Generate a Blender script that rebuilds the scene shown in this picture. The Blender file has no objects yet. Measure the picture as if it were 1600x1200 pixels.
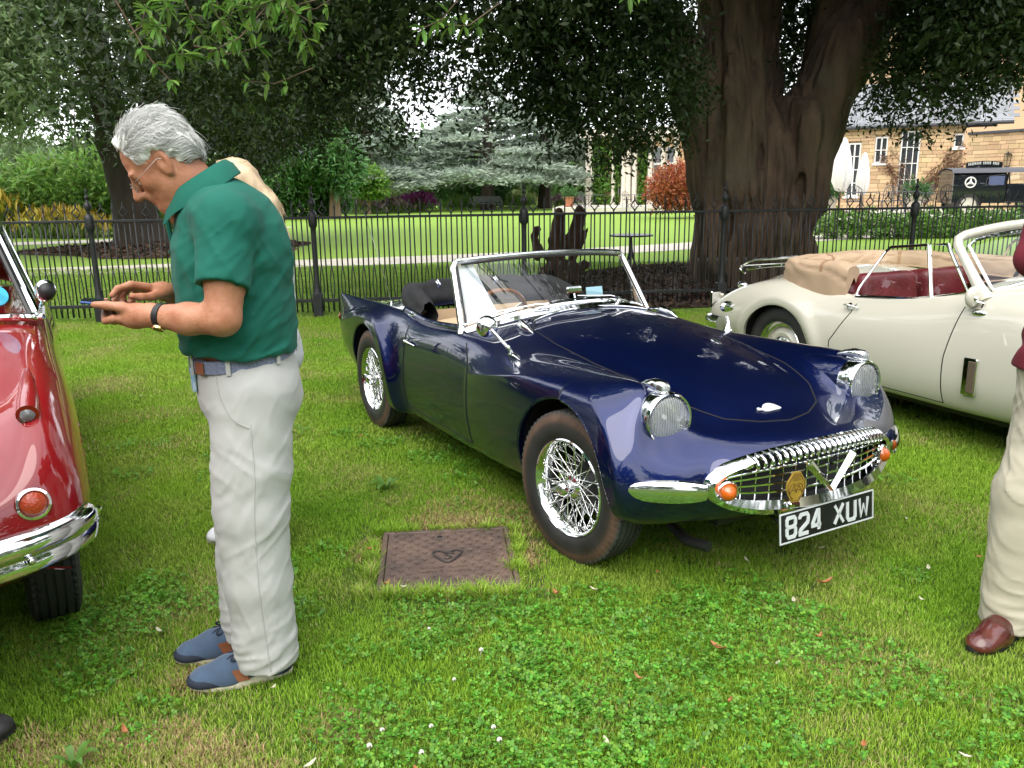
import bpy, bmesh, math, random
import numpy as np
from mathutils import Vector, Matrix, Euler

scene = bpy.context.scene
COL = scene.collection
R = math.radians
rng = np.random.default_rng(7)
random.seed(7)

# ------------------------------------------------------------------ camera
cam_d = bpy.data.cameras.new("camera")
cam = bpy.data.objects.new("camera", cam_d)
COL.objects.link(cam)
scene.camera = cam
cam_d.sensor_width = 36.0
cam_d.lens = 36.0 * 1281.0 / 1600.0
cam_d.clip_start = 0.05
cam_d.clip_end = 1500.0
_p, _r = R(13.462), R(-0.742)
_fwd = Vector((0, math.cos(_p), -math.sin(_p)))
_up0 = Vector((0, math.sin(_p), math.cos(_p)))
_rt = Vector((math.cos(_r), 0, 0)) + _up0 * math.sin(_r)
_up = _up0 * math.cos(_r) - Vector((1, 0, 0)) * math.sin(_r)
cam.matrix_world = Matrix(((_rt.x, _up.x, -_fwd.x, 0), (_rt.y, _up.y, -_fwd.y, 0),
                           (_rt.z, _up.z, -_fwd.z, 1.529), (0, 0, 0, 1)))

# ------------------------------------------------------------------ world: bright high overcast over a weak blue sky
SUN_EL, SUN_AZ = R(56), R(200)          # azimuth measured clockwise from +Y
world = bpy.data.worlds.new("World")
scene.world = world
world.use_nodes = True
wn, wl = world.node_tree.nodes, world.node_tree.links
wn.clear()
wo = wn.new("ShaderNodeOutputWorld")
bg = wn.new("ShaderNodeBackground")
sky = wn.new("ShaderNodeTexSky")
sky.sky_type = 'NISHITA'
sky.sun_disc = False
sky.sun_elevation = SUN_EL
sky.sun_rotation = SUN_AZ
sky.dust_density = 2.0
tc = wn.new("ShaderNodeTexCoord")
nz = wn.new("ShaderNodeTexNoise")
nz.inputs['Scale'].default_value = 2.2
nz.inputs['Detail'].default_value = 6
nz.inputs['Roughness'].default_value = 0.6
mp = wn.new("ShaderNodeMapping")
mp.inputs['Scale'].default_value = (1, 1, 2.2)
cr = wn.new("ShaderNodeValToRGB")
cr.color_ramp.elements[0].position = 0.30
cr.color_ramp.elements[0].color = (0.62, 0.62, 0.62, 1)
cr.color_ramp.elements[1].position = 0.62
cr.color_ramp.elements[1].color = (1, 1, 1, 1)
mx = wn.new("ShaderNodeMix")
mx.data_type = 'RGBA'
CLOUD = (11.6, 11.9, 12.3, 1)
mx.inputs[7].default_value = CLOUD
wl.new(tc.outputs['Generated'], mp.inputs[0])
wl.new(mp.outputs[0], nz.inputs['Vector'])
wl.new(nz.outputs['Fac'], cr.inputs[0])
wl.new(cr.outputs[0], mx.inputs[0])
wl.new(sky.outputs[0], mx.inputs[6])
wl.new(mx.outputs[2], bg.inputs[0])
bg.inputs[1].default_value = 0.10
wl.new(bg.outputs[0], wo.inputs[0])

sun_d = bpy.data.lights.new("sun", 'SUN')
sun_d.energy = 1.3
sun_d.angle = R(55)
sun_d.color = (1.0, 0.95, 0.86)
sun = bpy.data.objects.new("sun", sun_d)
COL.objects.link(sun)
_sd = Vector((math.sin(SUN_AZ) * math.cos(SUN_EL), math.cos(SUN_AZ) * math.cos(SUN_EL), math.sin(SUN_EL)))
sun.rotation_euler = (-_sd).to_track_quat('-Z', 'Y').to_euler()

vs = scene.view_settings
vs.view_transform = 'Standard'
vs.look = 'None'
vs.gamma = 1.0
vs.use_curve_mapping = False
vs.exposure = 1.22
scene.cycles.max_bounces = 8
scene.cycles.transparent_max_bounces = 12
scene.cycles.caustics_reflective = False
scene.cycles.caustics_refractive = False

# ------------------------------------------------------------------ helpers
def tag(o, label=None, cat=None, group=None, kind=None):
    if label: o['label'] = label
    if cat: o['category'] = cat
    if group: o['group'] = group
    if kind: o['kind'] = kind
    return o

def thing(name, label, cat, loc=(0, 0, 0), rz=0.0, group=None, kind=None):
    o = bpy.data.objects.new(name, None)
    o.empty_display_size = 0.2
    COL.objects.link(o)
    o.location = loc
    o.rotation_euler = (0, 0, rz)
    return tag(o, label, cat, group, kind)

def new_mesh(name, V, Fs, smooth=True):
    """V (n,3); Fs list of (m,k) int arrays"""
    V = np.asarray(V, np.float32)
    me = bpy.data.meshes.new(name)
    Fs = [np.asarray(f, np.int32) for f in Fs if len(f)]
    nl = sum(f.size for f in Fs)
    nf = sum(len(f) for f in Fs)
    me.vertices.add(len(V))
    me.vertices.foreach_set('co', V.ravel())
    me.loops.add(nl)
    me.polygons.add(nf)
    li = np.concatenate([f.ravel() for f in Fs]) if Fs else np.zeros(0, np.int32)
    me.loops.foreach_set('vertex_index', li)
    tot = np.concatenate([np.full(len(f), f.shape[1], np.int32) for f in Fs]) if Fs else np.zeros(0, np.int32)
    st = np.zeros(nf, np.int32)
    if nf: st[1:] = np.cumsum(tot)[:-1]
    me.polygons.foreach_set('loop_start', st)
    me.polygons.foreach_set('loop_total', tot)
    me.polygons.foreach_set('use_smooth', np.full(nf, smooth, bool))
    me.update(calc_edges=True)
    return me

def link(name, me, mat=None, parent=None):
    o = bpy.data.objects.new(name, me)
    COL.objects.link(o)
    if mat is not None:
        me.materials.clear()
        me.materials.append(mat)
    if parent is not None:
        o.parent = parent
    return o

def dup(o, parent=None, deep=True):
    c = o.copy()
    COL.objects.link(c)
    if parent is not None: c.parent = parent
    if deep:
        for ch in list(o.children): dup(ch, c)
    return c

def rotm(axis, a):
    return np.array(Matrix.Rotation(a, 3, axis))

class MB:
    """collects simple shapes, links them as one mesh object"""
    def __init__(s): s.V = []; s.F = []; s.n = 0; s.s = []
    def add(s, V, *Fs, M=None):
        V = np.asarray(V, float).reshape(-1, 3)
        if M is not None:
            M = np.asarray(M, float)
            V = V @ M[:3, :3].T + (M[:3, 3] if M.shape[0] == 4 else 0)
        s.V.append(V)
        for f in Fs:
            f = np.asarray(f, int)
            if len(f): s.F.append(f + s.n)
        s.n += len(V)
        return s
    def box(s, c, d, rot=None, bev=0.0):
        dx, dy, dz = [x / 2 for x in d]
        c = np.asarray(c, float)
        b = min(bev, dx * .9, dy * .9, dz * .9)
        if b <= 0:
            V = np.array([(x, y, z) for z in (-dz, dz) for y in (-dy, dy) for x in (-dx, dx)])
            F = np.array([(0, 2, 3, 1), (4, 5, 7, 6), (0, 1, 5, 4), (2, 6, 7, 3), (0, 4, 6, 2), (1, 3, 7, 5)])
            Fs = [F]
        else:
            V = []; idx = {}
            for sx in (-1, 1):
                for sy in (-1, 1):
                    for sz in (-1, 1):
                        for a in range(3):
                            p = [sx * (dx - b), sy * (dy - b), sz * (dz - b)]
                            p[a] = (sx * dx, sy * dy, sz * dz)[a]
                            idx[(sx, sy, sz, a)] = len(V); V.append(p)
            V = np.array(V); Q = []; T = []
            for a in range(3):
                o1, o2 = (a + 1) % 3, (a + 2) % 3
                for sg in (-1, 1):
                    q = []
                    for (u, v) in ((-1, -1), (1, -1), (1, 1), (-1, 1)):
                        k = [0, 0, 0]; k[a] = sg; k[o1] = u; k[o2] = v
                        q.append(idx[(k[0], k[1], k[2], a)])
                    Q.append(q if sg > 0 else q[::-1])
                for u in (-1, 1):
                    for v in (-1, 1):
                        def K(t, ax):
                            k = [0, 0, 0]; k[a] = t; k[o1] = u; k[o2] = v
                            return idx[(k[0], k[1], k[2], ax)]
                        q = [K(-1, o1), K(1, o1), K(1, o2), K(-1, o2)]
                        Q.append(q if u * v < 0 else q[::-1])
            for sx in (-1, 1):
                for sy in (-1, 1):
                    for sz in (-1, 1):
                        t = [idx[(sx, sy, sz, a)] for a in range(3)]
                        T.append(t if sx * sy * sz > 0 else t[::-1])
            Fs = [np.array(Q), np.array(T)]
        if rot is not None: V = V @ np.asarray(rot).T
        return s.add(V + c, *Fs)
    def tube(s, pts, r, n=8, closed=False, cap=True, up=None, flat=None):
        P = np.asarray(pts, float)
        m = len(P)
        r = np.broadcast_to(np.asarray(r, float), (m,))
        T = np.roll(P, -1, 0) - np.roll(P, 1, 0)
        if not closed:
            T[0] = P[1] - P[0]; T[-1] = P[-1] - P[-2]
        T /= np.linalg.norm(T, axis=1)[:, None] + 1e-12
        u = np.array(up if up is not None else ((0, 0, 1) if abs(T[0][2]) < .9 else (1, 0, 0)), float)
        N = np.zeros_like(P)
        for i in range(m):
            if up is not None: u = np.array(up, float)
            v = u - T[i] * (u @ T[i])
            v /= np.linalg.norm(v) + 1e-12
            N[i] = v; u = v
        B = np.cross(T, N)
        a = np.linspace(0, 2 * np.pi, n, endpoint=False)
        fl = 1.0 if flat is None else flat
        ring = (N[:, None] * np.cos(a)[None, :, None] * fl + B[:, None] * np.sin(a)[None, :, None]) * r[:, None, None] + P[:, None]
        V = ring.reshape(-1, 3)
        F = []
        k = m if closed else m - 1
        i = np.arange(k)[:, None]; j = np.arange(n)[None]
        i2 = (i + 1) % m; j2 = (j + 1) % n
        F = np.stack([i * n + j, i * n + j2, i2 * n + j2, i2 * n + j], -1).reshape(-1, 4)
        Fs = [F[:, ::-1]]
        if cap and not closed:
            Fs.append(np.arange(n)[None, :])
            Fs.append((np.arange(n)[::-1] + (m - 1) * n)[None])
        return s.add(V, *Fs)
    def lathe(s, prof, n=32, M=None, closed=False):
        """profile (r, z) about local Z"""
        p = np.asarray(prof, float)
        a = np.linspace(0, 2 * np.pi, n, endpoint=False)
        V = np.stack([p[:, 0][:, None] * np.cos(a), p[:, 0][:, None] * np.sin(a), np.repeat(p[:, 1][:, None], n, 1)], -1)
        m = len(p)
        k = m if closed else m - 1
        i = np.arange(k)[:, None]; j = np.arange(n)[None]; j2 = (j + 1) % n; i2 = (i + 1) % m
        F = np.stack([i * n + j, i * n + j2, i2 * n + j2, i2 * n + j], -1).reshape(-1, 4)
        return s.add(V.reshape(-1, 3), F, M=M)
    def grid(s, P, cu=False, cv=False, flip=False):
        P = np.asarray(P, float); a, b = P.shape[:2]
        i = np.arange(a if cu else a - 1)[:, None]; j = np.arange(b if cv else b - 1)[None]
        i2 = (i + 1) % a; j2 = (j + 1) % b
        F = np.stack([i * b + j, i2 * b + j, i2 * b + j2, i * b + j2], -1).reshape(-1, 4)
        if flip: F = F[:, ::-1]
        return s.add(P.reshape(-1, 3), F)
    def prism(s, poly, z0, z1, M=None):
        p = np.asarray(poly, float); n = len(p)
        V = np.vstack([np.c_[p, np.full(n, z0)], np.c_[p, np.full(n, z1)]])
        j = np.arange(n); j2 = (j + 1) % n
        return s.add(V, np.stack([j, j2, j2 + n, j + n], 1), np.arange(n)[::-1][None], (np.arange(n) + n)[None], M=M)
    def ball(s, c, r, nu=16, nv=10, M=None):
        r = np.broadcast_to(np.asarray(r, float), (3,))
        t = np.linspace(0, np.pi, nv)
        a = np.linspace(0, 2 * np.pi, nu, endpoint=False)
        V = np.stack([np.sin(t)[:, None] * np.cos(a), np.sin(t)[:, None] * np.sin(a), np.repeat(np.cos(t)[:, None], nu, 1)], -1) * r
        if M is not None: V = V @ np.asarray(M)[:3, :3].T
        V = V + np.asarray(c)
        i = np.arange(nv - 1)[:, None]; j = np.arange(nu)[None]; j2 = (j + 1) % nu
        F = np.stack([i * nu + j, (i + 1) * nu + j, (i + 1) * nu + j2, i * nu + j2], -1).reshape(-1, 4)
        return s.add(V.reshape(-1, 3), F)
    def shift(s, d):
        s.V = [v + np.asarray(d) for v in s.V]; return s
    def xform(s, M):
        M = np.asarray(M); s.V = [v @ M[:3, :3].T + (M[:3, 3] if M.shape[0] == 4 else 0) for v in s.V]; return s
    def mesh(s, name, smooth=True, angle=None):
        by = {}
        for f in s.F: by.setdefault(f.shape[1], []).append(f)
        me = new_mesh(name, np.vstack(s.V), [np.vstack(v) for v in by.values()], smooth)
        if angle is not None and smooth: me.set_sharp_from_angle(angle=R(angle))
        return me
    def build(s, name, mat, parent=None, smooth=True, angle=35):
        return link(name, s.mesh(name, smooth, angle), mat, parent)

def spl(P, n, closed=False):
    """Catmull-Rom through points -> n samples"""
    P = np.asarray(P, float)
    m = len(P)
    if closed: Q = np.vstack([P[-1], P, P[0], P[1]]); t = np.linspace(0, m, n, endpoint=False)
    else: Q = np.vstack([2 * P[0] - P[1], P, 2 * P[-1] - P[-2]]); t = np.linspace(0, m - 1, n)
    i = np.clip(np.floor(t).astype(int), 0, (m - 1 if closed else m - 2)); f = (t - i)[:, None]
    a, b, c, d = Q[i], Q[i + 1], Q[i + 2], Q[i + 3]
    return .5 * ((2 * b) + (c - a) * f + (2 * a - 5 * b + 4 * c - d) * f ** 2 + (3 * b - a - 3 * c + d) * f ** 3)

def vnoise(P, scale=1.0, seed=0, octv=3):
    """cheap smooth value noise in numpy, about -1..1"""
    P = np.asarray(P, float) * scale
    out = np.zeros(P.shape[:-1]); amp = 1.0; tot = 0
    for o in range(octv):
        Q = P * 2 ** o + seed * 17.31 + o * 5.7
        i = np.floor(Q).astype(np.int64); f = Q - i; f = f * f * (3 - 2 * f)
        def h(a, b, c):
            n = (a * 374761393 + b * 668265263 + c * 1274126177 + seed * 974711) & 0x7fffffff
            n = ((n ^ (n >> 13)) * 1274126177) & 0x7fffffff
            return ((n ^ (n >> 16)) & 0xffff) / 32767.5 - 1
        x, y, z = i[..., 0], i[..., 1], i[..., 2]; u, v, w = f[..., 0], f[..., 1], f[..., 2]
        r = 0
        for dx in (0, 1):
            for dy in (0, 1):
                for dz in (0, 1):
                    r = r + h(x + dx, y + dy, z + dz) * (u if dx else 1 - u) * (v if dy else 1 - v) * (w if dz else 1 - w)
        out += r * amp; tot += amp; amp *= .5
    return out / tot

# ------------------------------------------------------------------ materials
def mat(name, col, rough=.5, metal=0., var=0., scale=8., bump=0., bscale=60., coat=0., spec=.5, island=0., col2=None,
        trans=0., alpha=1., sheen=0., detail=4., rvar=0., coord='Object', bdist=.01, coatr=.03, stretch=None, sss=0.):
    m = bpy.data.materials.new(name)
    m.use_nodes = True
    nt = m.node_tree; N, L = nt.nodes, nt.links
    b = N['Principled BSDF']; out = N['Material Output']
    b.inputs['Base Color'].default_value = (*col, 1)
    b.inputs['Roughness'].default_value = rough
    b.inputs['Metallic'].default_value = metal
    b.inputs['Specular IOR Level'].default_value = spec
    b.inputs['Coat Weight'].default_value = coat
    b.inputs['Coat Roughness'].default_value = coatr
    b.inputs['Sheen Weight'].default_value = sheen
    if sss:
        b.inputs['Subsurface Weight'].default_value = sss
        b.inputs['Subsurface Radius'].default_value = (.012, .005, .003)
        b.inputs['Subsurface Scale'].default_value = 1.0
    if alpha < 1: b.inputs['Alpha'].default_value = alpha
    csrc = None
    tcn = N.new('ShaderNodeTexCoord')
    vec = tcn.outputs['Object' if coord == 'World' else coord]
    if coord == 'World':
        vec = N.new('ShaderNodeNewGeometry').outputs['Position']
    if stretch is not None:
        mpn = N.new('ShaderNodeMapping'); mpn.inputs['Scale'].default_value = stretch
        L.new(vec, mpn.inputs[0]); vec = mpn.outputs[0]
    if var or col2:
        n = N.new('ShaderNodeTexNoise'); n.inputs['Scale'].default_value = scale; n.inputs['Detail'].default_value = detail
        n.inputs['Roughness'].default_value = .6
        L.new(vec, n.inputs['Vector'])
        mr = N.new('ShaderNodeMapRange'); mr.inputs[1].default_value = .3; mr.inputs[2].default_value = .7
        L.new(n.outputs['Fac'], mr.inputs[0])
        mixn = N.new('ShaderNodeMix'); mixn.data_type = 'RGBA'
        c2 = col2 if col2 else tuple(min(1, c * (1 + var)) for c in col)
        c1 = col if col2 else tuple(c * (1 - var) for c in col)
        mixn.inputs[6].default_value = (*c1, 1); mixn.inputs[7].default_value = (*c2, 1)
        L.new(mr.outputs[0], mixn.inputs[0])
        csrc = mixn.outputs[2]
        if rvar:
            m2 = N.new('ShaderNodeMapRange'); m2.inputs[3].default_value = rough - rvar; m2.inputs[4].default_value = rough + rvar
            L.new(n.outputs['Fac'], m2.inputs[0]); L.new(m2.outputs[0], b.inputs['Roughness'])
    if island:
        g = N.new('ShaderNodeNewGeometry')
        hs = N.new('ShaderNodeHueSaturation')
        mr = N.new('ShaderNodeMapRange'); mr.inputs[3].default_value = 1 - island; mr.inputs[4].default_value = 1 + island
        L.new(g.outputs['Random Per Island'], mr.inputs[0]); L.new(mr.outputs[0], hs.inputs['Value'])
        mr2 = N.new('ShaderNodeMapRange'); mr2.inputs[3].default_value = .5 - island * .05; mr2.inputs[4].default_value = .5 + island * .05
        ml = N.new('ShaderNodeMath'); ml.operation = 'MULTIPLY'; ml.inputs[1].default_value = 7.31
        fr = N.new('ShaderNodeMath'); fr.operation = 'FRACT'
        L.new(g.outputs['Random Per Island'], ml.inputs[0]); L.new(ml.outputs[0], fr.inputs[0]); L.new(fr.outputs[0], mr2.inputs[0])
        L.new(mr2.outputs[0], hs.inputs['Hue'])
        if csrc is not None: L.new(csrc, hs.inputs['Color'])
        else: hs.inputs['Color'].default_value = (*col, 1)
        csrc = hs.outputs[0]
    if csrc is not None: L.new(csrc, b.inputs['Base Color'])
    if bump:
        n2 = N.new('ShaderNodeTexNoise'); n2.inputs['Scale'].default_value = bscale; n2.inputs['Detail'].default_value = 5
        L.new(vec, n2.inputs['Vector'])
        bp = N.new('ShaderNodeBump'); bp.inputs['Strength'].default_value = bump; bp.inputs['Distance'].default_value = bdist
        L.new(n2.outputs['Fac'], bp.inputs['Height']); L.new(bp.outputs[0], b.inputs['Normal'])
    if trans:
        t = N.new('ShaderNodeBsdfTranslucent')
        if csrc is not None: L.new(csrc, t.inputs[0])
        else: t.inputs[0].default_value = (*col, 1)
        ms = N.new('ShaderNodeMixShader'); ms.inputs[0].default_value = trans
        L.new(b.outputs[0], ms.inputs[1]); L.new(t.outputs[0], ms.inputs[2]); L.new(ms.outputs[0], out.inputs[0])
    return m

def ior_in(N, L, f, ior):
    """same reflectance seen from either side of a thin pane"""
    g = N.new('ShaderNodeNewGeometry'); m = N.new('ShaderNodeMapRange')
    m.inputs[3].default_value = ior; m.inputs[4].default_value = 1 / ior
    L.new(g.outputs['Backfacing'], m.inputs[0]); L.new(m.outputs[0], f.inputs[0])

def glass_mat(name, tint=(1, 1, 1), rough=0.0, refl=1.0):
    """thin pane: transparent + fresnel reflection"""
    m = bpy.data.materials.new(name); m.use_nodes = True
    N, L = m.node_tree.nodes, m.node_tree.links
    N.clear()
    o = N.new('ShaderNodeOutputMaterial'); t = N.new('ShaderNodeBsdfTransparent'); g = N.new('ShaderNodeBsdfGlossy')
    t.inputs[0].default_value = (*tint, 1); g.inputs['Roughness'].default_value = rough
    f = N.new('ShaderNodeFresnel'); ior_in(N, L, f, 1.5)
    ml = N.new('ShaderNodeMath'); ml.operation = 'MULTIPLY'; ml.inputs[1].default_value = refl; ml.use_clamp = True
    x = N.new('ShaderNodeMixShader')
    L.new(f.outputs[0], ml.inputs[0]); L.new(ml.outputs[0], x.inputs[0]); L.new(t.outputs[0], x.inputs[1]); L.new(g.outputs[0], x.inputs[2]); L.new(x.outputs[0], o.inputs[0])
    return m

M = {}
M['chrome'] = mat('chrome', (.86, .87, .88), .06, 1.0)
M['chrome_worn'] = mat('chrome_worn', (.80, .81, .82), .16, 1.0, var=.06, scale=30)
M['black_rubber'] = mat('black_rubber', (.022, .022, .023), .62, var=.35, scale=25, bump=.15, bscale=300)
M['black'] = mat('black', (.012, .012, .013), .5)
M['glass'] = glass_mat('glass', (.93, .96, .95), 0, 1.3)

# ------------------------------------------------------------------ implicit surfaces (smooth bodies) + surface nets
def surface_nets(F, o, h):
    """F (nx,ny,nz) scalar (neg inside) -> V, quads"""
    nx, ny, nz = F.shape
    S = F < 0
    c = [(0,0,0),(1,0,0),(0,1,0),(1,1,0),(0,0,1),(1,0,1),(0,1,1),(1,1,1)]
    sl = lambda A, d: A[d[0]:nx - 1 + d[0], d[1]:ny - 1 + d[1], d[2]:nz - 1 + d[2]]
    cnt = sum(sl(S, d).astype(np.int8) for d in c)
    act = (cnt > 0) & (cnt < 8)
    ids = np.full(act.shape, -1, np.int64)
    I = np.argwhere(act)
    ids[act] = np.arange(len(I))
    acc = np.zeros((len(I), 3)); w = np.zeros(len(I))
    for a in range(8):
        for b in range(a + 1, 8):
            d = np.array(c[b]) - np.array(c[a])
            if np.abs(d).sum() != 1: continue
            fa = sl(F, c[a])[act]; fb = sl(F, c[b])[act]
            m = (fa < 0) != (fb < 0)
            t = np.where(m, fa / np.where(m, fa - fb, 1), 0)
            p = np.array(c[a])[None] + t[:, None] * d[None]
            acc[m] += p[m]; w[m] += 1
    V = (I + acc / w[:, None]) * h + np.asarray(o)
    Q = []
    for ax in range(3):
        a1, a2 = (ax + 1) % 3, (ax + 2) % 3
        s0 = [slice(1, -1)] * 3; s0[ax] = slice(0, -1)
        s1 = [slice(1, -1)] * 3; s1[ax] = slice(1, None)
        A = S[tuple(s0)]; B = S[tuple(s1)]
        for flag, flip in ((A & ~B, False), (~A & B, True)):
            J = np.argwhere(flag)
            if not len(J): continue
            J = J + np.array([0 if k == ax else 1 for k in range(3)])
            def g(d1, d2):
                K = J.copy(); K[:, a1] -= d1; K[:, a2] -= d2
                return ids[K[:, 0], K[:, 1], K[:, 2]]
            q = np.stack([g(1, 1), g(0, 1), g(0, 0), g(1, 0)], 1)
            if flip: q = q[:, ::-1]
            Q.append(q)
    Q = np.vstack(Q)
    Q = Q[(Q >= 0).all(1)]
    return V, Q

class SDF:
    def __init__(s, lo, hi, h):
        s.h = h; s.lo = np.asarray(lo, float); n = np.ceil((np.asarray(hi) - s.lo) / h).astype(int) + 1
        s.ax = [s.lo[k] + np.arange(n[k]) * h for k in range(3)]
        s.F = np.full(n, 1.0)
    def _sub(s, lo, hi):
        sl = []
        for k in range(3):
            a = int(np.clip(np.floor((lo[k] - s.lo[k]) / s.h), 0, len(s.ax[k]) - 1)); b = int(np.clip(np.ceil((hi[k] - s.lo[k]) / s.h) + 1, a + 1, len(s.ax[k])))
            sl.append(slice(a, b))
        X = np.stack(np.meshgrid(*[s.ax[k][sl[k]] for k in range(3)], indexing='ij'), -1)
        return tuple(sl), X
    def put(s, sl, d, k, op='u'):
        A = s.F[sl]
        if op == 'u':
            if k > 0:
                h = np.clip(.5 + .5 * (A - d) / k, 0, 1); s.F[sl] = A * (1 - h) + d * h - k * h * (1 - h)
            else: s.F[sl] = np.minimum(A, d)
        elif op == 's':
            d = -d
            if k > 0:
                h = np.clip(.5 - .5 * (A - d) / k, 0, 1); s.F[sl] = A * (1 - h) + d * h + k * h * (1 - h)
            else: s.F[sl] = np.maximum(A, d)
    def cone(s, a, b, ra, rb, k=.02, op='u', sq=None):
        """round cone from a to b; sq = (axis vector, factor) squashes along an axis"""
        a = np.asarray(a, float); b = np.asarray(b, float); r = max(ra, rb) + k + 3 * s.h
        sl, X = s._sub(np.minimum(a, b) - r, np.maximum(a, b) + r)
        ba = b - a; L = ba @ ba + 1e-12
        pa = X - a
        t = np.clip((pa @ ba) / L, 0, 1)
        D = pa - t[..., None] * ba
        if sq is not None:
            v = np.asarray(sq[0], float); v = v / np.linalg.norm(v)
            D = D + (D @ v)[..., None] * v * (1 / sq[1] - 1)
        d = np.linalg.norm(D, axis=-1) - (ra + (rb - ra) * t)
        s.put(sl, d, k, op); return s
    def path(s, pts, rs, k=.02, op='u', sq=None):
        for i in range(len(pts) - 1): s.cone(pts[i], pts[i + 1], rs[i], rs[i + 1], k, op, sq)
        return s
    def ell(s, c, r, k=.02, op='u', rot=None):
        c = np.asarray(c, float); r = np.asarray(r, float); m = max(r) + k + 3 * s.h
        sl, X = s._sub(c - m, c + m)
        Y = X - c
        if rot is not None: Y = Y @ np.asarray(rot)
        q = np.linalg.norm(Y / r, axis=-1); g = np.linalg.norm(Y / r ** 2, axis=-1) + 1e-9
        d = np.where(q < 1e-3, -min(r), q * (q - 1) / g)
        s.put(sl, d, k, op); return s
    def box(s, c, r, k=.02, op='u', rot=None, rd=.01):
        c = np.asarray(c, float); r = np.asarray(r, float); m = np.linalg.norm(r) + k + 3 * s.h
        sl, X = s._sub(c - m, c + m)
        Y = X - c
        if rot is not None: Y = Y @ np.asarray(rot)
        e = np.abs(Y) - (r - rd)
        d = np.linalg.norm(np.maximum(e, 0), axis=-1) + np.minimum(e.max(-1), 0) - rd
        s.put(sl, d, k, op); return s
    def noise(s, scale, amp, seed=0, octv=2):
        m = np.abs(s.F) < amp * 3 + 3 * s.h
        I = np.argwhere(m); X = s.lo + I * s.h
        s.F[m] += vnoise(X, scale, seed, octv) * amp
        return s
    def fn(s, f, margin=.05):
        """f(X)-> added to the field near the surface"""
        m = np.abs(s.F) < margin
        X = s.lo + np.argwhere(m) * s.h
        s.F[m] += f(X); return s
    def mesh(s, smooth=1):
        V, Q = surface_nets(s.F, s.lo, s.h)
        for _ in range(smooth):
            e = np.vstack([Q[:, [0, 1]], Q[:, [1, 2]], Q[:, [2, 3]], Q[:, [3, 0]]])
            A = np.zeros_like(V); n = np.zeros(len(V))
            np.add.at(A, e[:, 0], V[e[:, 1]]); np.add.at(n, e[:, 0], 1)
            np.add.at(A, e[:, 1], V[e[:, 0]]); np.add.at(n, e[:, 1], 1)
            V = V * .4 + A / n[:, None] * .6
        return V, Q
    def build(s, name, mat, parent=None, smooth=1, off=(0, 0, 0)):
        V, Q = s.mesh(smooth)
        return link(name, new_mesh(name, V - np.asarray(off), [Q]), mat, parent)

def poly_fill(poly):
    """triangulate a simple 2D polygon by ear clipping -> (V2, F3)"""
    from mathutils.geometry import tessellate_polygon
    t = tessellate_polygon([[Vector((p[0], p[1], 0)) for p in poly]])
    return np.array(t, int)
# ================================================================== GROUND
def lawn_mat(name, g1, g2, straw, soil, far=False):
    m = bpy.data.materials.new(name); m.use_nodes = True
    N, L = m.node_tree.nodes, m.node_tree.links
    b = N['Principled BSDF']; b.inputs['Roughness'].default_value = .9; b.inputs['Specular IOR Level'].default_value = .15
    geo = N.new('ShaderNodeNewGeometry')
    def noise(sc, det=5, rough=.6):
        n = N.new('ShaderNodeTexNoise'); n.inputs['Scale'].default_value = sc; n.inputs['Detail'].default_value = det; n.inputs['Roughness'].default_value = rough
        L.new(geo.outputs['Position'], n.inputs['Vector']); return n.outputs['Fac']
    def ramp(src, a, bb):
        r = N.new('ShaderNodeMapRange'); r.inputs[1].default_value = a; r.inputs[2].default_value = bb; L.new(src, r.inputs[0]); return r.outputs[0]
    def mix(f, c1, c2):
        x = N.new('ShaderNodeMix'); x.data_type = 'RGBA'; L.new(f, x.inputs[0])
        for k, c in ((6, c1), (7, c2)):
            if isinstance(c, tuple): x.inputs[k].default_value = (*c, 1)
            else: L.new(c, x.inputs[k])
        return x.outputs[2]
    c = mix(ramp(noise(.45), .35, .65), g1, g2)
    c = mix(ramp(noise(2.3), .56, .74), c, straw)
    c = mix(ramp(noise(35 if not far else 12, 8, .75), .35, .7), soil, c)
    L.new(c, b.inputs['Base Color'])
    bp = N.new('ShaderNodeBump'); bp.inputs['Strength'].default_value = .6; bp.inputs['Distance'].default_value = .03
    L.new(noise(60 if not far else 25, 6, .7), bp.inputs['Height']); L.new(bp.outputs[0], b.inputs['Normal'])
    return m

M['lawn_near'] = lawn_mat('lawn_soil', (.085, .165, .022), (.105, .195, .028), (.17, .16, .06), (.045, .060, .018))
M['lawn_far'] = lawn_mat('mown_lawn', (.205, .325, .048), (.245, .365, .058), (.28, .37, .08), (.15, .25, .04), True)

g = MB(); g.grid(np.array([[(x, y, 0) for y in (-60, 9.2)] for x in (-120, 120)]), flip=False)
tag(g.build('ground', M['lawn_near']), kind='structure')
# the mown park lawn behind the railings
gx = np.array([-150, -60, -30, 0, 30, 60, 150.]); gy = np.array([9.2, 20, 40, 70, 110, 180, 420.])
g = MB(); g.grid(np.stack(np.meshgrid(gx, gy, indexing='ij') + [np.zeros((7, 7))], -1))
tag(g.build('lawn', M['lawn_far']), kind='structure')

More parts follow.
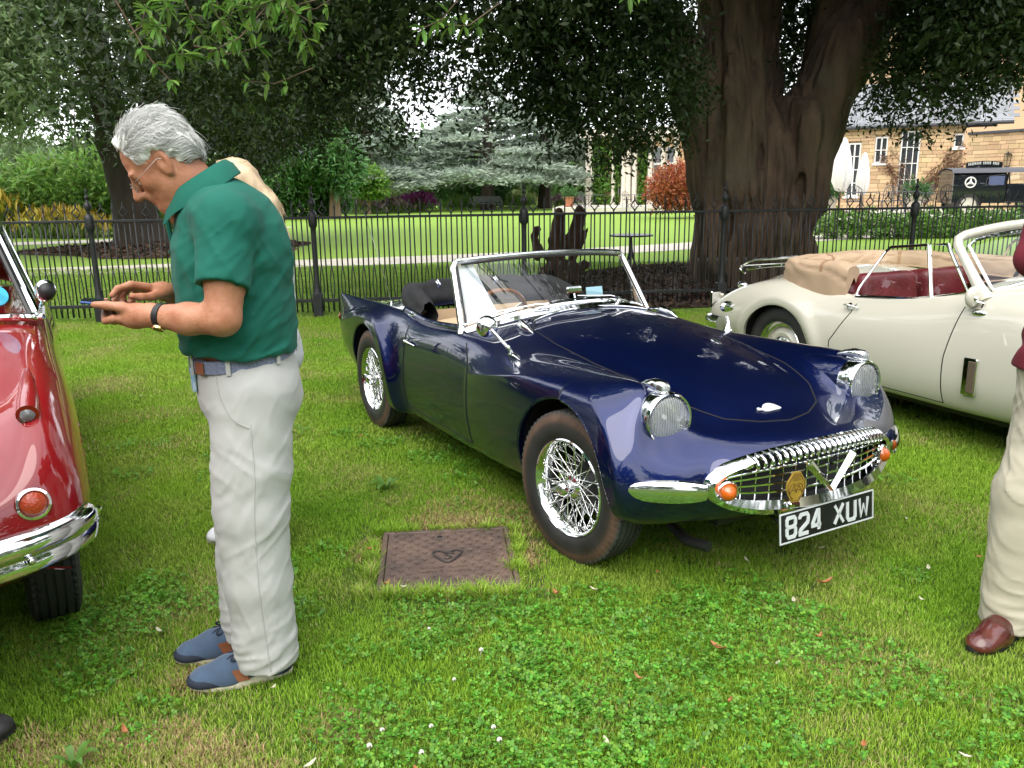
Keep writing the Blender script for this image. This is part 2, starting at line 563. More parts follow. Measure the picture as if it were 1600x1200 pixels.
# gravel paths
M['path'] = mat('pale_gravel', (.46, .42, .36), .9, var=.14, scale=3, bump=.4, bscale=180, coord='World')
def strip(name, line, w, z, m):
    P = spl(line, 40); w = np.broadcast_to(w, (40,)) if np.isscalar(w) else spl(np.array(w)[:, None], 40)[:, 0]
    T = np.gradient(P, axis=0); T /= np.linalg.norm(T, axis=1)[:, None]
    Nn = np.c_[-T[:, 1], T[:, 0]]
    G_ = np.stack([np.c_[P + Nn * (w[:, None] / 2) * k, np.full(40, z)] for k in (-1, 1)], 0)
    b = MB(); b.grid(G_); return tag(b.build(name, m), kind='structure')
strip('path', [(-30, 14.6), (-14, 15.7), (-6.6, 17.3), (-1.4, 18.6), (3, 20.6), (9.3, 24.2), (16, 26.6), (30, 29)], 1.9, .006, M['path'])
strip('path', [(-40, 25.5), (-22, 25.6), (-15, 26.4), (-11.5, 29.5), (-10, 36)], 1.7, .010, M['path'])

# bark mulch beds round the two trunks
M['mulch'] = mat('bark_mulch', (.058, .036, .024), .95, var=.5, scale=14, bump=.8, bscale=45, coord='World', bdist=.04)
M['chip'] = mat('bark_chip', (.075, .043, .027), .9, island=.65)
def mulch(cx, cy, rx, ry, seed, nchip, h=.14, csz=.05):
    a = np.linspace(0, 2 * np.pi, 49)[:-1]; rr = np.linspace(0, 1, 9)
    ed = 1 + .10 * np.sin(3 * a + seed) + .07 * np.sin(5 * a + 2 * seed)
    P = np.zeros((9, 48, 3))
    for i, r in enumerate(rr):
        P[i, :, 0] = cx + rx * r * ed * np.cos(a); P[i, :, 1] = cy + ry * r * ed * np.sin(a); P[i, :, 2] = .014 + h * (1 - r ** 2)
    b = MB(); b.grid(P, cv=True); tag(b.build('mulch_bed', M['mulch']), kind='structure')
    r_ = np.random.default_rng(seed)
    t = np.sqrt(r_.random(nchip)) * 1.0; an = r_.random(nchip) * 2 * np.pi
    e2 = 1 + .10 * np.sin(3 * an + seed) + .07 * np.sin(5 * an + 2 * seed)
    c = np.c_[cx + rx * t * e2 * np.cos(an), cy + ry * t * e2 * np.sin(an), .02 + h * (1 - t ** 2) + r_.random(nchip) * .03]
    d = r_.normal(size=(nchip, 3)) * (1, 1, .35); d /= np.linalg.norm(d, axis=1)[:, None]
    e = np.cross(d, r_.normal(size=(nchip, 3))); e /= np.linalg.norm(e, axis=1)[:, None]
    L_ = (csz * (.5 + r_.random(nchip)))[:, None]; W_ = L_ * .4
    V = np.stack([c - d * L_ - e * W_, c + d * L_ - e * W_ * .6, c + d * L_ + e * W_, c - d * L_ + e * W_ * .7], 1).reshape(-1, 3)
    me = new_mesh('bark_chips', V, [np.arange(nchip * 4).reshape(-1, 4)], False)
    tag(link('bark_chips', me, M['chip']), kind='stuff')
mulch(3.4, 12.9, 3.7, 2.7, 3, 6500, h=.18, csz=.045)
mulch(-9.0, 22.4, 3.6, 2.6, 5, 2600, h=.2, csz=.08)

# ------------------------------------------------------------------ grass, clover
def scatter(name, pts, rz, sc, src, kind='stuff', tilt=None):
    me = bpy.data.meshes.new(name)
    me.vertices.add(len(pts)); me.vertices.foreach_set('co', np.asarray(pts, np.float32).ravel())
    for nm, arr in (('rz', rz), ('sc', sc)):
        at = me.attributes.new(nm, 'FLOAT', 'POINT'); at.data.foreach_set('value', np.asarray(arr, np.float32))
    me.update()
    o = bpy.data.objects.new(name, me); COL.objects.link(o)
    ng = bpy.data.node_groups.new('scatter_' + name, 'GeometryNodeTree')
    ng.interface.new_socket('Geometry', in_out='INPUT', socket_type='NodeSocketGeometry')
    ng.interface.new_socket('Geometry', in_out='OUTPUT', socket_type='NodeSocketGeometry')
    n = ng.nodes; l = ng.links
    gi = n.new('NodeGroupInput'); go = n.new('NodeGroupOutput')
    ip = n.new('GeometryNodeInstanceOnPoints'); oi = n.new('GeometryNodeObjectInfo'); oi.inputs['Object'].default_value = src
    a1 = n.new('GeometryNodeInputNamedAttribute'); a1.data_type = 'FLOAT'; a1.inputs['Name'].default_value = 'rz'
    a2 = n.new('GeometryNodeInputNamedAttribute'); a2.data_type = 'FLOAT'; a2.inputs['Name'].default_value = 'sc'
    cx = n.new('ShaderNodeCombineXYZ'); er = n.new('FunctionNodeEulerToRotation')
    l.new(gi.outputs[0], ip.inputs['Points']); l.new(oi.outputs['Geometry'], ip.inputs['Instance'])
    l.new(a1.outputs['Attribute'], cx.inputs[2]); l.new(cx.outputs[0], er.inputs[0]); l.new(er.outputs[0], ip.inputs['Rotation'])
    l.new(a2.outputs['Attribute'], ip.inputs['Scale']); l.new(ip.outputs[0], go.inputs[0])
    md = o.modifiers.new('scatter', 'NODES'); md.node_group = ng
    return tag(o, kind=kind)

def blade_patch(name, nb, size, hmin, hmax, wid, m, seed, lean=.6):
    r_ = np.random.default_rng(seed)
    rad = np.sqrt(r_.random(nb)) * size; an = r_.random(nb) * 2 * np.pi
    b = np.c_[rad * np.cos(an), rad * np.sin(an), np.zeros(nb)]
    h = hmin + (hmax - hmin) * r_.random(nb) ** 1.5
    d = r_.random(nb) * 2 * np.pi; ld = np.c_[np.cos(d), np.sin(d), np.zeros(nb)]
    sd = np.c_[-np.sin(d), np.cos(d), np.zeros(nb)]
    le = (lean * (.25 + r_.random(nb)))[:, None] * h[:, None]
    w = (wid * (.6 + .8 * r_.random(nb)))[:, None] / 2
    up = np.array([0, 0, 1.])
    p0 = b; p1 = b + up * (h * .6)[:, None] + ld * le * .4; p2 = b + up * h[:, None] + ld * le
    V = np.stack([p0 - sd * w, p0 + sd * w, p1 - sd * w * .8, p1 + sd * w * .8, p2], 1).reshape(-1, 3)
    i = np.arange(nb)[:, None] * 5
    me = new_mesh(name, V, [i + np.array([[0, 1, 3, 2]]), i + np.array([[2, 3, 4]])], False)
    me.materials.append(m)
    return bpy.data.objects.new(name, me)

def blade_mat(name, c1, c2, c3, straw, sthr):
    m = bpy.data.materials.new(name); m.use_nodes = True
    N, L = m.node_tree.nodes, m.node_tree.links
    b = N['Principled BSDF']; b.inputs['Roughness'].default_value = .55; b.inputs['Specular IOR Level'].default_value = .25
    geo = N.new('ShaderNodeNewGeometry')
    def noise(sc, det=3):
        n = N.new('ShaderNodeTexNoise'); n.inputs['Scale'].default_value = sc; n.inputs['Detail'].default_value = det
        L.new(geo.outputs['Position'], n.inputs['Vector']); return n.outputs['Fac']
    def ramp(src, a, bb):
        r = N.new('ShaderNodeMapRange'); r.inputs[1].default_value = a; r.inputs[2].default_value = bb; L.new(src, r.inputs[0]); return r.outputs[0]
    def mix(f, c1, c2):
        x = N.new('ShaderNodeMix'); x.data_type = 'RGBA'; L.new(f, x.inputs[0])
        for k, c in ((6, c1), (7, c2)):
            if isinstance(c, tuple): x.inputs[k].default_value = (*c, 1)
            else: L.new(c, x.inputs[k])
        return x.outputs[2]
    c = mix(ramp(noise(.55), .38, .62), c1, c2)
    c = mix(ramp(noise(1.9), .45, .7), c, c3)
    # straw: where a patch noise plus the blade's own random number is high
    ad = N.new('ShaderNodeMath'); ad.operation = 'ADD'
    sc = N.new('ShaderNodeMath'); sc.operation = 'MULTIPLY'; sc.inputs[1].default_value = .38
    L.new(geo.outputs['Random Per Island'], sc.inputs[0]); L.new(sc.outputs[0], ad.inputs[0]); L.new(noise(1.3, 4), ad.inputs[1])
    c = mix(ramp(ad.outputs[0], sthr, sthr + .10), c, straw)
    hs = N.new('ShaderNodeHueSaturation'); mr = N.new('ShaderNodeMapRange'); mr.inputs[3].default_value = .72; mr.inputs[4].default_value = 1.35
    ml = N.new('ShaderNodeMath'); ml.operation = 'MULTIPLY'; ml.inputs[1].default_value = 13.7
    fr = N.new('ShaderNodeMath'); fr.operation = 'FRACT'
    L.new(geo.outputs['Random Per Island'], ml.inputs[0]); L.new(ml.outputs[0], fr.inputs[0]); L.new(fr.outputs[0], mr.inputs[0])
    L.new(mr.outputs[0], hs.inputs['Value']); L.new(c, hs.inputs['Color'])
    L.new(hs.outputs[0], b.inputs['Base Color'])
    t = N.new('ShaderNodeBsdfTranslucent'); L.new(hs.outputs[0], t.inputs[0])
    ms = N.new('ShaderNodeMixShader'); ms.inputs[0].default_value = .35
    L.new(b.outputs[0], ms.inputs[1]); L.new(t.outputs[0], ms.inputs[2]); L.new(ms.outputs[0], N['Material Output'].inputs[0])
    return m
M['blade'] = blade_mat('grass_blade', (.200, .375, .026), (.268, .440, .035), (.295, .410, .058), (.46, .40, .17), .81)
M['blade_far'] = blade_mat('mown_blade', (.17, .29, .04), (.21, .33, .05), (.21, .31, .06), (.30, .32, .10), .86)
M['clover'] = mat('clover_leaf', (.130, .325, .028), .5, island=.45, trans=.35, var=.2, scale=3, coord='World')

def in_cover(x, y):
    return (-.60 < x < .02) & (2.86 < y < 3.50)
def place(y0, y1, step, slope=.70, off=.5, jit=.5, seed=1):
    r_ = np.random.default_rng(seed); out = []
    for y in np.arange(y0, y1, step):
        w = slope * y + off
        xs = np.arange(-w, w, step)
        out.append(np.c_[xs + (r_.random(len(xs)) - .5) * step * 2 * jit, y + (r_.random(len(xs)) - .5) * step * 2 * jit, np.zeros(len(xs))])
    return np.vstack(out)
def drop_cover(P, rad):
    return P[~((P[:, 0] > -.58 - rad) & (P[:, 0] < -.01 + rad) & (P[:, 1] > 2.91 - rad) & (P[:, 1] < 3.48 + rad))]
r_ = np.random.default_rng(11)
FEET = np.array([(-.95, 2.31), (-.85, 2.35), (-1.05, 2.50), (-.95, 2.53), (1.66, 2.55), (1.57, 2.48), (-1.50, 2.02), (.10, 3.35), (.25, 3.2), (-.9, 5.1), (-1.75, 2.86)])
def drop_feet(P, rad):
    return P[(np.hypot(P[:, 0][:, None] - FEET[:, 0], P[:, 1][:, None] - FEET[:, 1]) > rad).all(1)]
near = drop_cover(place(1.25, 4.6, .105, seed=2), .10)
near = drop_feet(near, .085)
mid = place(4.6, 10.0, .17, off=.7, seed=3)
for k, (P, nb, sz, hm, hx, w) in enumerate(((near, 560, .11, .008, .023, .0029), (mid, 600, .17, .010, .028, .0042))):
    sel = r_.integers(0, 3, len(P))
    for v in range(3):
        src = blade_patch('grass_tuft', nb, sz, hm, hx, w, M['blade'], 40 + k * 3 + v, .75)
        Q = P[sel == v]
        scatter('grass', Q, r_.random(len(Q)) * 6.28, .75 + .5 * (vnoise(Q, .8, 5) * .5 + .5) + .15 * r_.random(len(Q)), src)
park = place(10.0, 17.0, .34, off=1, seed=4)
park = park[(((park[:, 0] - 3.4) / 3.9) ** 2 + ((park[:, 1] - 12.9) / 2.9) ** 2) > 1]
src = blade_patch('mown_tuft', 420, .34, .012, .035, .008, M['blade_far'], 71, .8)
scatter('grass', park, r_.random(len(park)) * 6.28, np.ones(len(park)), src)
# grass tongues over the edges of the iron cover
e = np.concatenate([np.c_[r_.uniform(-.60, .01, 60), r_.normal(2.885, .016, 60)], np.c_[r_.uniform(-.60, 0, 22), r_.normal(3.50, .012, 22)],
                    np.c_[r_.normal(-.60, .012, 22), r_.uniform(2.88, 3.5, 22)], np.c_[r_.normal(.012, .012, 26), r_.uniform(2.88, 3.5, 26)]])
src = blade_patch('edge_tuft', 60, .03, .02, .05, .0034, M['blade'], 90, .9)
scatter('grass', np.c_[e, np.zeros(len(e))], r_.random(len(e)) * 6.28, .7 + .5 * r_.random(len(e)), src)

dry = np.array([(-1.19, 1.99, .07), (-1.0, 2.04, .05), (-.86, 1.98, .05), (-.52, 2.08, .04), (-.69, 1.88, .04), (-.27, 3.86, .16), (-.30, 3.62, .12), (-.1, 3.60, .10), (.06, 3.65, .12), (-1.0, 2.42, .06), (-.62, 3.3, .05), (.03, 3.2, .05), (-1.4, 2.0, .05)])
M['thatch'] = mat('dry_thatch', (.26, .165, .075), .8, island=.5, col2=(.40, .30, .13), scale=30)
src = blade_patch('thatch_tuft', 90, .05, .006, .02, .003, M['thatch'], 95, 1.3)
dp = np.vstack([np.c_[r_.normal(x, s, int(9 + s * 260)), r_.normal(y, s, int(9 + s * 260))] for x, y, s in dry]); dp = drop_cover(np.c_[dp, np.zeros(len(dp))], .005)
scatter('dry_grass', dp, r_.random(len(dp)) * 6.28, .8 + .5 * r_.random(len(dp)), src)

def clover_patch(name, n, size, seed):
    r_ = np.random.default_rng(seed); V = []; Fq = []; k = 0
    for i in range(n):
        rad = math.sqrt(r_.random()) * size; a = r_.random() * 6.28
        c = np.array([rad * math.cos(a), rad * math.sin(a), .016 + .018 * r_.random()])
        s = .0042 + .0034 * r_.random(); a0 = r_.random() * 6.28
        tl = r_.normal(size=2) * .35
        for j in range(3):
            an = a0 + j * 2.094
            d = np.array([math.cos(an), math.sin(an), 0]); e_ = np.array([-d[1], d[0], 0])
            pts = [c, c + d * s * .7 + e_ * s * .62, c + d * s * 1.45 + e_ * s * .42, c + d * s * 1.3, c + d * s * 1.45 - e_ * s * .42, c + d * s * .7 - e_ * s * .62]
            for p in pts:
                q = p.copy(); q[2] += (p - c)[0] * tl[0] + (p - c)[1] * tl[1] + .12 * np.linalg.norm(p - c); V.append(q)
            Fq += [(k, k + 1, k + 2, k + 3), (k, k + 3, k + 4, k + 5)]; k += 6
    me = new_mesh(name, np.array(V), [np.array(Fq)[:, ::-1]], False); me.materials.append(M['clover'])
    return bpy.data.objects.new(name, me)
cl = drop_cover(place(1.3, 5.2, .10, seed=8), .06)
dn = vnoise(cl, 1.15, 21, 3)
spots = np.array([(-.45, 2.35, .55), (0.15, 2.1, .5), (.35, 2.62, .5), (.0, 1.75, .5), (1.0, 2.55, .6), (-1.5, 2.45, .45), (-1.35, 2.9, .5), (1.5, 2.0, .5), (-.1, 2.75, .35)])
for sx, sy, sr in spots: dn = dn + .75 * np.exp(-((cl[:, 0] - sx) ** 2 + (cl[:, 1] - sy) ** 2) / sr ** 2 * 2)
keep = (np.hypot(cl[:, 0][:, None] - FEET[:, 0], cl[:, 1][:, None] - FEET[:, 1]) > .13).all(1) & ((dn + .26 * r_.normal(size=len(dn))) > .47)
cl = cl[keep]
for v in range(3):
    src = clover_patch('clover_tuft', 60, .095, 60 + v)
    Q = cl[v::3]
    scatter('clover', Q, r_.random(len(Q)) * 6.28, .8 + .5 * r_.random(len(Q)), src)

# ================================================================== RAILINGS
M['iron'] = mat('black_iron', (.020, .021, .023), .48, var=.4, scale=12, bump=.2, bscale=90)
FA = np.array([-4.956, 9.86]); FB = np.array([2.565, .272]); FL = np.linalg.norm(FB); FD = FB / FL
fang = math.atan2(FD[1], FD[0])
fence = thing('iron_fence', 'long black iron railing with spear tops and open diamonds along the lawn', 'fence', (FA[0], FA[1], 0), fang)
ZT, ZB = 1.205, .20
NP = 40; dx = FL / NP
x0, x1 = -2 * FL, 6 * FL
for nm, z, hh, tt in (('top_rail', ZT, .030, .042), ('bottom_rail', ZB, .040, .022)):
    MB().box(((x0 + x1) / 2, 0, z), (x1 - x0, tt, hh), bev=.004).build(nm, M['iron'], fence)
b = MB()
b.box((0, 0, .14), (.115, .115, .32), bev=.01); b.lathe([(.05, .30), (.042, .34), (.034, .40), (.032, 1.0), (.034, 1.08), (.05, 1.11), (.055, 1.15), (.055, 1.24), (.045, 1.27), (.022, 1.29),
   (.020, 1.32), (.034, 1.34), (.046, 1.375), (.034, 1.41), (.016, 1.43), (.014, 1.455), (.026, 1.47), (.026, 1.485), (.012, 1.50), (.010, 1.53), (.016, 1.545), (.013, 1.565), (.0, 1.585)], 12)
b.tube([(0, .05, .3), (0, .16, .12), (0, .30, -.05)], .018, 6)
post_me = b.mesh('post', True, 40)
for i in range(-2, 7):
    o = link('post', post_me, None, fence)
    if i == -2: post_me.materials.append(M['iron'])
    o.location = (i * FL, 0, 0)
def spear(z0):
    return [(0, 0, z0), (0, 0, z0 + .10)], [(.0, z0 + .1)]
b = MB(); b.tube([(0, 0, .06), (0, 0, 1.30)], .0092, 6); b.lathe([(.0075, 1.29), (.013, 1.325), (.012, 1.34), (.004, 1.41), (0, 1.42)], 6)
spear_me = b.mesh('spear_picket'); spear_me.materials.append(M['iron'])
b = MB(); b.tube([(0, 0, .06), (0, 0, 1.235)], .0092, 6)
for s_ in (-1, 1):
    b.tube([(0, 0, 1.232), (s_ * .012, 0, 1.255), (s_ * .05, 0, 1.30), (s_ * .012, 0, 1.345), (0, 0, 1.37)], .0080, 6)
b.lathe([(.007, 1.355), (.012, 1.375), (.003, 1.415), (0, 1.42)], 6)
dia_me = b.mesh('diamond_picket'); dia_me.materials.append(M['iron'])
b = MB(); b.tube([(0, 0, .62), (0, 0, 1.2)], .0088, 6)
for s_ in (-1, 1):
    b.tube([(0, 0, .64), (s_ * .012, 0, .55), (s_ * .022, 0, .43), (s_ * .022, 0, .34), (s_ * .012, 0, .25), (s_ * .004, 0, .06)], .0072, 6)
loop_me = b.mesh('loop_picket'); loop_me.materials.append(M['iron'])
broken = {(0, 18), (2, 6), (-1, 22)}
for i in range(-2, 6):
    for k in range(1, NP):
        if k % 2: me, nm = loop_me, 'loop_picket'
        elif (k // 2) % 2: me, nm = dia_me, 'diamond_picket'
        else: me, nm = spear_me, 'spear_picket'
        if (i, k) in broken: me, nm = spear_me, 'spear_picket'
        o = link(nm, me, None, fence); o.location = (i * FL + k * dx, 0, random.uniform(-.006, .006))
        o.rotation_euler = (random.gauss(0, .006), random.gauss(0, .008), 0)
# ================================================================== TREES
def leaf_mat(name, c1, c2, scale=.6, tr=.3, rough=.45, isl=.4, spec=.35):
    return mat(name, c1, rough, col2=c2, scale=scale, coord='World', island=isl, trans=tr, spec=spec, detail=3)
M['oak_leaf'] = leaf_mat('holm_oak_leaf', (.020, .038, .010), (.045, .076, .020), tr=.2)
M['grey_leaf'] = leaf_mat('grey_holm_leaf', (.17, .25, .11), (.26, .35, .18), .5, .45)
M['spring_leaf'] = leaf_mat('young_leaf', (.13, .27, .045), (.19, .35, .07), 2.0, .45)
M['cedar_leaf'] = leaf_mat('blue_cedar_needles', (.27, .335, .27), (.38, .44, .36), .35, .4, .7)
M['yew_leaf'] = leaf_mat('green_needles', (.050, .125, .035), (.085, .19, .05), .4, .25)
M['lime_leaf'] = leaf_mat('bright_leaf', (.13, .26, .045), (.20, .34, .07), .4, .4)
M['wood_leaf'] = leaf_mat('far_wood_leaf', (.075, .13, .045), (.12, .20, .06), .12, .3)
M['acer_leaf'] = leaf_mat('red_acer_leaf', (.30, .075, .030), (.36, .12, .045), 1, .3)
M['ivy_leaf'] = leaf_mat('creeper_leaf', (.09, .20, .03), (.15, .27, .05), .6, .25)
M['bark'] = mat('old_bark', (.034, .023, .017), .95, col2=(.115, .074, .050), scale=5.5, bump=1.0, bscale=16, coord='Object', bdist=.06, stretch=(1, 1, .28), detail=8)
def bark_mat(name, c1, c2, c3):
    m = mat(name, c1, .95, col2=c2, scale=4.5, coord='Object', stretch=(1, 1, .3), detail=8)
    N, L = m.node_tree.nodes, m.node_tree.links; b = N['Principled BSDF']; tcn = N.new('ShaderNodeTexCoord')
    prev = None
    for sc, st, dist, typ in ((5.5, (1, 1, .22), .11, 'RIDGED_MULTIFRACTAL'), (26, (1, 1, .4), .02, 'FBM')):
        mp_ = N.new('ShaderNodeMapping'); mp_.inputs['Scale'].default_value = st; n = N.new('ShaderNodeTexNoise'); n.noise_type = typ; n.inputs['Scale'].default_value = sc; n.inputs['Detail'].default_value = 5
        n.inputs['Distortion'].default_value = .6
        bp = N.new('ShaderNodeBump'); bp.inputs['Strength'].default_value = .9; bp.inputs['Distance'].default_value = dist
        L.new(tcn.outputs['Object'], mp_.inputs[0]); L.new(mp_.outputs[0], n.inputs['Vector']); L.new(n.outputs['Fac'], bp.inputs['Height'])
        if prev: L.new(prev, bp.inputs['Normal'])
        prev = bp.outputs[0]
        if typ != 'FBM': rid = n.outputs['Fac']
    L.new(prev, b.inputs['Normal'])
    # lichen and raw wood in slow patches
    n = N.new('ShaderNodeTexNoise'); n.inputs['Scale'].default_value = 1.1; n.inputs['Detail'].default_value = 6; L.new(tcn.outputs['Object'], n.inputs['Vector'])
    mr = N.new('ShaderNodeMapRange'); mr.inputs[1].default_value = .5; mr.inputs[2].default_value = .72; mx_ = N.new('ShaderNodeMix'); mx_.data_type = 'RGBA'
    L.new(n.outputs['Fac'], mr.inputs[0]); L.new(mr.outputs[0], mx_.inputs[0]); src = b.inputs['Base Color'].links[0].from_socket; L.new(src, mx_.inputs[6]); mx_.inputs[7].default_value = (*c3, 1); L.new(mx_.outputs[2], b.inputs['Base Color'])
    return m
M['bark'] = bark_mat('old_bark', (.055, .037, .026), (.190, .122, .080), (.125, .110, .072))
M['bark_dark'] = mat('dark_bark', (.030, .022, .018), .95, col2=(.06, .045, .034), scale=3, bump=1.0, bscale=7, bdist=.06, stretch=(1, 1, .3), detail=8)
M['bark_tan'] = mat('tan_bark', (.17, .11, .07), .9, var=.3, scale=6, bump=.6, bscale=12, stretch=(1, 1, .3))

def leaf_quads(c, d, L, W, seed, fold=.0):
    """one rhombic leaf at each c pointing along d"""
    r_ = np.random.default_rng(seed); n = len(c)
    e = np.cross(d, r_.normal(size=(n, 3))); e /= np.linalg.norm(e, axis=1)[:, None] + 1e-9
    L = np.broadcast_to(L, (n,))[:, None]; W = np.broadcast_to(W, (n,))[:, None]
    V = np.stack([c, c + d * L * .45 + e * W / 2, c + d * L, c + d * L * .45 - e * W / 2], 1)
    return V.reshape(-1, 3)

def lobe_points(lobes, n, seed, shell=.72, cut=None):
    """points spread through ellipsoid lobes, mostly near their surface"""
    r_ = np.random.default_rng(seed)
    lobes = np.asarray(lobes, float)
    vol = (lobes[:, 3] * lobes[:, 4] * lobes[:, 5]) ** (2 / 3.)
    k = r_.choice(len(lobes), n, p=vol / vol.sum())
    u = r_.normal(size=(n, 3)); u /= np.linalg.norm(u, axis=1)[:, None]
    rr = shell + (1 - shell) * r_.random(n); deep = r_.random(n) < .25
    rr[deep] = r_.random(deep.sum()) ** .5 * shell
    q = lobes[k, 3:6] * u * rr[:, None]
    P = lobes[k, :3] + q
    # ragged outline
    P += u * (vnoise(P, 1.1, seed, 2) * .35)[:, None] * lobes[k, 3:6].mean(1)[:, None] * .45
    if cut is not None:
        m = cut(P); P = P[m]; u = u[m]
    return P, u

def crown(name, lobes, ncl, per, L, W, m, parent, seed, off=(0, 0, 0), twig=.35, droop=.25, cut=None, shell=.72, big=0, bigs=.25, gap=.0, gsc=.5):
    r_ = np.random.default_rng(seed + 100)
    P, u = lobe_points(lobes, ncl, seed, shell, cut)
    if gap:
        k = vnoise(P, gsc, seed + 3, 2) > -1 + gap * 2 * 0.5
        P, u = P[k], u[k]
    n = len(P)
    ax = u + r_.normal(size=(n, 3)) * .7 + np.array([0, 0, -droop]); ax /= np.linalg.norm(ax, axis=1)[:, None]
    t = r_.random((n, per)) * twig
    c = P[:, None] + ax[:, None] * t[..., None] + r_.normal(size=(n, per, 3)) * twig * .22
    d = ax[:, None] * .55 + r_.normal(size=(n, per, 3)) * .75; d /= np.linalg.norm(d, axis=2)[..., None]
    sz = (.65 + .7 * r_.random(n * per))
    V = [leaf_quads(c.reshape(-1, 3), d.reshape(-1, 3), L * sz, W * sz, seed + 1)]
    if big:
        Pb, ub = lobe_points([list(l[:3]) + [l[3] * .74, l[4] * .74, l[5] * .70] for l in lobes], big, seed + 9, .55, cut)
        db = r_.normal(size=(len(Pb), 3)); db /= np.linalg.norm(db, axis=1)[:, None]
        V.append(leaf_quads(Pb, db, bigs * (1 + r_.random(len(Pb))), bigs * .8, seed + 12))
    V = np.vstack(V) - np.asarray(off)
    me = new_mesh(name, V, [np.arange(len(V)).reshape(-1, 4)], False)
    return link(name, me, m, parent)

def limb(b, pts, r0, r1, n=8, k=14, wob=.0, seed=0):
    P = spl(pts, k); r = np.linspace(r0, r1, k)
    if wob: P = P + vnoise(P, 1.3, seed)[:, None] * wob * np.array([1, 1, .4])
    b.tube(P, r, n)

# ---- the great holm oak behind the railings
T0 = (3.55, 12.3, 0)
oak = thing('holm_oak_tree', 'huge old evergreen tree with a thick fluted trunk that forks into heavy limbs', 'tree', T0)
s = SDF((1.0, 10.6, -.2), (7.0, 14.6, 6.4), .045)
tx, ty = T0[0], T0[1]
# buttressed base, waist, then a spreading fork
for a in np.linspace(0, 2 * np.pi, 9)[:-1]:
    c_, s_ = math.cos(a + .3), math.sin(a + .3)
    s.cone((tx + c_ * .76, ty + s_ * .74, -.1), (tx + c_ * .56, ty + s_ * .52, 2.1), .30, .28, .22)
s.cone((tx, ty, -.1), (tx, ty, 2.2), .66, .62, .2)
limbs_ = [
    ([(tx - .62, ty - .25, 1.5), (tx - 1.02, ty - .35, 2.5), (tx - 1.45, ty - .5, 3.4), (tx - 2.0, ty - .7, 4.6), (tx - 2.6, ty - .9, 6.2)], [.50, .33, .27, .25, .22]),
    ([(tx - .42, ty - .3, 1.6), (tx - .55, ty - .35, 2.8), (tx - .60, ty - .3, 4.0), (tx - .55, ty - .2, 6.4)], [.62, .50, .40, .34]),
    ([(tx - .1, ty + .4, 1.6), (tx + .1, ty + .6, 3.0), (tx + .2, ty + .9, 6.2)], [.55, .42, .33]),
    ([(tx + .5, ty - .25, 1.4), (tx + .75, ty - .3, 2.3), (tx + 1.15, ty - .35, 3.2), (tx + 1.75, ty - .3, 4.2), (tx + 2.7, ty - .2, 5.8)], [.60, .52, .42, .34, .26]),
    ([(tx + .72, ty + .1, 1.3), (tx + 1.0, ty + .2, 2.3), (tx + 1.2, ty + .3, 3.6), (tx + 1.3, ty + .5, 6.0)], [.40, .36, .30, .22]),
]
for p, r in limbs_: s.path(p, r, .16)
for bx, by, bz, br in ((-.72, -.58, 1.05, .20), (-.70, -.62, .55, .24), (-.45, -.80, 1.5, .14), (.30, -.80, .9, .18), (.62, -.58, 1.3, .17), (-.80, -.4, 1.55, .15), (.1, -.85, .35, .22), (.74, -.55, .5, .20)):
    s.ell((tx + bx, ty + by, bz), (br, br, br * 1.4), .12)
for bx, by, bz, br in ((.50, -.82, 1.45, .20), (.44, -.80, 1.1, .14), (-.15, -.85, 1.9, .14)):
    s.ell((tx + bx, ty + by, bz), (br * .6, br, br * 1.5), .08, 's')
def flute(X):
    a = np.arctan2(X[:, 1] - ty, X[:, 0] - tx)
    w = a * 7 + 1.2 * vnoise(X, .9, 4, 2) + X[:, 2] * .25
    return .038 * np.sin(w * 2.2) * np.clip(1.2 - X[:, 2] * .12, .3, 1) + .022 * np.sin(w * 5.1 + 2) + .085 * vnoise(X * np.array([1.6, 1.6, .7]), 1.6, 8, 3) + .034 * vnoise(X * np.array([1, 1, .30]), 9, 12, 2)
s.fn(flute, .3)
V, Q = s.mesh(1); kx = np.interp(V[:, 2], [2.0, 4.6], [.84, .97]); V[:, 0] = tx + (V[:, 0] - tx) * kx
link('trunk', new_mesh('trunk', V - np.array(T0), [Q]), M['bark'], oak)
b = MB()
for k, (p, r0) in enumerate([([(tx - 2.6, ty - .9, 6.2), (tx - 3.6, ty - 1.6, 7.2), (tx - 5.5, ty - 2.5, 7.6)], .2), ([(tx - 1.9, ty - .7, 4.5), (tx - 3.4, ty - 1.8, 5.0), (tx - 5.2, ty - 2.6, 4.4)], .12),
    ([(tx - .55, ty - .2, 6.3), (tx - .9, ty - 1.5, 7.8), (tx - 1.0, ty - 3, 8.6)], .3), ([(tx + .2, ty + .9, 6.1), (tx + .6, ty + 2, 8.2)], .3),
    ([(tx + 2.7, ty - .2, 5.8), (tx + 4, ty - .4, 6.6), (tx + 5.6, ty - .8, 6.4)], .22), ([(tx + 1.3, ty + .5, 6), (tx + 2, ty + .4, 7.8)], .2),
    ([(tx - 1.4, ty - .5, 3.5), (tx - 2.4, ty - 1.5, 4.2), (tx - 3.4, ty - 2.4, 4.3)], .09), ([(tx + 1.8, ty - .3, 4.3), (tx + 2.6, ty - 1.4, 4.6), (tx + 3.6, ty - 2, 4.2)], .08),
    ([(tx - .9, ty - 1.5, 7.6), (1.8, 8.0, 6.6), (.2, 5.6, 4.8), (-.8, 4.5, 3.5), (-1.5, 4.1, 2.75)], .10), ([(.2, 5.6, 4.8), (.6, 4.6, 3.5), (.8, 4.1, 2.8)], .035), ([(-.2, 5.1, 4.1), (-.3, 4.3, 3.0), (-.36, 4.05, 2.62)], .03)]):
    limb(b, p, r0, r0 * .35, 8, 16, .12 if r0 > .1 else .05, k)
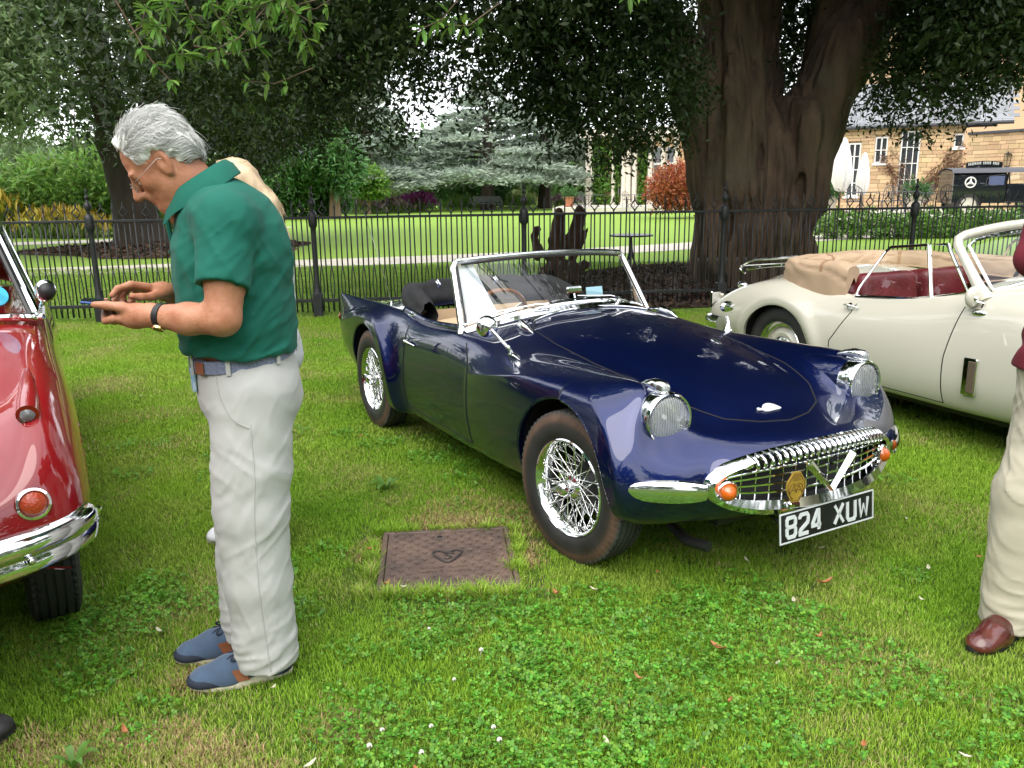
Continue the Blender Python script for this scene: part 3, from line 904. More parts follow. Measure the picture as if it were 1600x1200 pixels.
b.shift((-T0[0], -T0[1], 0)).build('limb', M['bark'], oak)

lobes = []
r_ = np.random.default_rng(5)
for x, y, z, a, c, h in [
    (-2.6, 9.6, 3.75, 1.5, 1.6, 1.75), (-1.2, 9.8, 3.85, 1.3, 1.5, 1.5), (.1, 9.7, 4.05, 1.3, 1.4, 1.5), (1.2, 10.2, 3.3, 1.1, 1.3, 1.35), (1.75, 10.4, 3.0, .75, 1.0, 1.0), (.75, 10.6, 2.9, .9, 1.0, 1.0), (-3.9, 10.6, 3.9, 1.6, 1.8, 2.1),
    (2.2, 9.6, 5.2, 1.5, 1.5, 1.2), (4.9, 10.2, 3.6, 1.0, 1.2, 1.2), (5.2, 10.5, 3.3, .8, 1.0, .95), (6.0, 10.4, 3.95, 1.1, 1.4, 1.35), (7.3, 10.8, 4.0, 1.3, 1.6, 1.25), (4.3, 14.0, 4.0, 1.2, .9, 1.5), (3.9, 14.0, 6.0, 1.5, .9, 1.5), (4.75, 14.2, 4.6, 1.2, .8, 1.9), (4.75, 14.2, 3.2, .9, .8, 1.1), (5.2, 12.9, 3.5, 1.0, 1.3, 1.1), (8.9, 11.2, 4.2, 1.5, 1.6, 1.4),
    (-1.8, 11.8, 6.2, 3.0, 3.0, 2.2), (1.5, 10.5, 7.2, 3.2, 3.4, 2.2), (4.5, 10.4, 7.0, 3.2, 3.2, 2.4), (7.5, 12, 6.6, 3.2, 3.0, 2.6), (3.4, 13, 9.2, 4.6, 4.2, 2.6),
    (.0, 7.6, 6.6, 2.6, 2.2, 1.7), (3.0, 7.4, 7.2, 2.6, 2.2, 1.7), (-3.6, 9.2, 6.4, 2.4, 2.2, 2.0), (6.4, 8.6, 6.6, 2.4, 2.0, 1.6), (3.4, 14.5, 5.2, 2.2, 1.4, 1.5), (6.4, 14, 4.8, 2.0, 1.6, 1.5), (10.4, 12.5, 6.2, 2.2, 2.2, 2.2)]:
    lobes.append((x, y, z, a, c, h))
    for _ in range(4):
        u = r_.normal(size=3); u /= np.linalg.norm(u)
        lobes.append((x + u[0] * a * .75, y + u[1] * c * .75, z + u[2] * h * .7, a * .5, c * .5, h * .5))
def oakcut(P):
    k = .30 * (P[:, 2] - 2)
    inside = (P[:, 0] - tx > -1.15 - k) & (P[:, 0] - tx < .80 + k) & (P[:, 2] < 4.6) & (P[:, 1] < 12.4)
    return ~inside & (P[:, 2] > 1.75)
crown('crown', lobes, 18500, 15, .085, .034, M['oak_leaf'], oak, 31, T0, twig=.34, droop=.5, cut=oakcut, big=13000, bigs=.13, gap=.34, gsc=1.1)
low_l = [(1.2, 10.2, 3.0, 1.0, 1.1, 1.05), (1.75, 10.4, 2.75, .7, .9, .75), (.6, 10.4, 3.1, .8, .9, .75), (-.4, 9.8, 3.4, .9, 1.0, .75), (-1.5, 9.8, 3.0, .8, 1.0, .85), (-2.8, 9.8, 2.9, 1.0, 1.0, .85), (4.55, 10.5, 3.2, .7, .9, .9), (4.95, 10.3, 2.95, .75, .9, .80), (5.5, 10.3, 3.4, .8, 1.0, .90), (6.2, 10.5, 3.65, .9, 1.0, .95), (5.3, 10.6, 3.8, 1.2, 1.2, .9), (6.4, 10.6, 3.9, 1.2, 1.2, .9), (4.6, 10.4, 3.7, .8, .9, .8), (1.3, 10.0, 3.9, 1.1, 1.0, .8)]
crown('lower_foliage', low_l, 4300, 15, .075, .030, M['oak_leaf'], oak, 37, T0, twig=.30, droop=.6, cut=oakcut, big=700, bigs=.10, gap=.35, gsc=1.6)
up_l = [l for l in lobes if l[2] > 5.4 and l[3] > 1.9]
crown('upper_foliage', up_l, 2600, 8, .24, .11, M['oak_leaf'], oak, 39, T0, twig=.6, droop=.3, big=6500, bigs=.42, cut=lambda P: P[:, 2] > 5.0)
# low sprays that hang into the light near the lawn
def sprays(specs, seed):
    r_ = np.random.default_rng(seed); V = []; Fq = []; n = 0; tw = MB()
    for (x, y, z, rad, cnt) in specs:
        for i in range(cnt):
            c = np.array([x, y, z]) + r_.normal(size=3) * rad
            ax = np.array([r_.normal() * .6, -.35 + r_.normal() * .5, -.3 + r_.normal() * .45]); ax /= np.linalg.norm(ax)
            tw.tube([c - ax * .30 + np.array([0, 0, .10]), c - ax * .1, c + ax * .06], [.004, .003, .002], 4)
            for q in range(3):
                cc = c + ax * (-.16 + .09 * q)
                for j in range(7):
                    a = j * 2.4 + r_.random(); u = np.cross(ax, [0.3, 0, 1.]); u /= np.linalg.norm(u); v = np.cross(ax, u)
                    d = (u * math.cos(a) + v * math.sin(a)) * .9 + ax * (.25 + .35 * (q == 2)) + np.array([0, 0, -.18]); d /= np.linalg.norm(d)
                    e = np.cross(d, [0, 0, 1.]); e /= np.linalg.norm(e) + 1e-6; up = np.cross(e, d)
                    L = .075 * (.7 + .6 * r_.random()); W = L * .27
                    pts = [cc, cc + d * L * .35 + e * W / 2 + up * L * .05, cc + d * L * .7 + e * W * .42 + up * L * .02, cc + d * L - up * L * .1, cc + d * L * .7 - e * W * .42 + up * L * .02, cc + d * L * .35 - e * W / 2 + up * L * .05, cc + d * L * .5 - up * .003]
                    V += pts; Fq += [(n, n + 1, n + 6, n + 5)[:4], (n + 1, n + 2, n + 3, n + 6), (n + 6, n + 3, n + 4, n + 5)]; n += 7
    return np.array(V), np.array(Fq), tw
V, Fq, tw = sprays([(-1.55, 4.2, 2.42, .16, 15), (-1.30, 4.15, 2.22, .10, 7), (-1.05, 4.2, 2.36, .10, 8), (-1.75, 4.3, 2.62, .14, 9), (-1.1, 4.3, 2.62, .15, 9), (-.38, 4.1, 2.50, .10, 8), (-.30, 4.15, 2.66, .10, 6), (.62, 4.1, 2.56, .09, 6), (.92, 4.1, 2.57, .08, 6), (-2.1, 4.5, 2.7, .15, 8)], 3)
link('leaf_spray', new_mesh('leaf_spray', V - np.array(T0), [Fq], False), M['spring_leaf'], oak)
tag(tw.shift((-T0[0], -T0[1], 0)).build('twig', M['bark'], oak), kind='stuff')

# ---- the grey-green evergreen on the left
T1 = (-10.2, 22.3, 0)
t1 = thing('evergreen_oak_tree', 'grey green evergreen tree with a dark leaning trunk in a bark bed at far left', 'tree', T1)
s = SDF((-13, 20.5, -.2), (-7.5, 24.5, 6.2), .07)
s.path([(-9.85, 22.3, -.2), (-9.95, 22.3, 1.0), (-10.25, 22.3, 2.8), (-10.6, 22.3, 5.8)], [.72, .50, .42, .36], .2)
s.path([(-10.1, 22.3, 2.0), (-9.2, 22.2, 3.6), (-8.3, 22, 5.6)], [.4, .3, .2], .15)
for a in range(6): s.cone((-9.85 + math.cos(a) * .7, 22.3 + math.sin(a) * .65, -.1), (-9.95, 22.3, 1.5), .2, .24, .2)
s.noise(1.8, .07, 3); s.build('trunk', M['bark_dark'], t1, 1, T1)
lob = []
r_ = np.random.default_rng(15)
for x, y, z, a, c, h in [(-13.5, 19.6, 4.3, 2.2, 2, 2.2), (-11.6, 19.4, 4.9, 1.9, 1.9, 1.9), (-15.8, 20, 4.2, 2.2, 2.2, 2.4), (-10.2, 20, 6.0, 2.6, 2.2, 2.0), (-13, 21, 7.6, 3.4, 3, 2.6), (-7.4, 21, 6.2, 2.4, 2.4, 2.2),
                         (-9, 22, 9, 3.4, 3.2, 2.4), (-16.5, 22, 7, 3, 3, 2.6), (-12.9, 23.5, 4.6, 2.4, 1.5, 1.7), (-6.6, 22.8, 4.9, 2.2, 1.6, 1.5), (-5.2, 21.5, 5.6, 1.9, 1.9, 1.9), (-8.2, 24.2, 4.6, 2.4, 1.5, 1.7), (-17.6, 20.6, 2.9, 1.5, 1.6, 1.5)]:
    lob.append((x, y, z, a, c, h))
    for _ in range(5):
        u = r_.normal(size=3); u /= np.linalg.norm(u)
        lob.append((x + u[0] * a * .8, y + u[1] * c * .8, z + u[2] * h * .75, a * .42, c * .42, h * .42))
crown('crown', lob, 8500, 14, .17, .062, M['grey_leaf'], t1, 41, T1, twig=.5, droop=.35, cut=lambda P: P[:, 2] > 2.2, big=3500, bigs=.36)

# ---- a darker evergreen between them, further back
T2 = (-8.5, 27.5, 0)
t2 = thing('dark_evergreen_tree', 'dark bushy evergreen behind the walkers, its skirts hanging low', 'tree', T2)
b = MB(); limb(b, [(-8.5, 27.5, -.1), (-8.3, 27.5, 2.5), (-7.2, 27.6, 6)], .4, .2); b.shift((8.5, -27.5, 0)).build('trunk', M['bark_dark'], t2)
lob = []
for x, y, z, a, c, h in [(-8.2, 26.5, 4.2, 2.0, 1.9, 2.0), (-6.0, 26.3, 5.6, 2.0, 1.8, 1.9), (-9.8, 27.2, 4.6, 1.9, 2, 2.3), (-7, 27.5, 8.0, 3.5, 3, 3), (-4.4, 27, 6.6, 1.6, 1.8, 1.7)]:
    lob.append((x, y, z, a, c, h))
    for _ in range(5):
        u = r_.normal(size=3); u /= np.linalg.norm(u)
        lob.append((x + u[0] * a * .8, y + u[1] * c * .8, z + u[2] * h * .75, a * .42, c * .42, h * .42))
crown('crown', lob, 3800, 13, .20, .06, M['oak_leaf'], t2, 43, T2, twig=.5, droop=.5, big=1800, bigs=.4, cut=lambda P: P[:, 2] > 1.2)

# ---- blue cedars in layered plates
def cedar(x, y, H, W, label, seed, zb=1.6):
    t = thing('cedar_tree', label, 'tree', (x, y, 0), group=None)
    r_ = np.random.default_rng(seed); b = MB()
    limb(b, [(0, 0, -.2), (.1, 0, H * .4), (0, .1, H)], W * .095, .06)
    V = []; nb = int(64 * (H + 2) / 12)
    for i in range(nb):
        f = (i + r_.random()) / nb; z = zb + (H - zb) * f ** 1.15
        L = W * (1 - f ** 1.5) * (.65 + .5 * r_.random()) + .4
        a = r_.random() * 6.283; d = np.array([math.cos(a), math.sin(a), .06 - .12 * r_.random()])
        if i % 2 == 0: b.tube([(0, 0, z - .3), tuple(d * L * .5 + [0, 0, z]), tuple(d * L * .95 + [0, 0, z - .08 * L])], [.11, .06, .02], 5)
        n = int(70 + 60 * L)
        t_ = .15 + .85 * np.sqrt(r_.random(n)); la = r_.normal(size=n) * .22 * L * (.35 + .65 * np.sin(np.pi * np.clip(t_, 0, .95)))
        e = np.array([-d[1], d[0], 0])
        P = d * (t_ * L)[:, None] + e * la[:, None] + np.c_[np.zeros((n, 2)), z - .10 * L * t_ ** 2 + r_.normal(size=n) * .10 - .05 * np.abs(la)]
        dd = d * .8 + r_.normal(size=(n, 3)) * np.array([.7, .7, .22]) + np.array([0, 0, .10]); dd /= np.linalg.norm(dd, axis=1)[:, None]
        V.append(leaf_quads(P, dd, .50 * (.5 + r_.random(n)), .15, seed + i))
    V = np.vstack(V)
    b.build('trunk', M['bark_dark'], t)
    link('crown', new_mesh('crown', V, [np.arange(len(V)).reshape(-1, 4)], False), M['cedar_leaf'], t)
cedar(-9.6, 57, 9.5, 4.6, 'pale blue cedar with feathery layers left of the purple flowers', 5, 1.8)
cedar(-1.6, 60, 8.8, 6.2, 'blue cedar with wide flat layers, a bench at its stout trunk', 6, 2.2)
cedar(2.6, 63, 9.6, 5.8, 'blue cedar with layered boughs nearest the columned house', 7, 2.2)

def shrub(name, label, cat, x, y, lobes, m, ncl, per, L, W, seed, trunk=None, twig=.4, z=0, group=None, big=0, bigs=.3):
    t = thing(name, label, cat, (x, y, z), group=group)
    b = MB()
    tr = trunk or [[(0, 0, -.1), (.05, 0, .6)]]
    for p in tr: limb(b, p, .11 if not trunk else trunk_r, .03 if not trunk else trunk_r * .5)
    b.build('trunk' if 'tree' in name else 'stem', M['bark_tan'], t)
    crown('crown' if 'tree' in name else 'foliage', lobes, ncl, per, L, W, m, t, seed, twig=twig, big=big, bigs=bigs)
    return t
trunk_r = .36
yl = []
for x, y, z, a, c, h in [(-1.0, 0, 3.4, 2.2, 2.0, 1.5), (.5, -.3, 2.7, 1.1, 1.2, 1.0), (-2.4, 0, 2.3, 1.7, 1.6, 1.4), (-1.2, 0, 4.9, 1.7, 1.5, 1.5), (-3.4, 0, 1.8, 1.3, 1.2, 1.2)]:
    yl.append((x, y, z, a, c, h))
    for _ in range(5):
        u = r_.normal(size=3); u /= np.linalg.norm(u); yl.append((x + u[0] * a * .8, y + u[1] * c * .8, z + u[2] * h * .75, a * .4, c * .4, h * .4))
shrub('conifer_tree', 'mid green conifer with a bare tan trunk on the far lawn edge', 'tree', -9.6, 46, yl, M['yew_leaf'], 2600, 12, .32, .10, 51, [[(0, 0, -.1), (.02, 0, 1.4), (0, 0, 4)]], .5, big=900, bigs=.5)
trunk_r = .12
shrub('small_tree', 'slim young leafy tree standing in the far flower border', 'tree', -8.9, 53, [(0, 0, 2.1, .9, .8, .7), (.5, 0, 1.8, .6, .6, .5), (-.5, 0, 1.8, .6, .6, .5)], M['lime_leaf'], 500, 10, .3, .14, 52, [[(0, 0, -.1), (.02, 0, 1.2), (0, 0, 2.6)]])
shrub('bright_shrub', 'bright green spreading shrub behind the left trunk', 'shrub', -15.8, 31, [(0, 0, 1.8, 2.6, 1.6, 1.1), (1.4, 0, 1.3, 1.5, 1.2, .9), (-2.2, 0, 1.3, 1.8, 1.3, .9)], M['lime_leaf'], 1100, 12, .28, .09, 53, big=250)
shrub('olive_shrub', 'grey green rounded shrub beyond the far left path', 'shrub', -20.5, 33, [(0, 0, 1.6, 2.2, 1.6, 1.5), (2, 0, 2.2, 1.6, 1.2, 1.4)], M['grey_leaf'], 900, 12, .26, .09, 54, big=250)
shrub('leafy_shrub', 'dark leafy shrub in the border beneath the mid green conifer', 'shrub', -12.6, 47, [(0, 0, 1.2, 2.2, 1.4, 1.2), (2.4, .5, .9, 1.2, 1.0, .8), (-2, 0, 1.2, 1.6, 1.4, 1.2)], M['yew_leaf'], 900, 12, .3, .10, 55, big=250)
shrub('glossy_shrub', 'round green shrub growing between the cedars in the distance', 'shrub', -5.2, 68, [(0, 0, 2.4, 3, 2, 2.2), (3, 0, 1.6, 2.2, 1.6, 1.5), (-3, 0, 1.7, 2, 1.6, 1.5)], M['yew_leaf'], 1100, 12, .42, .16, 56, big=300, bigs=.6)
acer = shrub('red_maple', 'low weeping maple with rust red leaves left of the great trunk', 'shrub', 8.15, 40, [(0, 0, 1.35, 1.25, 1.1, .75), (.7, 0, 1.0, .8, .8, .6), (-.75, 0, .95, .75, .8, .65), (0, 0, .7, 1.2, 1, .5)], M['acer_leaf'], 900, 14, .18, .05, 57, z=.35, big=300)

# ---- far wood that closes the view: one mass
r_ = np.random.default_rng(77)
wl_ = []
for x in np.arange(-95, 100, 7.5):
    y = 95 + r_.uniform(-6, 8); h = r_.uniform(2.4, 3.8)
    wl_.append((x, y, h, 6.5, 4, h)); wl_.append((x + r_.uniform(-3, 3), y - 2, h * 1.6, 3.6, 3, 2.4)); wl_.append((x + 3, y - 3, 2, 5, 3, 3))
o = crown('far_woodland', wl_, 9000, 10, .95, .5, M['wood_leaf'], None, 88, twig=1.4, big=3500, bigs=1.6)
tag(o, kind='stuff')

# ---- border planting along the far lawn
def clump(name, label, cat, x, y, w, h, m, seed, n=420, wid=.05, z=0, head=None):
    r_ = np.random.default_rng(seed)
    t = thing(name, label, cat, (x, y, z))
    p = np.c_[r_.normal(size=n) * w * .42, r_.normal(size=n) * w * .25, np.zeros(n)]
    d = np.c_[r_.normal(size=(n, 2)) * .28, np.ones(n)] ; d /= np.linalg.norm(d, axis=1)[:, None]
    L = h * (.6 + .5 * r_.random(n)) * np.exp(-(p[:, 0] / w) ** 2 * .8)
    V = leaf_quads(p, d, L, wid, seed)
    link('foliage', new_mesh('foliage', V, [np.arange(len(V)).reshape(-1, 4)], False), m, t)
    if head is not None:
        q = p + d * (L * .8)[:, None]; dd = np.repeat(d, 1, 0)
        V = leaf_quads(np.vstack([q, q + r_.normal(size=q.shape) * .06]), np.vstack([dd, dd]), .28 * h, .10, seed + 1)
        link('flower_head', new_mesh('flower_head', V, [np.arange(len(V)).reshape(-1, 4)], False), head, t)
    return t
M['tall_grass'] = leaf_mat('border_grass', (.15, .25, .06), (.24, .30, .11), .3, .3)
M['dry_grass'] = leaf_mat('dry_border_grass', (.30, .27, .13), (.40, .34, .18), .3, .3)
M['magenta'] = mat('magenta_petal', (.42, .055, .40), .6, island=.4)
M['pinkish'] = mat('dusty_pink_petal', (.33, .22, .26), .6, island=.3)
M['yellow_bloom'] = mat('yellow_petal', (.50, .38, .06), .6, island=.4)
clump('magenta_flowers', 'bright magenta flower clump in the far border', 'flowers', -6.35, 59, 1.3, 1.35, M['tall_grass'], 1, head=M['magenta'])
clump('purple_flowers', 'smaller purple flower clump just left of the bright magenta one', 'flowers', -7.5, 59.5, 1.1, 1.0, M['tall_grass'], 2, head=M['magenta'])
clump('pampas_grass', 'tall green ornamental grass behind the magenta flowers', 'grass clump', -8.7, 62, 2.6, 1.9, M['tall_grass'], 3, 600)
clump('pink_grass', 'dusty pink flowering grass between the slim tree and the conifer', 'grass clump', -10.0, 54.5, 1.7, 1.15, M['tall_grass'], 4, head=M['pinkish'])
clump('seed_grass', 'dusty pink seed heads between the slim young tree and the purple flowers', 'grass clump', -8.2, 56.5, 1.6, 1.1, M['tall_grass'], 5, head=M['pinkish'])
clump('meadow_grass', 'bright green grass clump left of the benched cedar trunk', 'grass clump', -3.6, 64, 2.4, 1.25, M['lime_leaf'], 6, 600)
clump('border_grass', 'bright green grass clump right of the benched cedar trunk', 'grass clump', 1.0, 66, 2.2, 1.35, M['lime_leaf'], 7, 600)
clump('straw_grass', 'pale straw coloured grasses beyond the benched cedar', 'grass clump', .2, 69, 3.2, 1.5, M['dry_grass'], 8, 600)
clump('lavender', 'dusty pink grass at the foot of the right hand cedar', 'grass clump', 4.4, 66, 1.6, 1.0, M['tall_grass'], 9, head=M['pinkish'])
for k, (x, y, w, h, m, hd, lab) in enumerate([(-20.6, 30.5, 2.0, 1.7, 'dry_grass', None, 'tall straw coloured grass at the far left edge beyond the path'), (-18.2, 30.2, 1.6, 1.6, 'tall_grass', 'yellow_bloom', 'tall yellow flowering perennials left of the dark leaning trunk'),
      (-15.6, 29.3, 1.6, 1.1, 'tall_grass', 'yellow_bloom', 'low yellow flowers beside the far left path'), (-19.3, 27.6, 1.7, .55, 'tall_grass', 'pinkish', 'low dusky red ground planting along the far left path'), (-13.6, 31.6, 1.5, 1.5, 'tall_grass', None, 'green leafy perennials just left of the dark leaning trunk')]):
    clump('border_plant', lab, 'plant', x, y, w, h, M[m], 20 + k, 520, .06, head=M[hd] if hd else None)
# ================================================================== CAR BODY TOOLS
def bspl_basis(n, t):
    """uniform cubic B-spline, clamped by reflecting end points; t in [0,n-1]; returns idx (m,4), w (m,4)"""
    i = np.clip(np.floor(t).astype(int), 0, n - 2); f = t - i
    w = np.stack([(1 - f) ** 3, 3 * f ** 3 - 6 * f ** 2 + 4, -3 * f ** 3 + 3 * f ** 2 + 3 * f + 1, f ** 3], -1) / 6
    return np.stack([i, i + 1, i + 2, i + 3], -1), w
def pad(A, axis):
    A = np.moveaxis(A, axis, 0)
    A = np.concatenate([(2 * A[:1] - A[1:2]), A, (2 * A[-1:] - A[-2:-1])], 0)
    return np.moveaxis(A, 0, axis)
class Net:
    """control net (stations, rows, 3) -> smooth surface that nearly passes through it"""
    def __init__(s, D, it=4, g=.75):
        s.D = np.asarray(D, float); s.C = s.D.copy()
        ns, nr = s.D.shape[:2]
        for _ in range(it):
            E_ = s.ev(np.arange(ns), np.arange(nr)); s.C += g * (s.D - E_)
    def ev(s, u, v):
        C = pad(pad(s.C, 0), 1); ns, nr = s.D.shape[:2]
        iu, wu = bspl_basis(ns, np.asarray(u, float)); iv, wv = bspl_basis(nr, np.asarray(v, float))
        A = (C[iu] * wu[:, :, None, None]).sum(1)
        return (A[:, iv] * wv[None, :, :, None]).sum(2)
    def at(s, u, v):
        """pointwise"""
        C = pad(pad(s.C, 0), 1); ns, nr = s.D.shape[:2]
        iu, wu = bspl_basis(ns, np.asarray(u, float)); iv, wv = bspl_basis(nr, np.asarray(v, float))
        return (C[iu[:, :, None], iv[:, None, :]] * (wu[:, :, None] * wv[:, None, :])[..., None]).sum((1, 2))
def grid_normals(P):
    du = np.gradient(P, axis=0); dv = np.gradient(P, axis=1)
    n = np.cross(du, dv); return n / (np.linalg.norm(n, axis=-1)[..., None] + 1e-12)
def set_normals(me, N):
    me.normals_split_custom_set_from_vertices([tuple(x) for x in N])

def face_mesh(name, P, N, mask, sides=(1, -1)):
    """grid P (a,b,3) on the +y side, keep faces where mask (a-1,b-1); mirrored to -y too"""
    a, b = P.shape[:2]; i, j = np.nonzero(mask)
    Vs, Fs, Ns = [], [], []; off = 0
    F = np.stack([i * b + j, (i + 1) * b + j, (i + 1) * b + j + 1, i * b + j + 1], -1)
    used = np.unique(F); re = np.full(a * b, -1); re[used] = np.arange(len(used)); F = re[F]
    V = P.reshape(-1, 3)[used]; n = N.reshape(-1, 3)[used]
    for sg in sides:
        S = np.array([1, sg, 1.]); Vs.append(V * S); Ns.append(n * S)
        Fs.append((F if sg < 0 else F[:, ::-1]) + off); off += len(V)
    return np.vstack(Vs), np.vstack(Fs), np.vstack(Ns)
def link_panel(name, VFN, m, parent):
    V, F, N = VFN
    me = new_mesh(name, V, [F]); set_normals(me, N)
    return link(name, me, m, parent)

def car_paint(name, col, flake=0.0, rough=.45):
    m = bpy.data.materials.new(name); m.use_nodes = True
    b = m.node_tree.nodes['Principled BSDF']
    b.inputs['Base Color'].default_value = (*col, 1); b.inputs['Roughness'].default_value = rough; b.inputs['Metallic'].default_value = flake
    b.inputs['Coat Weight'].default_value = 1.0; b.inputs['Coat Roughness'].default_value = .015; b.inputs['Coat IOR'].default_value = 1.62
    b.inputs['Specular IOR Level'].default_value = .12
    return m
M['navy'] = car_paint('navy_paint', (.0030, .0095, .072), .85, .42)
M['cream'] = car_paint('cream_paint', (.56, .54, .455))
M["red_paint"] = car_paint("red_paint", (.27, .005, .008))
M['seam'] = mat('shut_line', (.004, .004, .005), .8)
M['tyre'] = mat('tyre_rubber', (.028, .026, .026), .62, col2=(.115, .062, .042), scale=2.6, bump=.1, bscale=200)
def tyre_dirt(m):
    N, L = m.node_tree.nodes, m.node_tree.links; b = N['Principled BSDF']; tcn = N.new('ShaderNodeTexCoord'); sx = N.new('ShaderNodeSeparateXYZ'); L.new(tcn.outputs['Object'], sx.inputs[0])
    cv = N.new('ShaderNodeCombineXYZ'); L.new(sx.outputs[0], cv.inputs[0]); L.new(sx.outputs[2], cv.inputs[1]); ln = N.new('ShaderNodeVectorMath'); ln.operation = 'LENGTH'; L.new(cv.outputs[0], ln.inputs[0])
    r = N.new('ShaderNodeValToRGB'); L.new(ln.outputs['Value'], r.inputs[0]); cr_ = r.color_ramp
    while len(cr_.elements) < 5: cr_.elements.new(.5)
    for el, (p_, c_) in zip(cr_.elements, ((.24, (.024, .023, .023)), (.268, (.034, .028, .026)), (.288, (.125, .070, .048)), (.305, (.115, .066, .046)), (.314, (.060, .059, .058)))): el.position = p_; el.color = (*c_, 1)
    n = N.new('ShaderNodeTexNoise'); n.inputs['Scale'].default_value = 9; n.inputs['Detail'].default_value = 6; L.new(tcn.outputs['Object'], n.inputs['Vector'])
    mr = N.new('ShaderNodeMapRange'); mr.inputs[1].default_value = .3; mr.inputs[2].default_value = .7; mr.inputs[3].default_value = .55; mr.inputs[4].default_value = 1.15; L.new(n.outputs['Fac'], mr.inputs[0])
    hs = N.new('ShaderNodeHueSaturation'); L.new(r.outputs[0], hs.inputs['Color']); L.new(mr.outputs[0], hs.inputs['Value']); L.new(hs.outputs[0], b.inputs['Base Color'])
tyre_dirt(M['tyre'])
M['tread'] = mat('tread_rubber', (.055, .055, .056), .7, var=.3, scale=20)
M['tan_leather'] = mat('tan_leather', (.60, .43, .27), .45, var=.10, scale=6, bump=.25, bscale=140)
M['maroon_leather'] = mat('maroon_leather', (.12, .012, .018), .38, var=.25, scale=7, bump=.35, bscale=60)
M['black_canvas'] = mat('black_canvas', (.016, .016, .018), .8, var=.3, scale=10, bump=.3, bscale=400)
M['wood_rim'] = mat('varnished_wood', (.23, .075, .022), .22, var=.35, scale=14, coat=.6, stretch=(1, 6, 1))
M['amber'] = mat('amber_lens', (.62, .115, .008), .12, spec=.7, coat=.6)
M['lamp_in'] = mat('lamp_reflector', (.9, .9, .9), .22, 1.0)
M['lamp_glass'] = bpy.data.materials.new('fluted_lens'); M['lamp_glass'].use_nodes = True
def _lens(m):
    N, L = m.node_tree.nodes, m.node_tree.links; N.clear()
    o = N.new('ShaderNodeOutputMaterial'); t = N.new('ShaderNodeBsdfTransparent'); g = N.new('ShaderNodeBsdfGlossy'); d = N.new('ShaderNodeBsdfDiffuse')
    t.inputs[0].default_value = (.92, .95, .95, 1); g.inputs['Roughness'].default_value = .06; d.inputs[0].default_value = (.72, .75, .76, 1)
    tc_ = N.new('ShaderNodeTexCoord'); w = N.new('ShaderNodeTexWave'); w.inputs['Scale'].default_value = 30; w.bands_direction = 'Y'; w.inputs['Distortion'].default_value = .6
    L.new(tc_.outputs['Object'], w.inputs['Vector'])
    bp = N.new('ShaderNodeBump'); bp.inputs['Strength'].default_value = .6; bp.inputs['Distance'].default_value = .004; L.new(w.outputs['Fac'], bp.inputs['Height'])
    L.new(bp.outputs[0], g.inputs['Normal']); L.new(bp.outputs[0], d.inputs['Normal']); mrw = N.new('ShaderNodeMapRange'); mrw.inputs[3].default_value = .26; mrw.inputs[4].default_value = .40; L.new(w.outputs['Fac'], mrw.inputs[0])
    m1 = N.new('ShaderNodeMixShader'); L.new(mrw.outputs[0], m1.inputs[0]); L.new(t.outputs[0], m1.inputs[1]); L.new(d.outputs[0], m1.inputs[2])
    f = N.new('ShaderNodeFresnel'); ior_in(N, L, f, 1.6); m2 = N.new('ShaderNodeMixShader'); L.new(f.outputs[0], m2.inputs[0]); L.new(m1.outputs[0], m2.inputs[1]); L.new(g.outputs[0], m2.inputs[2])
    L.new(m2.outputs[0], o.inputs[0])
_lens(M['lamp_glass'])

def MAT4(loc, x=None, z=None, rot=None):
    """matrix that takes local Z to z (and local X near x)"""
    if rot is not None: A = np.asarray(rot)
    else:
        z = np.asarray(z, float); z = z / np.linalg.norm(z); x = np.asarray(x if x is not None else ((1, 0, 0) if abs(z[0]) < .9 else (0, 1, 0)), float)
        y = np.cross(z, x); y /= np.linalg.norm(y); x = np.cross(y, z); A = np.stack([x, y, z], 1)
    Mx = np.eye(4); Mx[:3, :3] = A; Mx[:3, 3] = loc; return Mx

# ------------------------------------------------------------------ wheels (local Y = axle, outer face towards -Y)
def tyre_mesh(Ro=.323, Ri=.205, wd=.165, grooves=5, blocks=64):
    h = wd / 2
    side = [(Ri, -h * .82), (Ri + .012, -h * .95), (Ri + .035, -h * 1.02), (Ri + .06, -h * 1.0), (Ro - .028, -h * .93), (Ro - .022, -h * .90), (Ro - .012, -h * .84)]
    tread = []
    xs = np.linspace(-h * .80, h * .80, grooves * 4 + 1)
    for k, x in enumerate(xs):
        gr = (k % 4 == 2)
        z = Ro - .004 * (abs(x) / h) ** 2
        if gr: tread += [(z, x - .004), (z - .007, x - .003), (z - .007, x + .003), (z, x + .004)]
        else: tread.append((z, x))
    prof = side + tread + [(r, -z) for r, z in side[::-1]]
    p = np.array(prof); nseg = blocks * 3
    a = np.linspace(0, 2 * np.pi, nseg, endpoint=False)
    rad = np.repeat(p[:, 0][:, None], nseg, 1).copy()
    edge = (np.abs(p[:, 1]) > h * .52) & (p[:, 0] > Ro - .030)
    cut = (np.arange(nseg) % 3 == 0)
    rad[np.ix_(edge, cut)] -= .006
    V = np.stack([rad * np.cos(a), np.repeat(p[:, 1][:, None], nseg, 1), rad * np.sin(a)], -1)
    b = MB(); b.grid(V, cv=True, flip=True); return b.mesh('tyre', True, 40)
def arc_text_ticks(b, r, h, n, a0, a1, wdt=.012):
    """worn raised characters on a sidewall, as short bars"""
    r_ = np.random.default_rng(3)
    for k in range(n):
        a = a0 + (a1 - a0) * k / n
        for q in range(3):
            if r_.random() < .7:
                rr = r - .012 + q * .012; aa = a + r_.uniform(-.01, .02)
                b.box((rr * math.cos(aa), h, rr * math.sin(aa)), (.016 if q % 2 else .004, .003, .004 if q % 2 else .018), rot=rotm('Y', -aa))
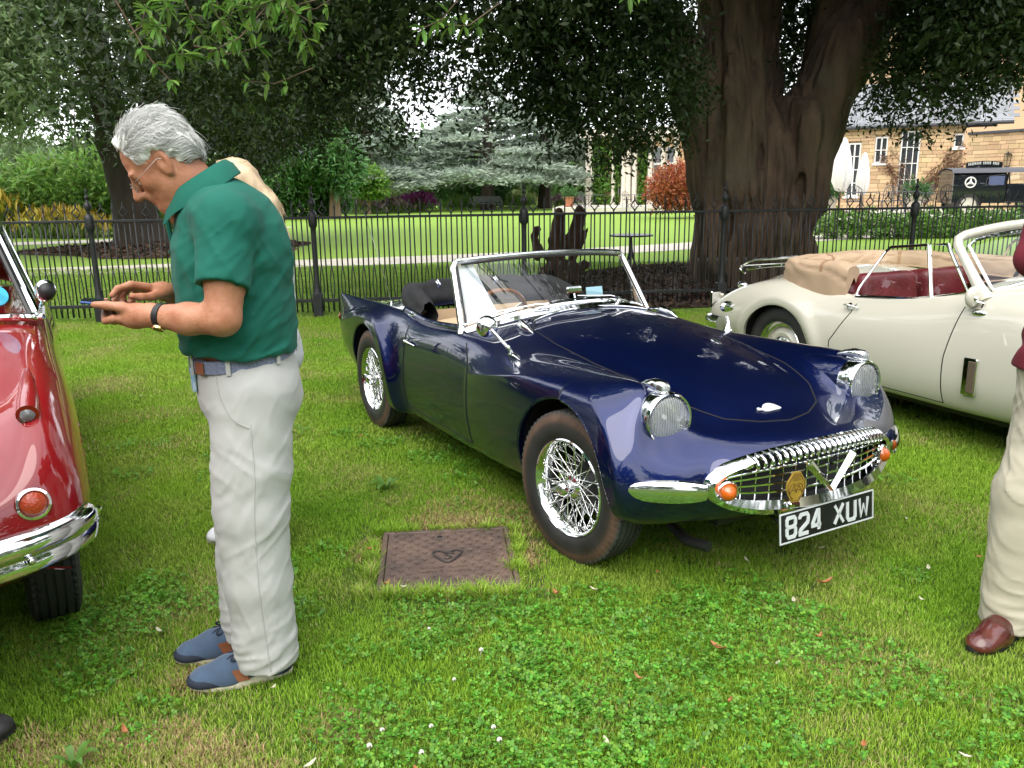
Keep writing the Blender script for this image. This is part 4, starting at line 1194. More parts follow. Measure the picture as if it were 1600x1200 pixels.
def wire_wheel(parent, loc, steer=0, side=-1, spokes=True, spin=0, tyre_m='tyre'):
    w = thing('wheel', None, None); w.parent = parent; w.location = loc
    w.rotation_euler = (0, spin, steer + (0 if side < 0 else math.pi))
    ty_ = link('tyre', TYRE, M[tyre_m], w)
    RX = MAT4((0, 0, 0), x=(1, 0, 0), z=(0, -1, 0))
    if side < 0 or spokes:
        b = MB(); b.lathe([(.188, -.062), (.203, -.060), (.205, -.030), (.186, -.02), (.182, .02), (.190, .045), (.197, .060), (.207, .066), (.2085, .073), (.2035, .077), (.195, .070), (.189, .052), (.180, .04), (.176, .0), (.180, -.06), (.188, -.062)], 72, M=RX)
        b.build('rim', M['chrome'], w)
        b = MB(); b.lathe([(0, -.09), (.06, -.09), (.062, -.06), (.045, -.04), (.040, .02), (.046, .03), (.046, .045), (.030, .052), (.030, .075), (.0, .075)], 32, M=RX); b.build('hub', M['chrome'], w)
        b = MB(); b.lathe([(0, .115), (.014, .114), (.024, .108), (.032, .095), (.034, .082), (.030, .072), (0, .072)], 24, M=RX)
        for k in range(2):
            a = .6 + k * math.pi; d = np.array([math.cos(a), 0, math.sin(a)])
            b.tube([d * .02 + (0, -.092, 0), d * .045 + (0, -.096, 0), d * .068 + (0, -.106, 0)], [.014, .012, .006], 8, flat=1.0)
        b.build('spinner', M['chrome'], w)
        if spokes:
            kinds = []
            for (rh, yh, rr, yr, skew) in ((.046, -.040, .184, -.052, .42), (.046, -.040, .184, -.052, -.42), (.058, .065, .181, -.012, .30), (.058, .065, .181, -.012, -.30)):
                bb = MB(); p0 = np.array([rh * math.cos(skew * 1.6), yh, rh * math.sin(skew * 1.6)]); p1 = np.array([rr, yr, 0.])
                bb.tube([p0, p1], .0023, 5, cap=False); bb.tube([p1 + (p0 - p1) * .10, p1], .0042, 6); kinds.append(bb.mesh('spoke'))
                kinds[-1].materials.append(M['chrome'])
            for q, me in enumerate(kinds):
                for k in range(18):
                    o = link('spoke', me, None, w); o.rotation_euler = (0, -(k * 2 * math.pi / 18 + q * .09), 0)
        b = MB(); b.lathe([(0, -.075), (.13, -.075), (.13, -.05), (.06, -.04), (0, -.04)], 28, M=RX); b.build('brake_drum', M['black'], w)
    return w
TYRE = tyre_mesh(); TYRE_B = TYRE.copy(); TYRE_B.name = 'tyre_b'

def letters(b, text, h, w, t, gap, z0, z1, M4):
    """block characters as flat stroked shapes, raised from z0 to z1"""
    G_ = {'8': [[(.15, 1), (.85, 1), (1, .88), (1, .64), (.86, .52), (.14, .52), (0, .64), (0, .88), (.15, 1)], [(.14, .52), (0, .40), (0, .13), (.15, 0), (.85, 0), (1, .13), (1, .40), (.86, .52)]],
          '2': [[(0, .80), (0, .88), (.15, 1), (.85, 1), (1, .88), (1, .64), (.9, .52), (.1, .22), (0, .1), (0, 0), (1, 0)]],
          '4': [[(.75, 0), (.75, 1), (.60, 1), (0, .36), (0, .25), (1, .25)]],
          'X': [[(0, 1), (1, 0)], [(1, 1), (0, 0)]], 'U': [[(0, 1), (0, .13), (.15, 0), (.85, 0), (1, .13), (1, 1)]],
          'W': [[(0, 1), (.18, 0), (.5, .62), (.82, 0), (1, 1)]], 'A': [[(0, 0), (.5, 1), (1, 0)], [(.18, .36), (.82, .36)]], 'S': [[(1, .85), (.85, 1), (.15, 1), (0, .85), (0, .62), (.12, .5), (.88, .5), (1, .38), (1, .15), (.85, 0), (.15, 0), (0, .15)]]}
    x = 0
    for ch in text:
        if ch == ' ': x += gap * 2.2; continue
        ww = w * (1.12 if ch in 'WX' else 1)
        for st in G_[ch]:
            p = np.array(st, float) * [ww, h] + [x, 0]
            tt = t * (.86 if ch in 'WX' else 1)
            T = np.diff(p, axis=0); T /= np.linalg.norm(T, axis=1)[:, None]; Nn = np.c_[-T[:, 1], T[:, 0]]
            cl = np.allclose(p[0], p[-1]); m = len(p)
            O = []
            for i in range(m):
                n0 = Nn[i - 1] if i > 0 else (Nn[-1] if cl else Nn[0]); n1 = Nn[i] if i < m - 1 else (Nn[0] if cl else Nn[-1])
                q = n0 + n1; q = q / max(.55, (q @ q) / 2 if True else 1); O.append(q)
            O = np.array(O); L_ = p + O * tt / 2; R_ = p - O * tt / 2
            V = np.vstack([np.c_[L_, np.full(m, z1)], np.c_[R_, np.full(m, z1)], np.c_[L_, np.full(m, z0)], np.c_[R_, np.full(m, z0)]])
            i = np.arange(m - 1)
            b.add(V, np.stack([i, i + m, i + m + 1, i + 1], 1)[:, ::1], np.stack([i, i + 1, i + 1 + 2 * m, i + 2 * m], 1), np.stack([i + m, i + 3 * m, i + 1 + 3 * m, i + 1 + m], 1), M=M4)
        x += ww + gap
    return x - gap

def headlamp(parent, c, d, r=.098, mats=('chrome',)):
    """round lamp at c facing d: ring, glass, bowl, bulb"""
    Mx = MAT4(c, z=d)
    h = thing('headlight', None, None); h.parent = parent
    b = MB(); b.lathe([(r * .97, -.075), (r * 1.03, -.06), (r * 1.05, -.012), (r * 1.03, .004), (r * .985, .012), (r * .93, .010), (r * .90, -.004), (r * .88, -.012)], 56, M=Mx); b.build('ring', M['chrome'], h)
    b = MB(); t = np.linspace(0, 1, 10); b.lathe([(r * .90 * np.sin(x * 1.571), .026 * np.cos(x * 1.571) - .004) for x in t], 48, M=Mx); b.build('lens', M['lamp_glass'], h)
    b = MB(); b.lathe([(r * .9, -.012)] + [(r * .88 * np.cos(x * 1.4), -.014 - .055 * np.sin(x * 1.571)) for x in t], 40, M=Mx); b.build('reflector', M['lamp_in'], h)
    b = MB(); b.lathe([(0, -.02), (.010, -.022), (.014, -.03), (.012, -.055), (0, -.06)], 14, M=Mx); b.build('bulb', mat('bulb_glass', (.8, .8, .78), .1) if 'bulb' not in M else M['bulb'], h)
    return h
M['bulb'] = mat('bulb_glass', (.8, .8, .78), .1)
# ================================================================== THE NAVY ROADSTER  (local x forward, front axle at 0; y left; z up)
CAR = (0.839, 3.539, 0.0); CYAW = R(-61.09)
blue = thing('roadster_car', 'open navy blue roadster with wire wheels, chrome oval grille and folded black hood', 'car', CAR, CYAW)
# stations: rows run from the sill up over the shoulder to the centre line
NET = np.array([
 # r0 sill in       r1 sill edge       r2 low side        r3 mid side        r4 high side       r5 shoulder        r6 crest           r7 inner           r8                r9 centre
 [(-3.19,.0,.30), (-3.20,.30,.30),  (-3.22,.50,.34), (-3.25,.585,.46), (-3.27,.605,.60), (-3.285,.605,.72), (-3.28,.590,.785), (-3.235,.520,.735), (-3.20,.28,.675), (-3.19,.0,.665)],
 [(-3.00,.42,.27), (-3.03,.52,.285), (-3.06,.61,.36), (-3.10,.645,.47), (-3.13,.645,.61), (-3.15,.632,.73), (-3.15,.600,.790), (-3.12,.520,.745), (-3.10,.28,.71), (-3.10,.0,.705)],
 [(-2.76,.56,.24), (-2.76,.62,.25), (-2.77,.665,.36), (-2.78,.690,.48), (-2.80,.680,.62), (-2.80,.660,.735), (-2.80,.610,.798), (-2.80,.52,.770), (-2.80,.28,.765), (-2.80,.0,.765)],
 [(-2.34,.60,.22), (-2.34,.655,.23), (-2.34,.690,.36), (-2.34,.705,.49), (-2.34,.698,.62), (-2.34,.675,.742), (-2.34,.620,.806), (-2.34,.53,.800), (-2.34,.28,.815), (-2.34,.0,.820)],
 [(-1.95,.60,.21), (-1.95,.660,.22), (-1.95,.698,.36), (-1.95,.708,.50), (-1.95,.698,.63), (-1.95,.675,.735), (-1.95,.630,.795), (-1.95,.56,.800), (-1.95,.28,.815), (-1.95,.0,.820)],
 [(-1.65,.60,.205), (-1.65,.662,.215), (-1.65,.702,.36), (-1.65,.710,.50), (-1.65,.700,.63), (-1.65,.680,.722), (-1.65,.645,.768), (-1.65,.58,.775), (-1.65,.28,.80), (-1.65,.0,.81)],
 [(-1.28,.60,.205), (-1.28,.662,.215), (-1.28,.704,.36), (-1.28,.712,.50), (-1.28,.702,.64), (-1.28,.682,.735), (-1.28,.650,.782), (-1.28,.58,.795), (-1.28,.28,.86), (-1.28,.0,.88)],
 [(-0.92,.60,.21), (-0.92,.664,.22), (-0.92,.708,.36), (-0.92,.715,.50), (-0.92,.704,.64), (-0.92,.680,.730), (-0.92,.640,.778), (-0.92,.54,.822), (-0.92,.28,.885), (-0.92,.0,.905)],
 [(-0.55,.60,.23), (-0.55,.668,.24), (-0.55,.712,.37), (-0.55,.718,.50), (-0.55,.704,.64), (-0.55,.672,.735), (-0.55,.610,.780), (-0.55,.48,.815), (-0.55,.26,.858), (-0.55,.0,.872)],
 [(-0.20,.60,.25), (-0.20,.670,.26), (-0.20,.714,.38), (-0.20,.718,.51), (-0.20,.702,.64), (-0.20,.664,.745), (-0.20,.580,.792), (-0.20,.43,.775), (-0.20,.24,.810), (-0.20,.0,.822)],
 [(0.10,.60,.27), (0.10,.668,.28), (0.10,.708,.39), (0.10,.712,.51), (0.10,.696,.63), (0.10,.655,.745), (0.10,.560,.798), (0.10,.40,.735), (0.10,.23,.752), (0.10,.0,.762)],
 [(0.34,.57,.29), (0.34,.645,.30), (0.345,.690,.39), (0.36,.700,.50), (0.36,.680,.61), (0.35,.640,.725), (0.33,.550,.795), (0.31,.395,.695), (0.32,.22,.690), (0.32,.0,.695)],
 [(0.44,.46,.29), (0.46,.57,.31), (0.48,.645,.39), (0.490,.660,.465), (0.47,.640,.55), (0.435,.600,.62), (0.415,.520,.665), (0.43,.39,.640), (0.46,.21,.640), (0.47,.0,.643)],
 [(0.56,.24,.30), (0.57,.39,.325), (0.555,.515,.385), (0.560,.548,.455), (0.555,.528,.515), (0.545,.480,.555), (0.55,.400,.585), (0.58,.290,.600), (0.605,.16,.612), (0.61,.0,.615)],
 [(0.675,.0,.350), (0.665,.19,.354), (0.63,.36,.378), (0.590,.463,.415), (0.578,.490,.455), (0.590,.468,.500), (0.62,.382,.540), (0.655,.265,.565), (0.68,.135,.580), (0.69,.0,.585)],
])
net = Net(NET, it=5)
RA = .372                                     # wheel arch radius
AXR, AXZ = -2.337, .325
def ridge_disp(x, z):
    """outward flare: sharp rolled ridge over each arch that trails along the flank"""
    d = np.zeros_like(x)
    # front: arch circle, then a line running back
    rF = .447; cz = .338
    back = x < 0
    line_z = cz + rF - .16 * np.clip(-x, 0, 2) ** 1.2 - .02 * np.clip(-x, 0, 2)
    sd = np.where(back, z - line_z, np.hypot(x, z - cz) - rF)
    fade = np.where(back, np.clip(1 - (-x / .95) ** 2.2, 0, 1), np.clip((z - .20) / .14, 0, 1) * np.clip(1 - (x - .42) / .30, .45, 1))
    amp = .078 * fade
    up_ = np.exp(-(np.clip(sd, 0, 9) / .080) ** 1.25)
    lo_ = np.where(back, np.exp(-np.clip(-sd, 0, 9) / .30), 1.0)
    d += amp * np.where(sd > 0, up_, lo_) * (x > -1.1) * (x < .9)
    # rear: full arch, leading edge drops to the sill, trailing line runs to the tail
    xr = x - AXR; rR = .43; czr = .33
    bk = xr < 0
    lz = czr + rR - .22 * np.clip(-xr, 0, 2)
    top = np.where(bk, z - lz, np.where(z > czr, np.hypot(xr, z - czr) - rR, xr - rR - .26 * np.clip(czr - z, 0, 1)))
    fd = np.where(bk, np.clip(1 - (-xr / .95) ** 2, 0, 1), 1.0)
    up2 = np.exp(-(np.clip(top, 0, 9) / .060) ** 1.25)
    d += .070 * fd * np.where(top > 0, up2, np.where(bk, np.exp(-np.clip(-top, 0, 9) / .28), 1.0)) * (x < -1.2)
    return d
US = np.concatenate([np.linspace(0, 14, 351)]); VS = np.linspace(0, 9, 163)
P = net.ev(US, VS)
def displaced(P, VS):
    w = np.clip((6.0 - VS) / 1.2, 0, 1); w = w * w * (3 - 2 * w)
    w = w * np.clip(VS / .8, 0.15, 1)
    Q = P.copy(); Q[..., 1] += ridge_disp(P[..., 0], P[..., 2]) * w[None, :]
    return Q
P = displaced(P, VS)
# open the wheel arches: pull the border vertices onto the circle
def arch_fit(P, cx, cz, Rr, tol=.0):
    x, z = P[..., 0] - cx, P[..., 2] - cz
    r = np.hypot(x, z)
    side = (P[..., 1] > .50) & (VS[None, :] < 5.2)
    return r, side
archmask = np.zeros((len(US) - 1, len(VS) - 1), bool)
for cx, cz, Rr in ((0.01, .335, RA), (AXR, .325, RA)):
    r, side = arch_fit(P, cx, cz, Rr)
    inside = (r < Rr) & side
    f = inside[:-1, :-1] & inside[1:, :-1] & inside[1:, 1:] & inside[:-1, 1:]
    anyv = inside[:-1, :-1] | inside[1:, :-1] | inside[1:, 1:] | inside[:-1, 1:]
    # vertices inside that touch a face which is kept
    keepf = ~f
    touch = np.zeros_like(inside)
    kk = keepf & anyv
    for a in (0, 1):
        for b_ in (0, 1): touch[a:a + kk.shape[0], b_:b_ + kk.shape[1]] |= kk
    mv = touch & inside
    k = Rr / np.maximum(r, 1e-6)
    nx = cx + (P[..., 0] - cx) * k; nzv = cz + (P[..., 2] - cz) * k
    P[..., 0] = np.where(mv, nx, P[..., 0]); P[..., 2] = np.where(mv, nzv, P[..., 2])
    archmask |= f
Nrm = grid_normals(P)
if Nrm[180, 60, 1] < 0: Nrm = -Nrm
ctr = .25 * (P[:-1, :-1] + P[1:, :-1] + P[1:, 1:] + P[:-1, 1:])
uc = .5 * (US[:-1] + US[1:])[:, None] + 0 * VS[None, 1:]; vc = .5 * (VS[:-1] + VS[1:])[None, :] + 0 * US[1:, None]
X, Y, Z = ctr[..., 0], ctr[..., 1], ctr[..., 2]
# cockpit opening
def cowl_x(y): return -1.02 - .50 * (y / .6) ** 2 * .34
CK0 = -2.02
cock = (X > CK0 + .10 * (Y / .57) ** 6) & (X < -1.02 - .17 * (Y / .6) ** 2) & (Y < .585) & (Z > .70)
# door outline and bonnet outline in the panel
door = (X > -1.765 - .02 * np.sin(Z * 4)) & (X < -.915 - .10 * np.clip((Z - .62) / .15, 0, 1) ** 2) & (Z > .262) & (vc < 6.35) & (vc > .8) & (Y > .5)
def bonnet_y(x):
    return np.interp(x, [-.90, -.86, -.75, -.5, -.2, .1, .3, .42, .49, .52], [.0, .34, .425, .445, .435, .405, .345, .255, .13, .0])
bon = (Y < bonnet_y(X)) & (X > -.90) & (X < .52) & (vc > 6.2)
boot = (X > -3.12) & (X < -2.32) & (Y < np.interp(X, [-3.12, -3.05, -2.9, -2.4, -2.32], [.26, .36, .42, .44, .34])) & (vc > 6.5)
rest = ~archmask & ~cock & ~door & ~bon & ~boot
body = link_panel('body', face_mesh('body', P, Nrm, rest), M['navy'], blue)
link_panel('bonnet', face_mesh('bonnet', P, Nrm, bon & ~cock), M['navy'], blue)
link_panel('boot_lid', face_mesh('boot_lid', P, Nrm, boot), M['navy'], blue)
dr = [link_panel('door', face_mesh('door', P, Nrm, door & ~archmask & ~cock, (sg,)), M['navy'], blue) for sg in (-1, 1)]

from mathutils.bvhtree import BVHTree
def surf_tree(P, mask=None):
    a, b = P.shape[:2]
    i, j = np.nonzero(np.ones((a - 1, b - 1), bool) if mask is None else mask)
    F = np.stack([i * b + j, (i + 1) * b + j, (i + 1) * b + j + 1, i * b + j + 1], -1)
    return BVHTree.FromPolygons([tuple(v) for v in P.reshape(-1, 3)], [tuple(f) for f in F])
bt = surf_tree(P)
def on_top(x, y):
    h = bt.ray_cast(Vector((x, abs(y), 2)), Vector((0, 0, -1)))
    p, n = h[0], h[1]
    if n.z < 0: n = -n
    return np.array([p.x, p.y * (1 if y >= 0 else -1), p.z]), np.array([n.x, n.y * (1 if y >= 0 else -1), n.z])
def on_side(x, z, s=-1):
    h = bt.ray_cast(Vector((x, 2, z)), Vector((0, -1, 0)))
    p, n = h[0], h[1]
    if n.y < 0: n = -n
    return np.array([p.x, p.y * s, p.z]), np.array([n.x, n.y * s, n.z])
# shut lines
for s_ in (-1, 1):
    b = MB()
    pts = []
    for z in np.linspace(.262, .755, 16): pts.append(on_side(-1.765 - .02 * math.sin(z * 4), z, s_)[0] + [0, s_ * .0005, 0])
    b.tube(pts, .0035, 5)
    pts = []
    for z in np.linspace(.262, .765, 22): pts.append(on_side(-.915 - .10 * max(0, min(1, (z - .62) / .15)) ** 2, z, s_)[0] + [0, s_ * .0005, 0])
    b.tube(pts, .0035, 5)
    b.tube([on_side(x, .262, s_)[0] for x in np.linspace(-1.78, -.915, 14)], .003, 5)
    b.build('door_gap', M['seam'], blue)
b = MB()
xs = list(np.linspace(-.86, .49, 40)) + [.505, .515, .519]
L_ = [on_top(x, bonnet_y(x))[0] for x in xs] ; L_ = L_ + [l * [1, -1, 1] for l in L_[::-1]]
back = [on_top(-.9 + .04 * (abs(y) / .34) ** 2, y)[0] for y in np.linspace(-.33, .33, 12)]
b.tube(np.array(L_ + back), .0035, 5, closed=True)
b.build('bonnet_gap', M['seam'], blue)
# chrome bead round the bonnet edge nearest the lamps
# ------- arch lips and dark wheel wells, floor pan
for cx, cz, nm in ((0.01, .335, 'f'), (AXR, .325, 'r')):
    for s_ in (-1, 1):
        a0, a1 = (-.14, math.pi + .12) if nm == 'f' else (-.30, math.pi + .22)
        ang = np.linspace(a0, a1, 70); rim = []
        for a in ang:
            x, z = cx + (RA + .004) * math.cos(a), cz + (RA + .004) * math.sin(a)
            h = bt.ray_cast(Vector((x, 2, z)), Vector((0, -1, 0)))
            rim.append((cx + RA * math.cos(a), (h[0].y if h[0] is not None and h[0].y > .4 else .62) * s_, cz + RA * math.sin(a)))
        rim = np.array(rim)
        b = MB(); lip = [rim + [0, 0, 0], rim + [0, -s_ * .004, 0] + (np.c_[np.cos(ang), 0 * ang, np.sin(ang)] * -.010), rim + [0, -s_ * .03, 0] + (np.c_[np.cos(ang), 0 * ang, np.sin(ang)] * -.008)]
        b.grid(np.array(lip)); b.build('arch_lip', M['navy'], blue)
        b = MB(); inn = rim + [0, -s_ * .03, 0] + (np.c_[np.cos(ang), 0 * ang, np.sin(ang)] * -.002)
        deep = inn.copy(); deep[:, 1] = s_ * .36
        cc = deep.copy(); cc[:, 0] = cx; cc[:, 2] = cz
        b.grid(np.array([inn, deep, cc])); b.build('wheel_well', M['black'], blue)
b = MB(); b.box((-1.50, 0, .21), (2.6, 1.12, .03)); b.box((-1.35, 0, .30), (.9, 1.1, .05)); b.box((.30, .0, .29), (.42, .7, .06)); b.tube([(.30, -.4, .20), (.42, -.42, .18), (.52, -.40, .19)], .022); b.build('underside', M['black'], blue)

# ------- wheels
wire_wheel(blue, (0, -.640, .322), R(7), -1, True, .35)
wire_wheel(blue, (AXR, -.640, .322), 0, -1, True, .9)
wire_wheel(blue, (0, .640, .322), R(7), 1, False)
wire_wheel(blue, (AXR, .640, .322), 0, 1, False)

# ------- head lamps, their body nacelles and side lamps
for s_ in (-1, 1):
    d = np.array([1, s_ * .03, .02])
    b = MB(); Mx = MAT4((.40, s_ * .535, .690), z=d)
    prof = [(.098, .0), (.101, -.03), (.104, -.10), (.100, -.22), (.085, -.36), (.03, -.48)]
    b.lathe(prof, 40, M=Mx); b.build('lamp_nacelle', M['navy'], blue)
    headlamp(blue, np.array([.425, s_ * .536, .690]), d, .099)
    sl = thing('side_lamp', None, None); sl.parent = blue
    b = MB(); c = np.array([.36, s_ * .545, .803])
    b.tube([c + [-.10, 0, -.012], c + [-.05, 0, .002], c + [.0, 0, .008], c + [.045, 0, .006], c + [.055, 0, .004]], [.004, .016, .024, .024, .020], 12); b.box(c + [.01, 0, -.018], (.10, .036, .03), bev=.01); b.build('lamp_shell', M['chrome'], sl)
    b = MB(); b.ball(c + [.053, 0, .004], (.016, .019, .019), 12, 8); b.build('lens', M['lamp_glass'], sl)

# ------- grille: oval chrome surround, teeth, bars, badge, V, lamps
gr = thing('grille', None, None); gr.parent = blue
def oval(k, dx=0., n=96, grow=0.):
    t = np.linspace(0, 2 * np.pi, n, endpoint=False)
    y = np.sign(np.cos(t)) * np.abs(np.cos(t)) ** .80 * (.490 * k + grow); z = .466 + np.sign(np.sin(t)) * np.abs(np.sin(t)) ** .92 * (.117 * k + grow) + .012 * (1 - (y / .490) ** 2)
    x = .690 - .115 * np.abs(y / .490) ** 2.2 + dx - .035 * np.clip((z - .47) / .117, 0, 1) * .3
    return np.c_[x, y, z]
b = MB()
n = 96; A = oval(1.0, -.015, n, .006); B_ = oval(1.0, .022, n, .004); C_ = oval(1, .040, n, -.012); D_ = oval(1, .030, n, -.030); E2 = oval(1, -.01, n, -.038)
low = np.clip(-(A[:, 2] - .45) / .08, 0, 1)[:, None] * np.array([[0, 0, 1.]])
A = A - low * .018; B_ = B_ - low * .016; C_ = C_ - low * .006; D_ = D_ + low * .010
upf = (np.clip((A[:, 2] - .50) / .05, 0, 1) * np.clip((.36 - np.abs(A[:, 1])) / .04, 0, 1))[:, None]
B_ = B_ - upf * [[.012, 0, 0]]; C_ = C_ + upf * [[-.034, 0, .010]]; D_ = D_ + upf * [[-.034, 0, .018]]; E2 = E2 + upf * [[-.01, 0, .020]]
b.grid(np.array([A, B_, C_, D_, E2]), cv=True, flip=True); b.build('surround', M['chrome'], gr)
b = MB(); t = np.linspace(-.93, .93, 60)
I = oval(1, -.035, n, -.030); cpt = I.mean(0) * [1, 1, 1]; cpt[0] = .62
b.add(np.vstack([I, cpt]), np.array([(i, (i + 1) % n, n) for i in range(n)])); b.build('backing', M['black'], gr)
def gx(y): return .690 - .115 * abs(y / .490) ** 2.2
def gz(y, f):
    yy = min(.999, abs(y) / .462); h = .087 * (1 - yy ** 2.5) ** .45
    return .470 + .012 * (1 - (y / .490) ** 2) + f * h
# upper lip carries a band of vertical teeth
for k, y in enumerate(np.linspace(-.335, .335, 25)):
    b = MB(); zt = .470 + .012 * (1 - (y / .490) ** 2) + .117 * (1 - (abs(y) / .495) ** 2.5) ** .46
    p = [(gx(y) - .012, y, zt + .006), (gx(y) + .030, y, zt - .004), (gx(y) + .044, y, zt - .022), (gx(y) + .038, y, zt - .036)]
    b.tube(spl(p, 8), [.004, .0070, .0078, .0080, .0080, .0078, .0070, .004], 8); b.build('grille_tooth', M['chrome'], gr)
for f in (-.62, -.22, .18, .52):
    b = MB(); ys = np.linspace(-.42, .42, 40); b.tube([(gx(y) + .004, y, gz(y, f)) for y in ys], .0048, 6); b.build('grille_bar', M['chrome'], gr)
for y in np.linspace(-.36, .36, 14):
    b = MB(); b.tube([(gx(y) - .004, y, gz(y, -.95)), (gx(y) - .003, y, gz(y, .8))], .0030, 5); b.build('grille_upright', M['chrome_worn'], gr)
b = MB()
for s_ in (-1, 1):
    p0 = np.array([gx(0) + .040, 0, gz(0, -.78)]); p1 = np.array([gx(.115) + .036, s_ * .118, gz(.1, .62)])
    d = p1 - p0; L_ = np.linalg.norm(d); d /= L_; u = np.cross(d, [1, 0, 0]); u /= np.linalg.norm(u); fx = np.array([1., 0, 0])
    V = []
    for q, (w_) in ((0, .010), (1, .019)):
        c0 = p0 + d * L_ * q; V += [c0 - u * w_, c0 + fx * .016, c0 + u * w_, c0 - fx * .01]
    b.add(V, np.array([(0, 1, 5, 4), (1, 2, 6, 5), (2, 3, 7, 6), (3, 0, 4, 7), (4, 5, 6, 7), (3, 2, 1, 0)]))
b.build('vee_emblem', M['chrome'], gr, smooth=False)
for s_ in (-1, 1):
    y = .418 * s_; x = gx(.418) + .012; d = np.array([1, s_ * .35, 0]); Mx = MAT4((x, y, .448), z=d)
    il = thing('indicator_lamp', None, None); il.parent = blue
    b = MB(); b.lathe([(.043, -.02), (.045, .006), (.039, .013), (.034, .010), (.032, .0)], 32, M=Mx); b.build('ring', M['chrome'], il)
    b = MB(); b.lathe([(.033, .006), (.031, .016), (.025, .027), (.013, .036), (.005, .039), (0, .040)], 28, M=Mx)
    b.build('lens', M['amber'], il)
# corner bumper blades
for s_ in (-1, 1):
    b = MB(); c = []
    ys = np.linspace(.508, .728, 14)
    for y in ys:
        x = .612 - .95 * (y - .508) ** 1.15
        c.append((x, s_ * y, .462 - .02 * (y - .508)))
    c = np.array(c); e = np.sin(np.linspace(.35, np.pi * .92, 14)) ** .35
    ring = []
    for i in range(14):
        T = c[min(i + 1, 13)] - c[max(i - 1, 0)]; T /= np.linalg.norm(T); o_ = np.cross(T, [0, 0, 1]) * s_ * -1; o_ = o_ / np.linalg.norm(o_)
        if o_[0] < 0: o_ = -o_
        a = np.linspace(0, 2 * np.pi, 16, endpoint=False)
        ring.append(c[i] + np.outer(np.cos(a) * np.abs(np.cos(a)) ** -.2 * .022 * e[i], o_) + np.outer(np.sin(a) * .044 * e[i], [0, 0, 1]))
    b.grid(np.array(ring), cv=True, flip=(s_ > 0)); b.add(ring[0], np.arange(16)[None]); b.add(ring[-1], np.arange(16)[None]); b.build('bumper_blade', M['chrome'], blue)

# ------- number plate and badges
M['plate_black'] = mat('plate_black', (.010, .010, .011), .35)
M['plate_white'] = mat('plate_silver', (.62, .66, .67), .45)
npl = thing('number_plate', None, None); npl.parent = blue
PM = MAT4((.735, -.255, .245), rot=np.stack([(0, 1, 0), (-.10, 0, .995), (.995, 0, .10)], 1))
b = MB(); b.add(*(lambda q: (q.V[0], *q.F))(MB().box((.255, .058, -.005), (.510, .116, .008), bev=.003)), M=PM); b.build('plate', M['plate_black'], npl)
b = MB()
for c, d in (((.255, .0025, 0), (.51, .005, .004)), ((.255, .1135, 0), (.51, .005, .004)), ((.0025, .058, 0), (.005, .1055, .004)), ((.5075, .058, 0), (.005, .1055, .004))):
    q = MB().box(c, d); b.add(q.V[0], *q.F, M=PM)
b.build('plate_border', M['plate_white'], npl, smooth=False)
tb = MB(); wid = letters(tb, '824 XUW', .074, .0435, .0135, .0235, 0, .004, np.eye(4))
q0 = (.51 - wid) / 2; tb.shift((q0, .021, 0)); tb.xform(PM); tb.build('plate_character', M['plate_white'], npl, smooth=False)
b = MB(); b.tube([(.60, -.20, .33), (.68, -.20, .30), (.72, -.20, .27)], .008, 6); b.tube([(.60, .20, .33), (.68, .20, .32), (.72, .20, .30)], .008, 6); b.build('plate_bracket', M['black'], npl)
M['badge_gold'] = mat('badge_gold', (.62, .40, .07), .32, .55, var=.1, scale=40)
M['badge_line'] = mat('badge_line', (.16, .085, .02), .5, .3)
bd = thing('club_badge', None, None); bd.parent = blue
BM = MAT4((gx(.18) + .052, -.185, .452), rot=np.stack([(.16, .987, 0), (0, 0, 1), (.987, -.16, 0)], 1))
hexa = [(-.018, .066), (.018, .066), (.050, .020), (.050, -.004), (.020, -.056), (-.020, -.056), (-.050, -.004), (-.050, .020)]
hexa = [(x * .84, y * .95) for x, y in hexa]
b = MB(); b.prism(hexa, -.006, 0, M=BM); b.build('plaque', M['badge_gold'], bd, smooth=False)
b = MB()
def line2(pts, r=.0014, closed=False): b.tube(np.array([list(p) + [.001] for p in pts]) @ BM[:3, :3].T + BM[:3, 3], r, 5, closed=closed)
line2([(x * .88, y * .88) for x, y in hexa], .0013, True)
line2([(-.011, -.040), (-.024, -.028), (-.031, -.006), (-.024, .014), (-.010, .020), (0, .010), (.010, .020), (.024, .014), (.031, -.006), (.024, -.028), (.011, -.040)], .0017)
line2([(-.026, -.016), (-.011, .012), (.003, -.016)], .0018); line2([(-.003, -.016), (.011, .012), (.026, -.016)], .0018); line2([(-.021, -.006), (.021, -.006)], .0014)
for k in range(4): line2([(-.017, .032 + k * .006), (.017, .032 + k * .006)], .0010)
b.build('badge_lettering', M['badge_line'], bd)
b = MB(); b.add(*(lambda q: (q.V[0], *q.F))(MB().box((0, -.066, -.006), (.045, .022, .02), bev=.004)), M=BM); b.build('badge_clamp', M['chrome'], bd)
# bonnet script badge: a flowing silver shape
p, n_ = on_top(.425, -.02)
b = MB(); Mx = MAT4(p + n_ * .002, x=(0, 1, 0), z=n_)
out = [(-.062, .004), (-.058, .014), (-.048, .016), (-.040, .008), (-.030, .014), (-.012, .028), (.012, .033), (.032, .026), (.044, .010), (.052, -.010), (.040, -.016), (.010, -.017), (-.020, -.018), (-.036, -.014), (-.044, -.002), (-.054, -.003)]
b.prism(spl(out, 48, True), 0, .004, M=Mx); b.build('bonnet_badge', mat('silver_enamel', (.70, .71, .73), .35, .3), blue, smooth=False)

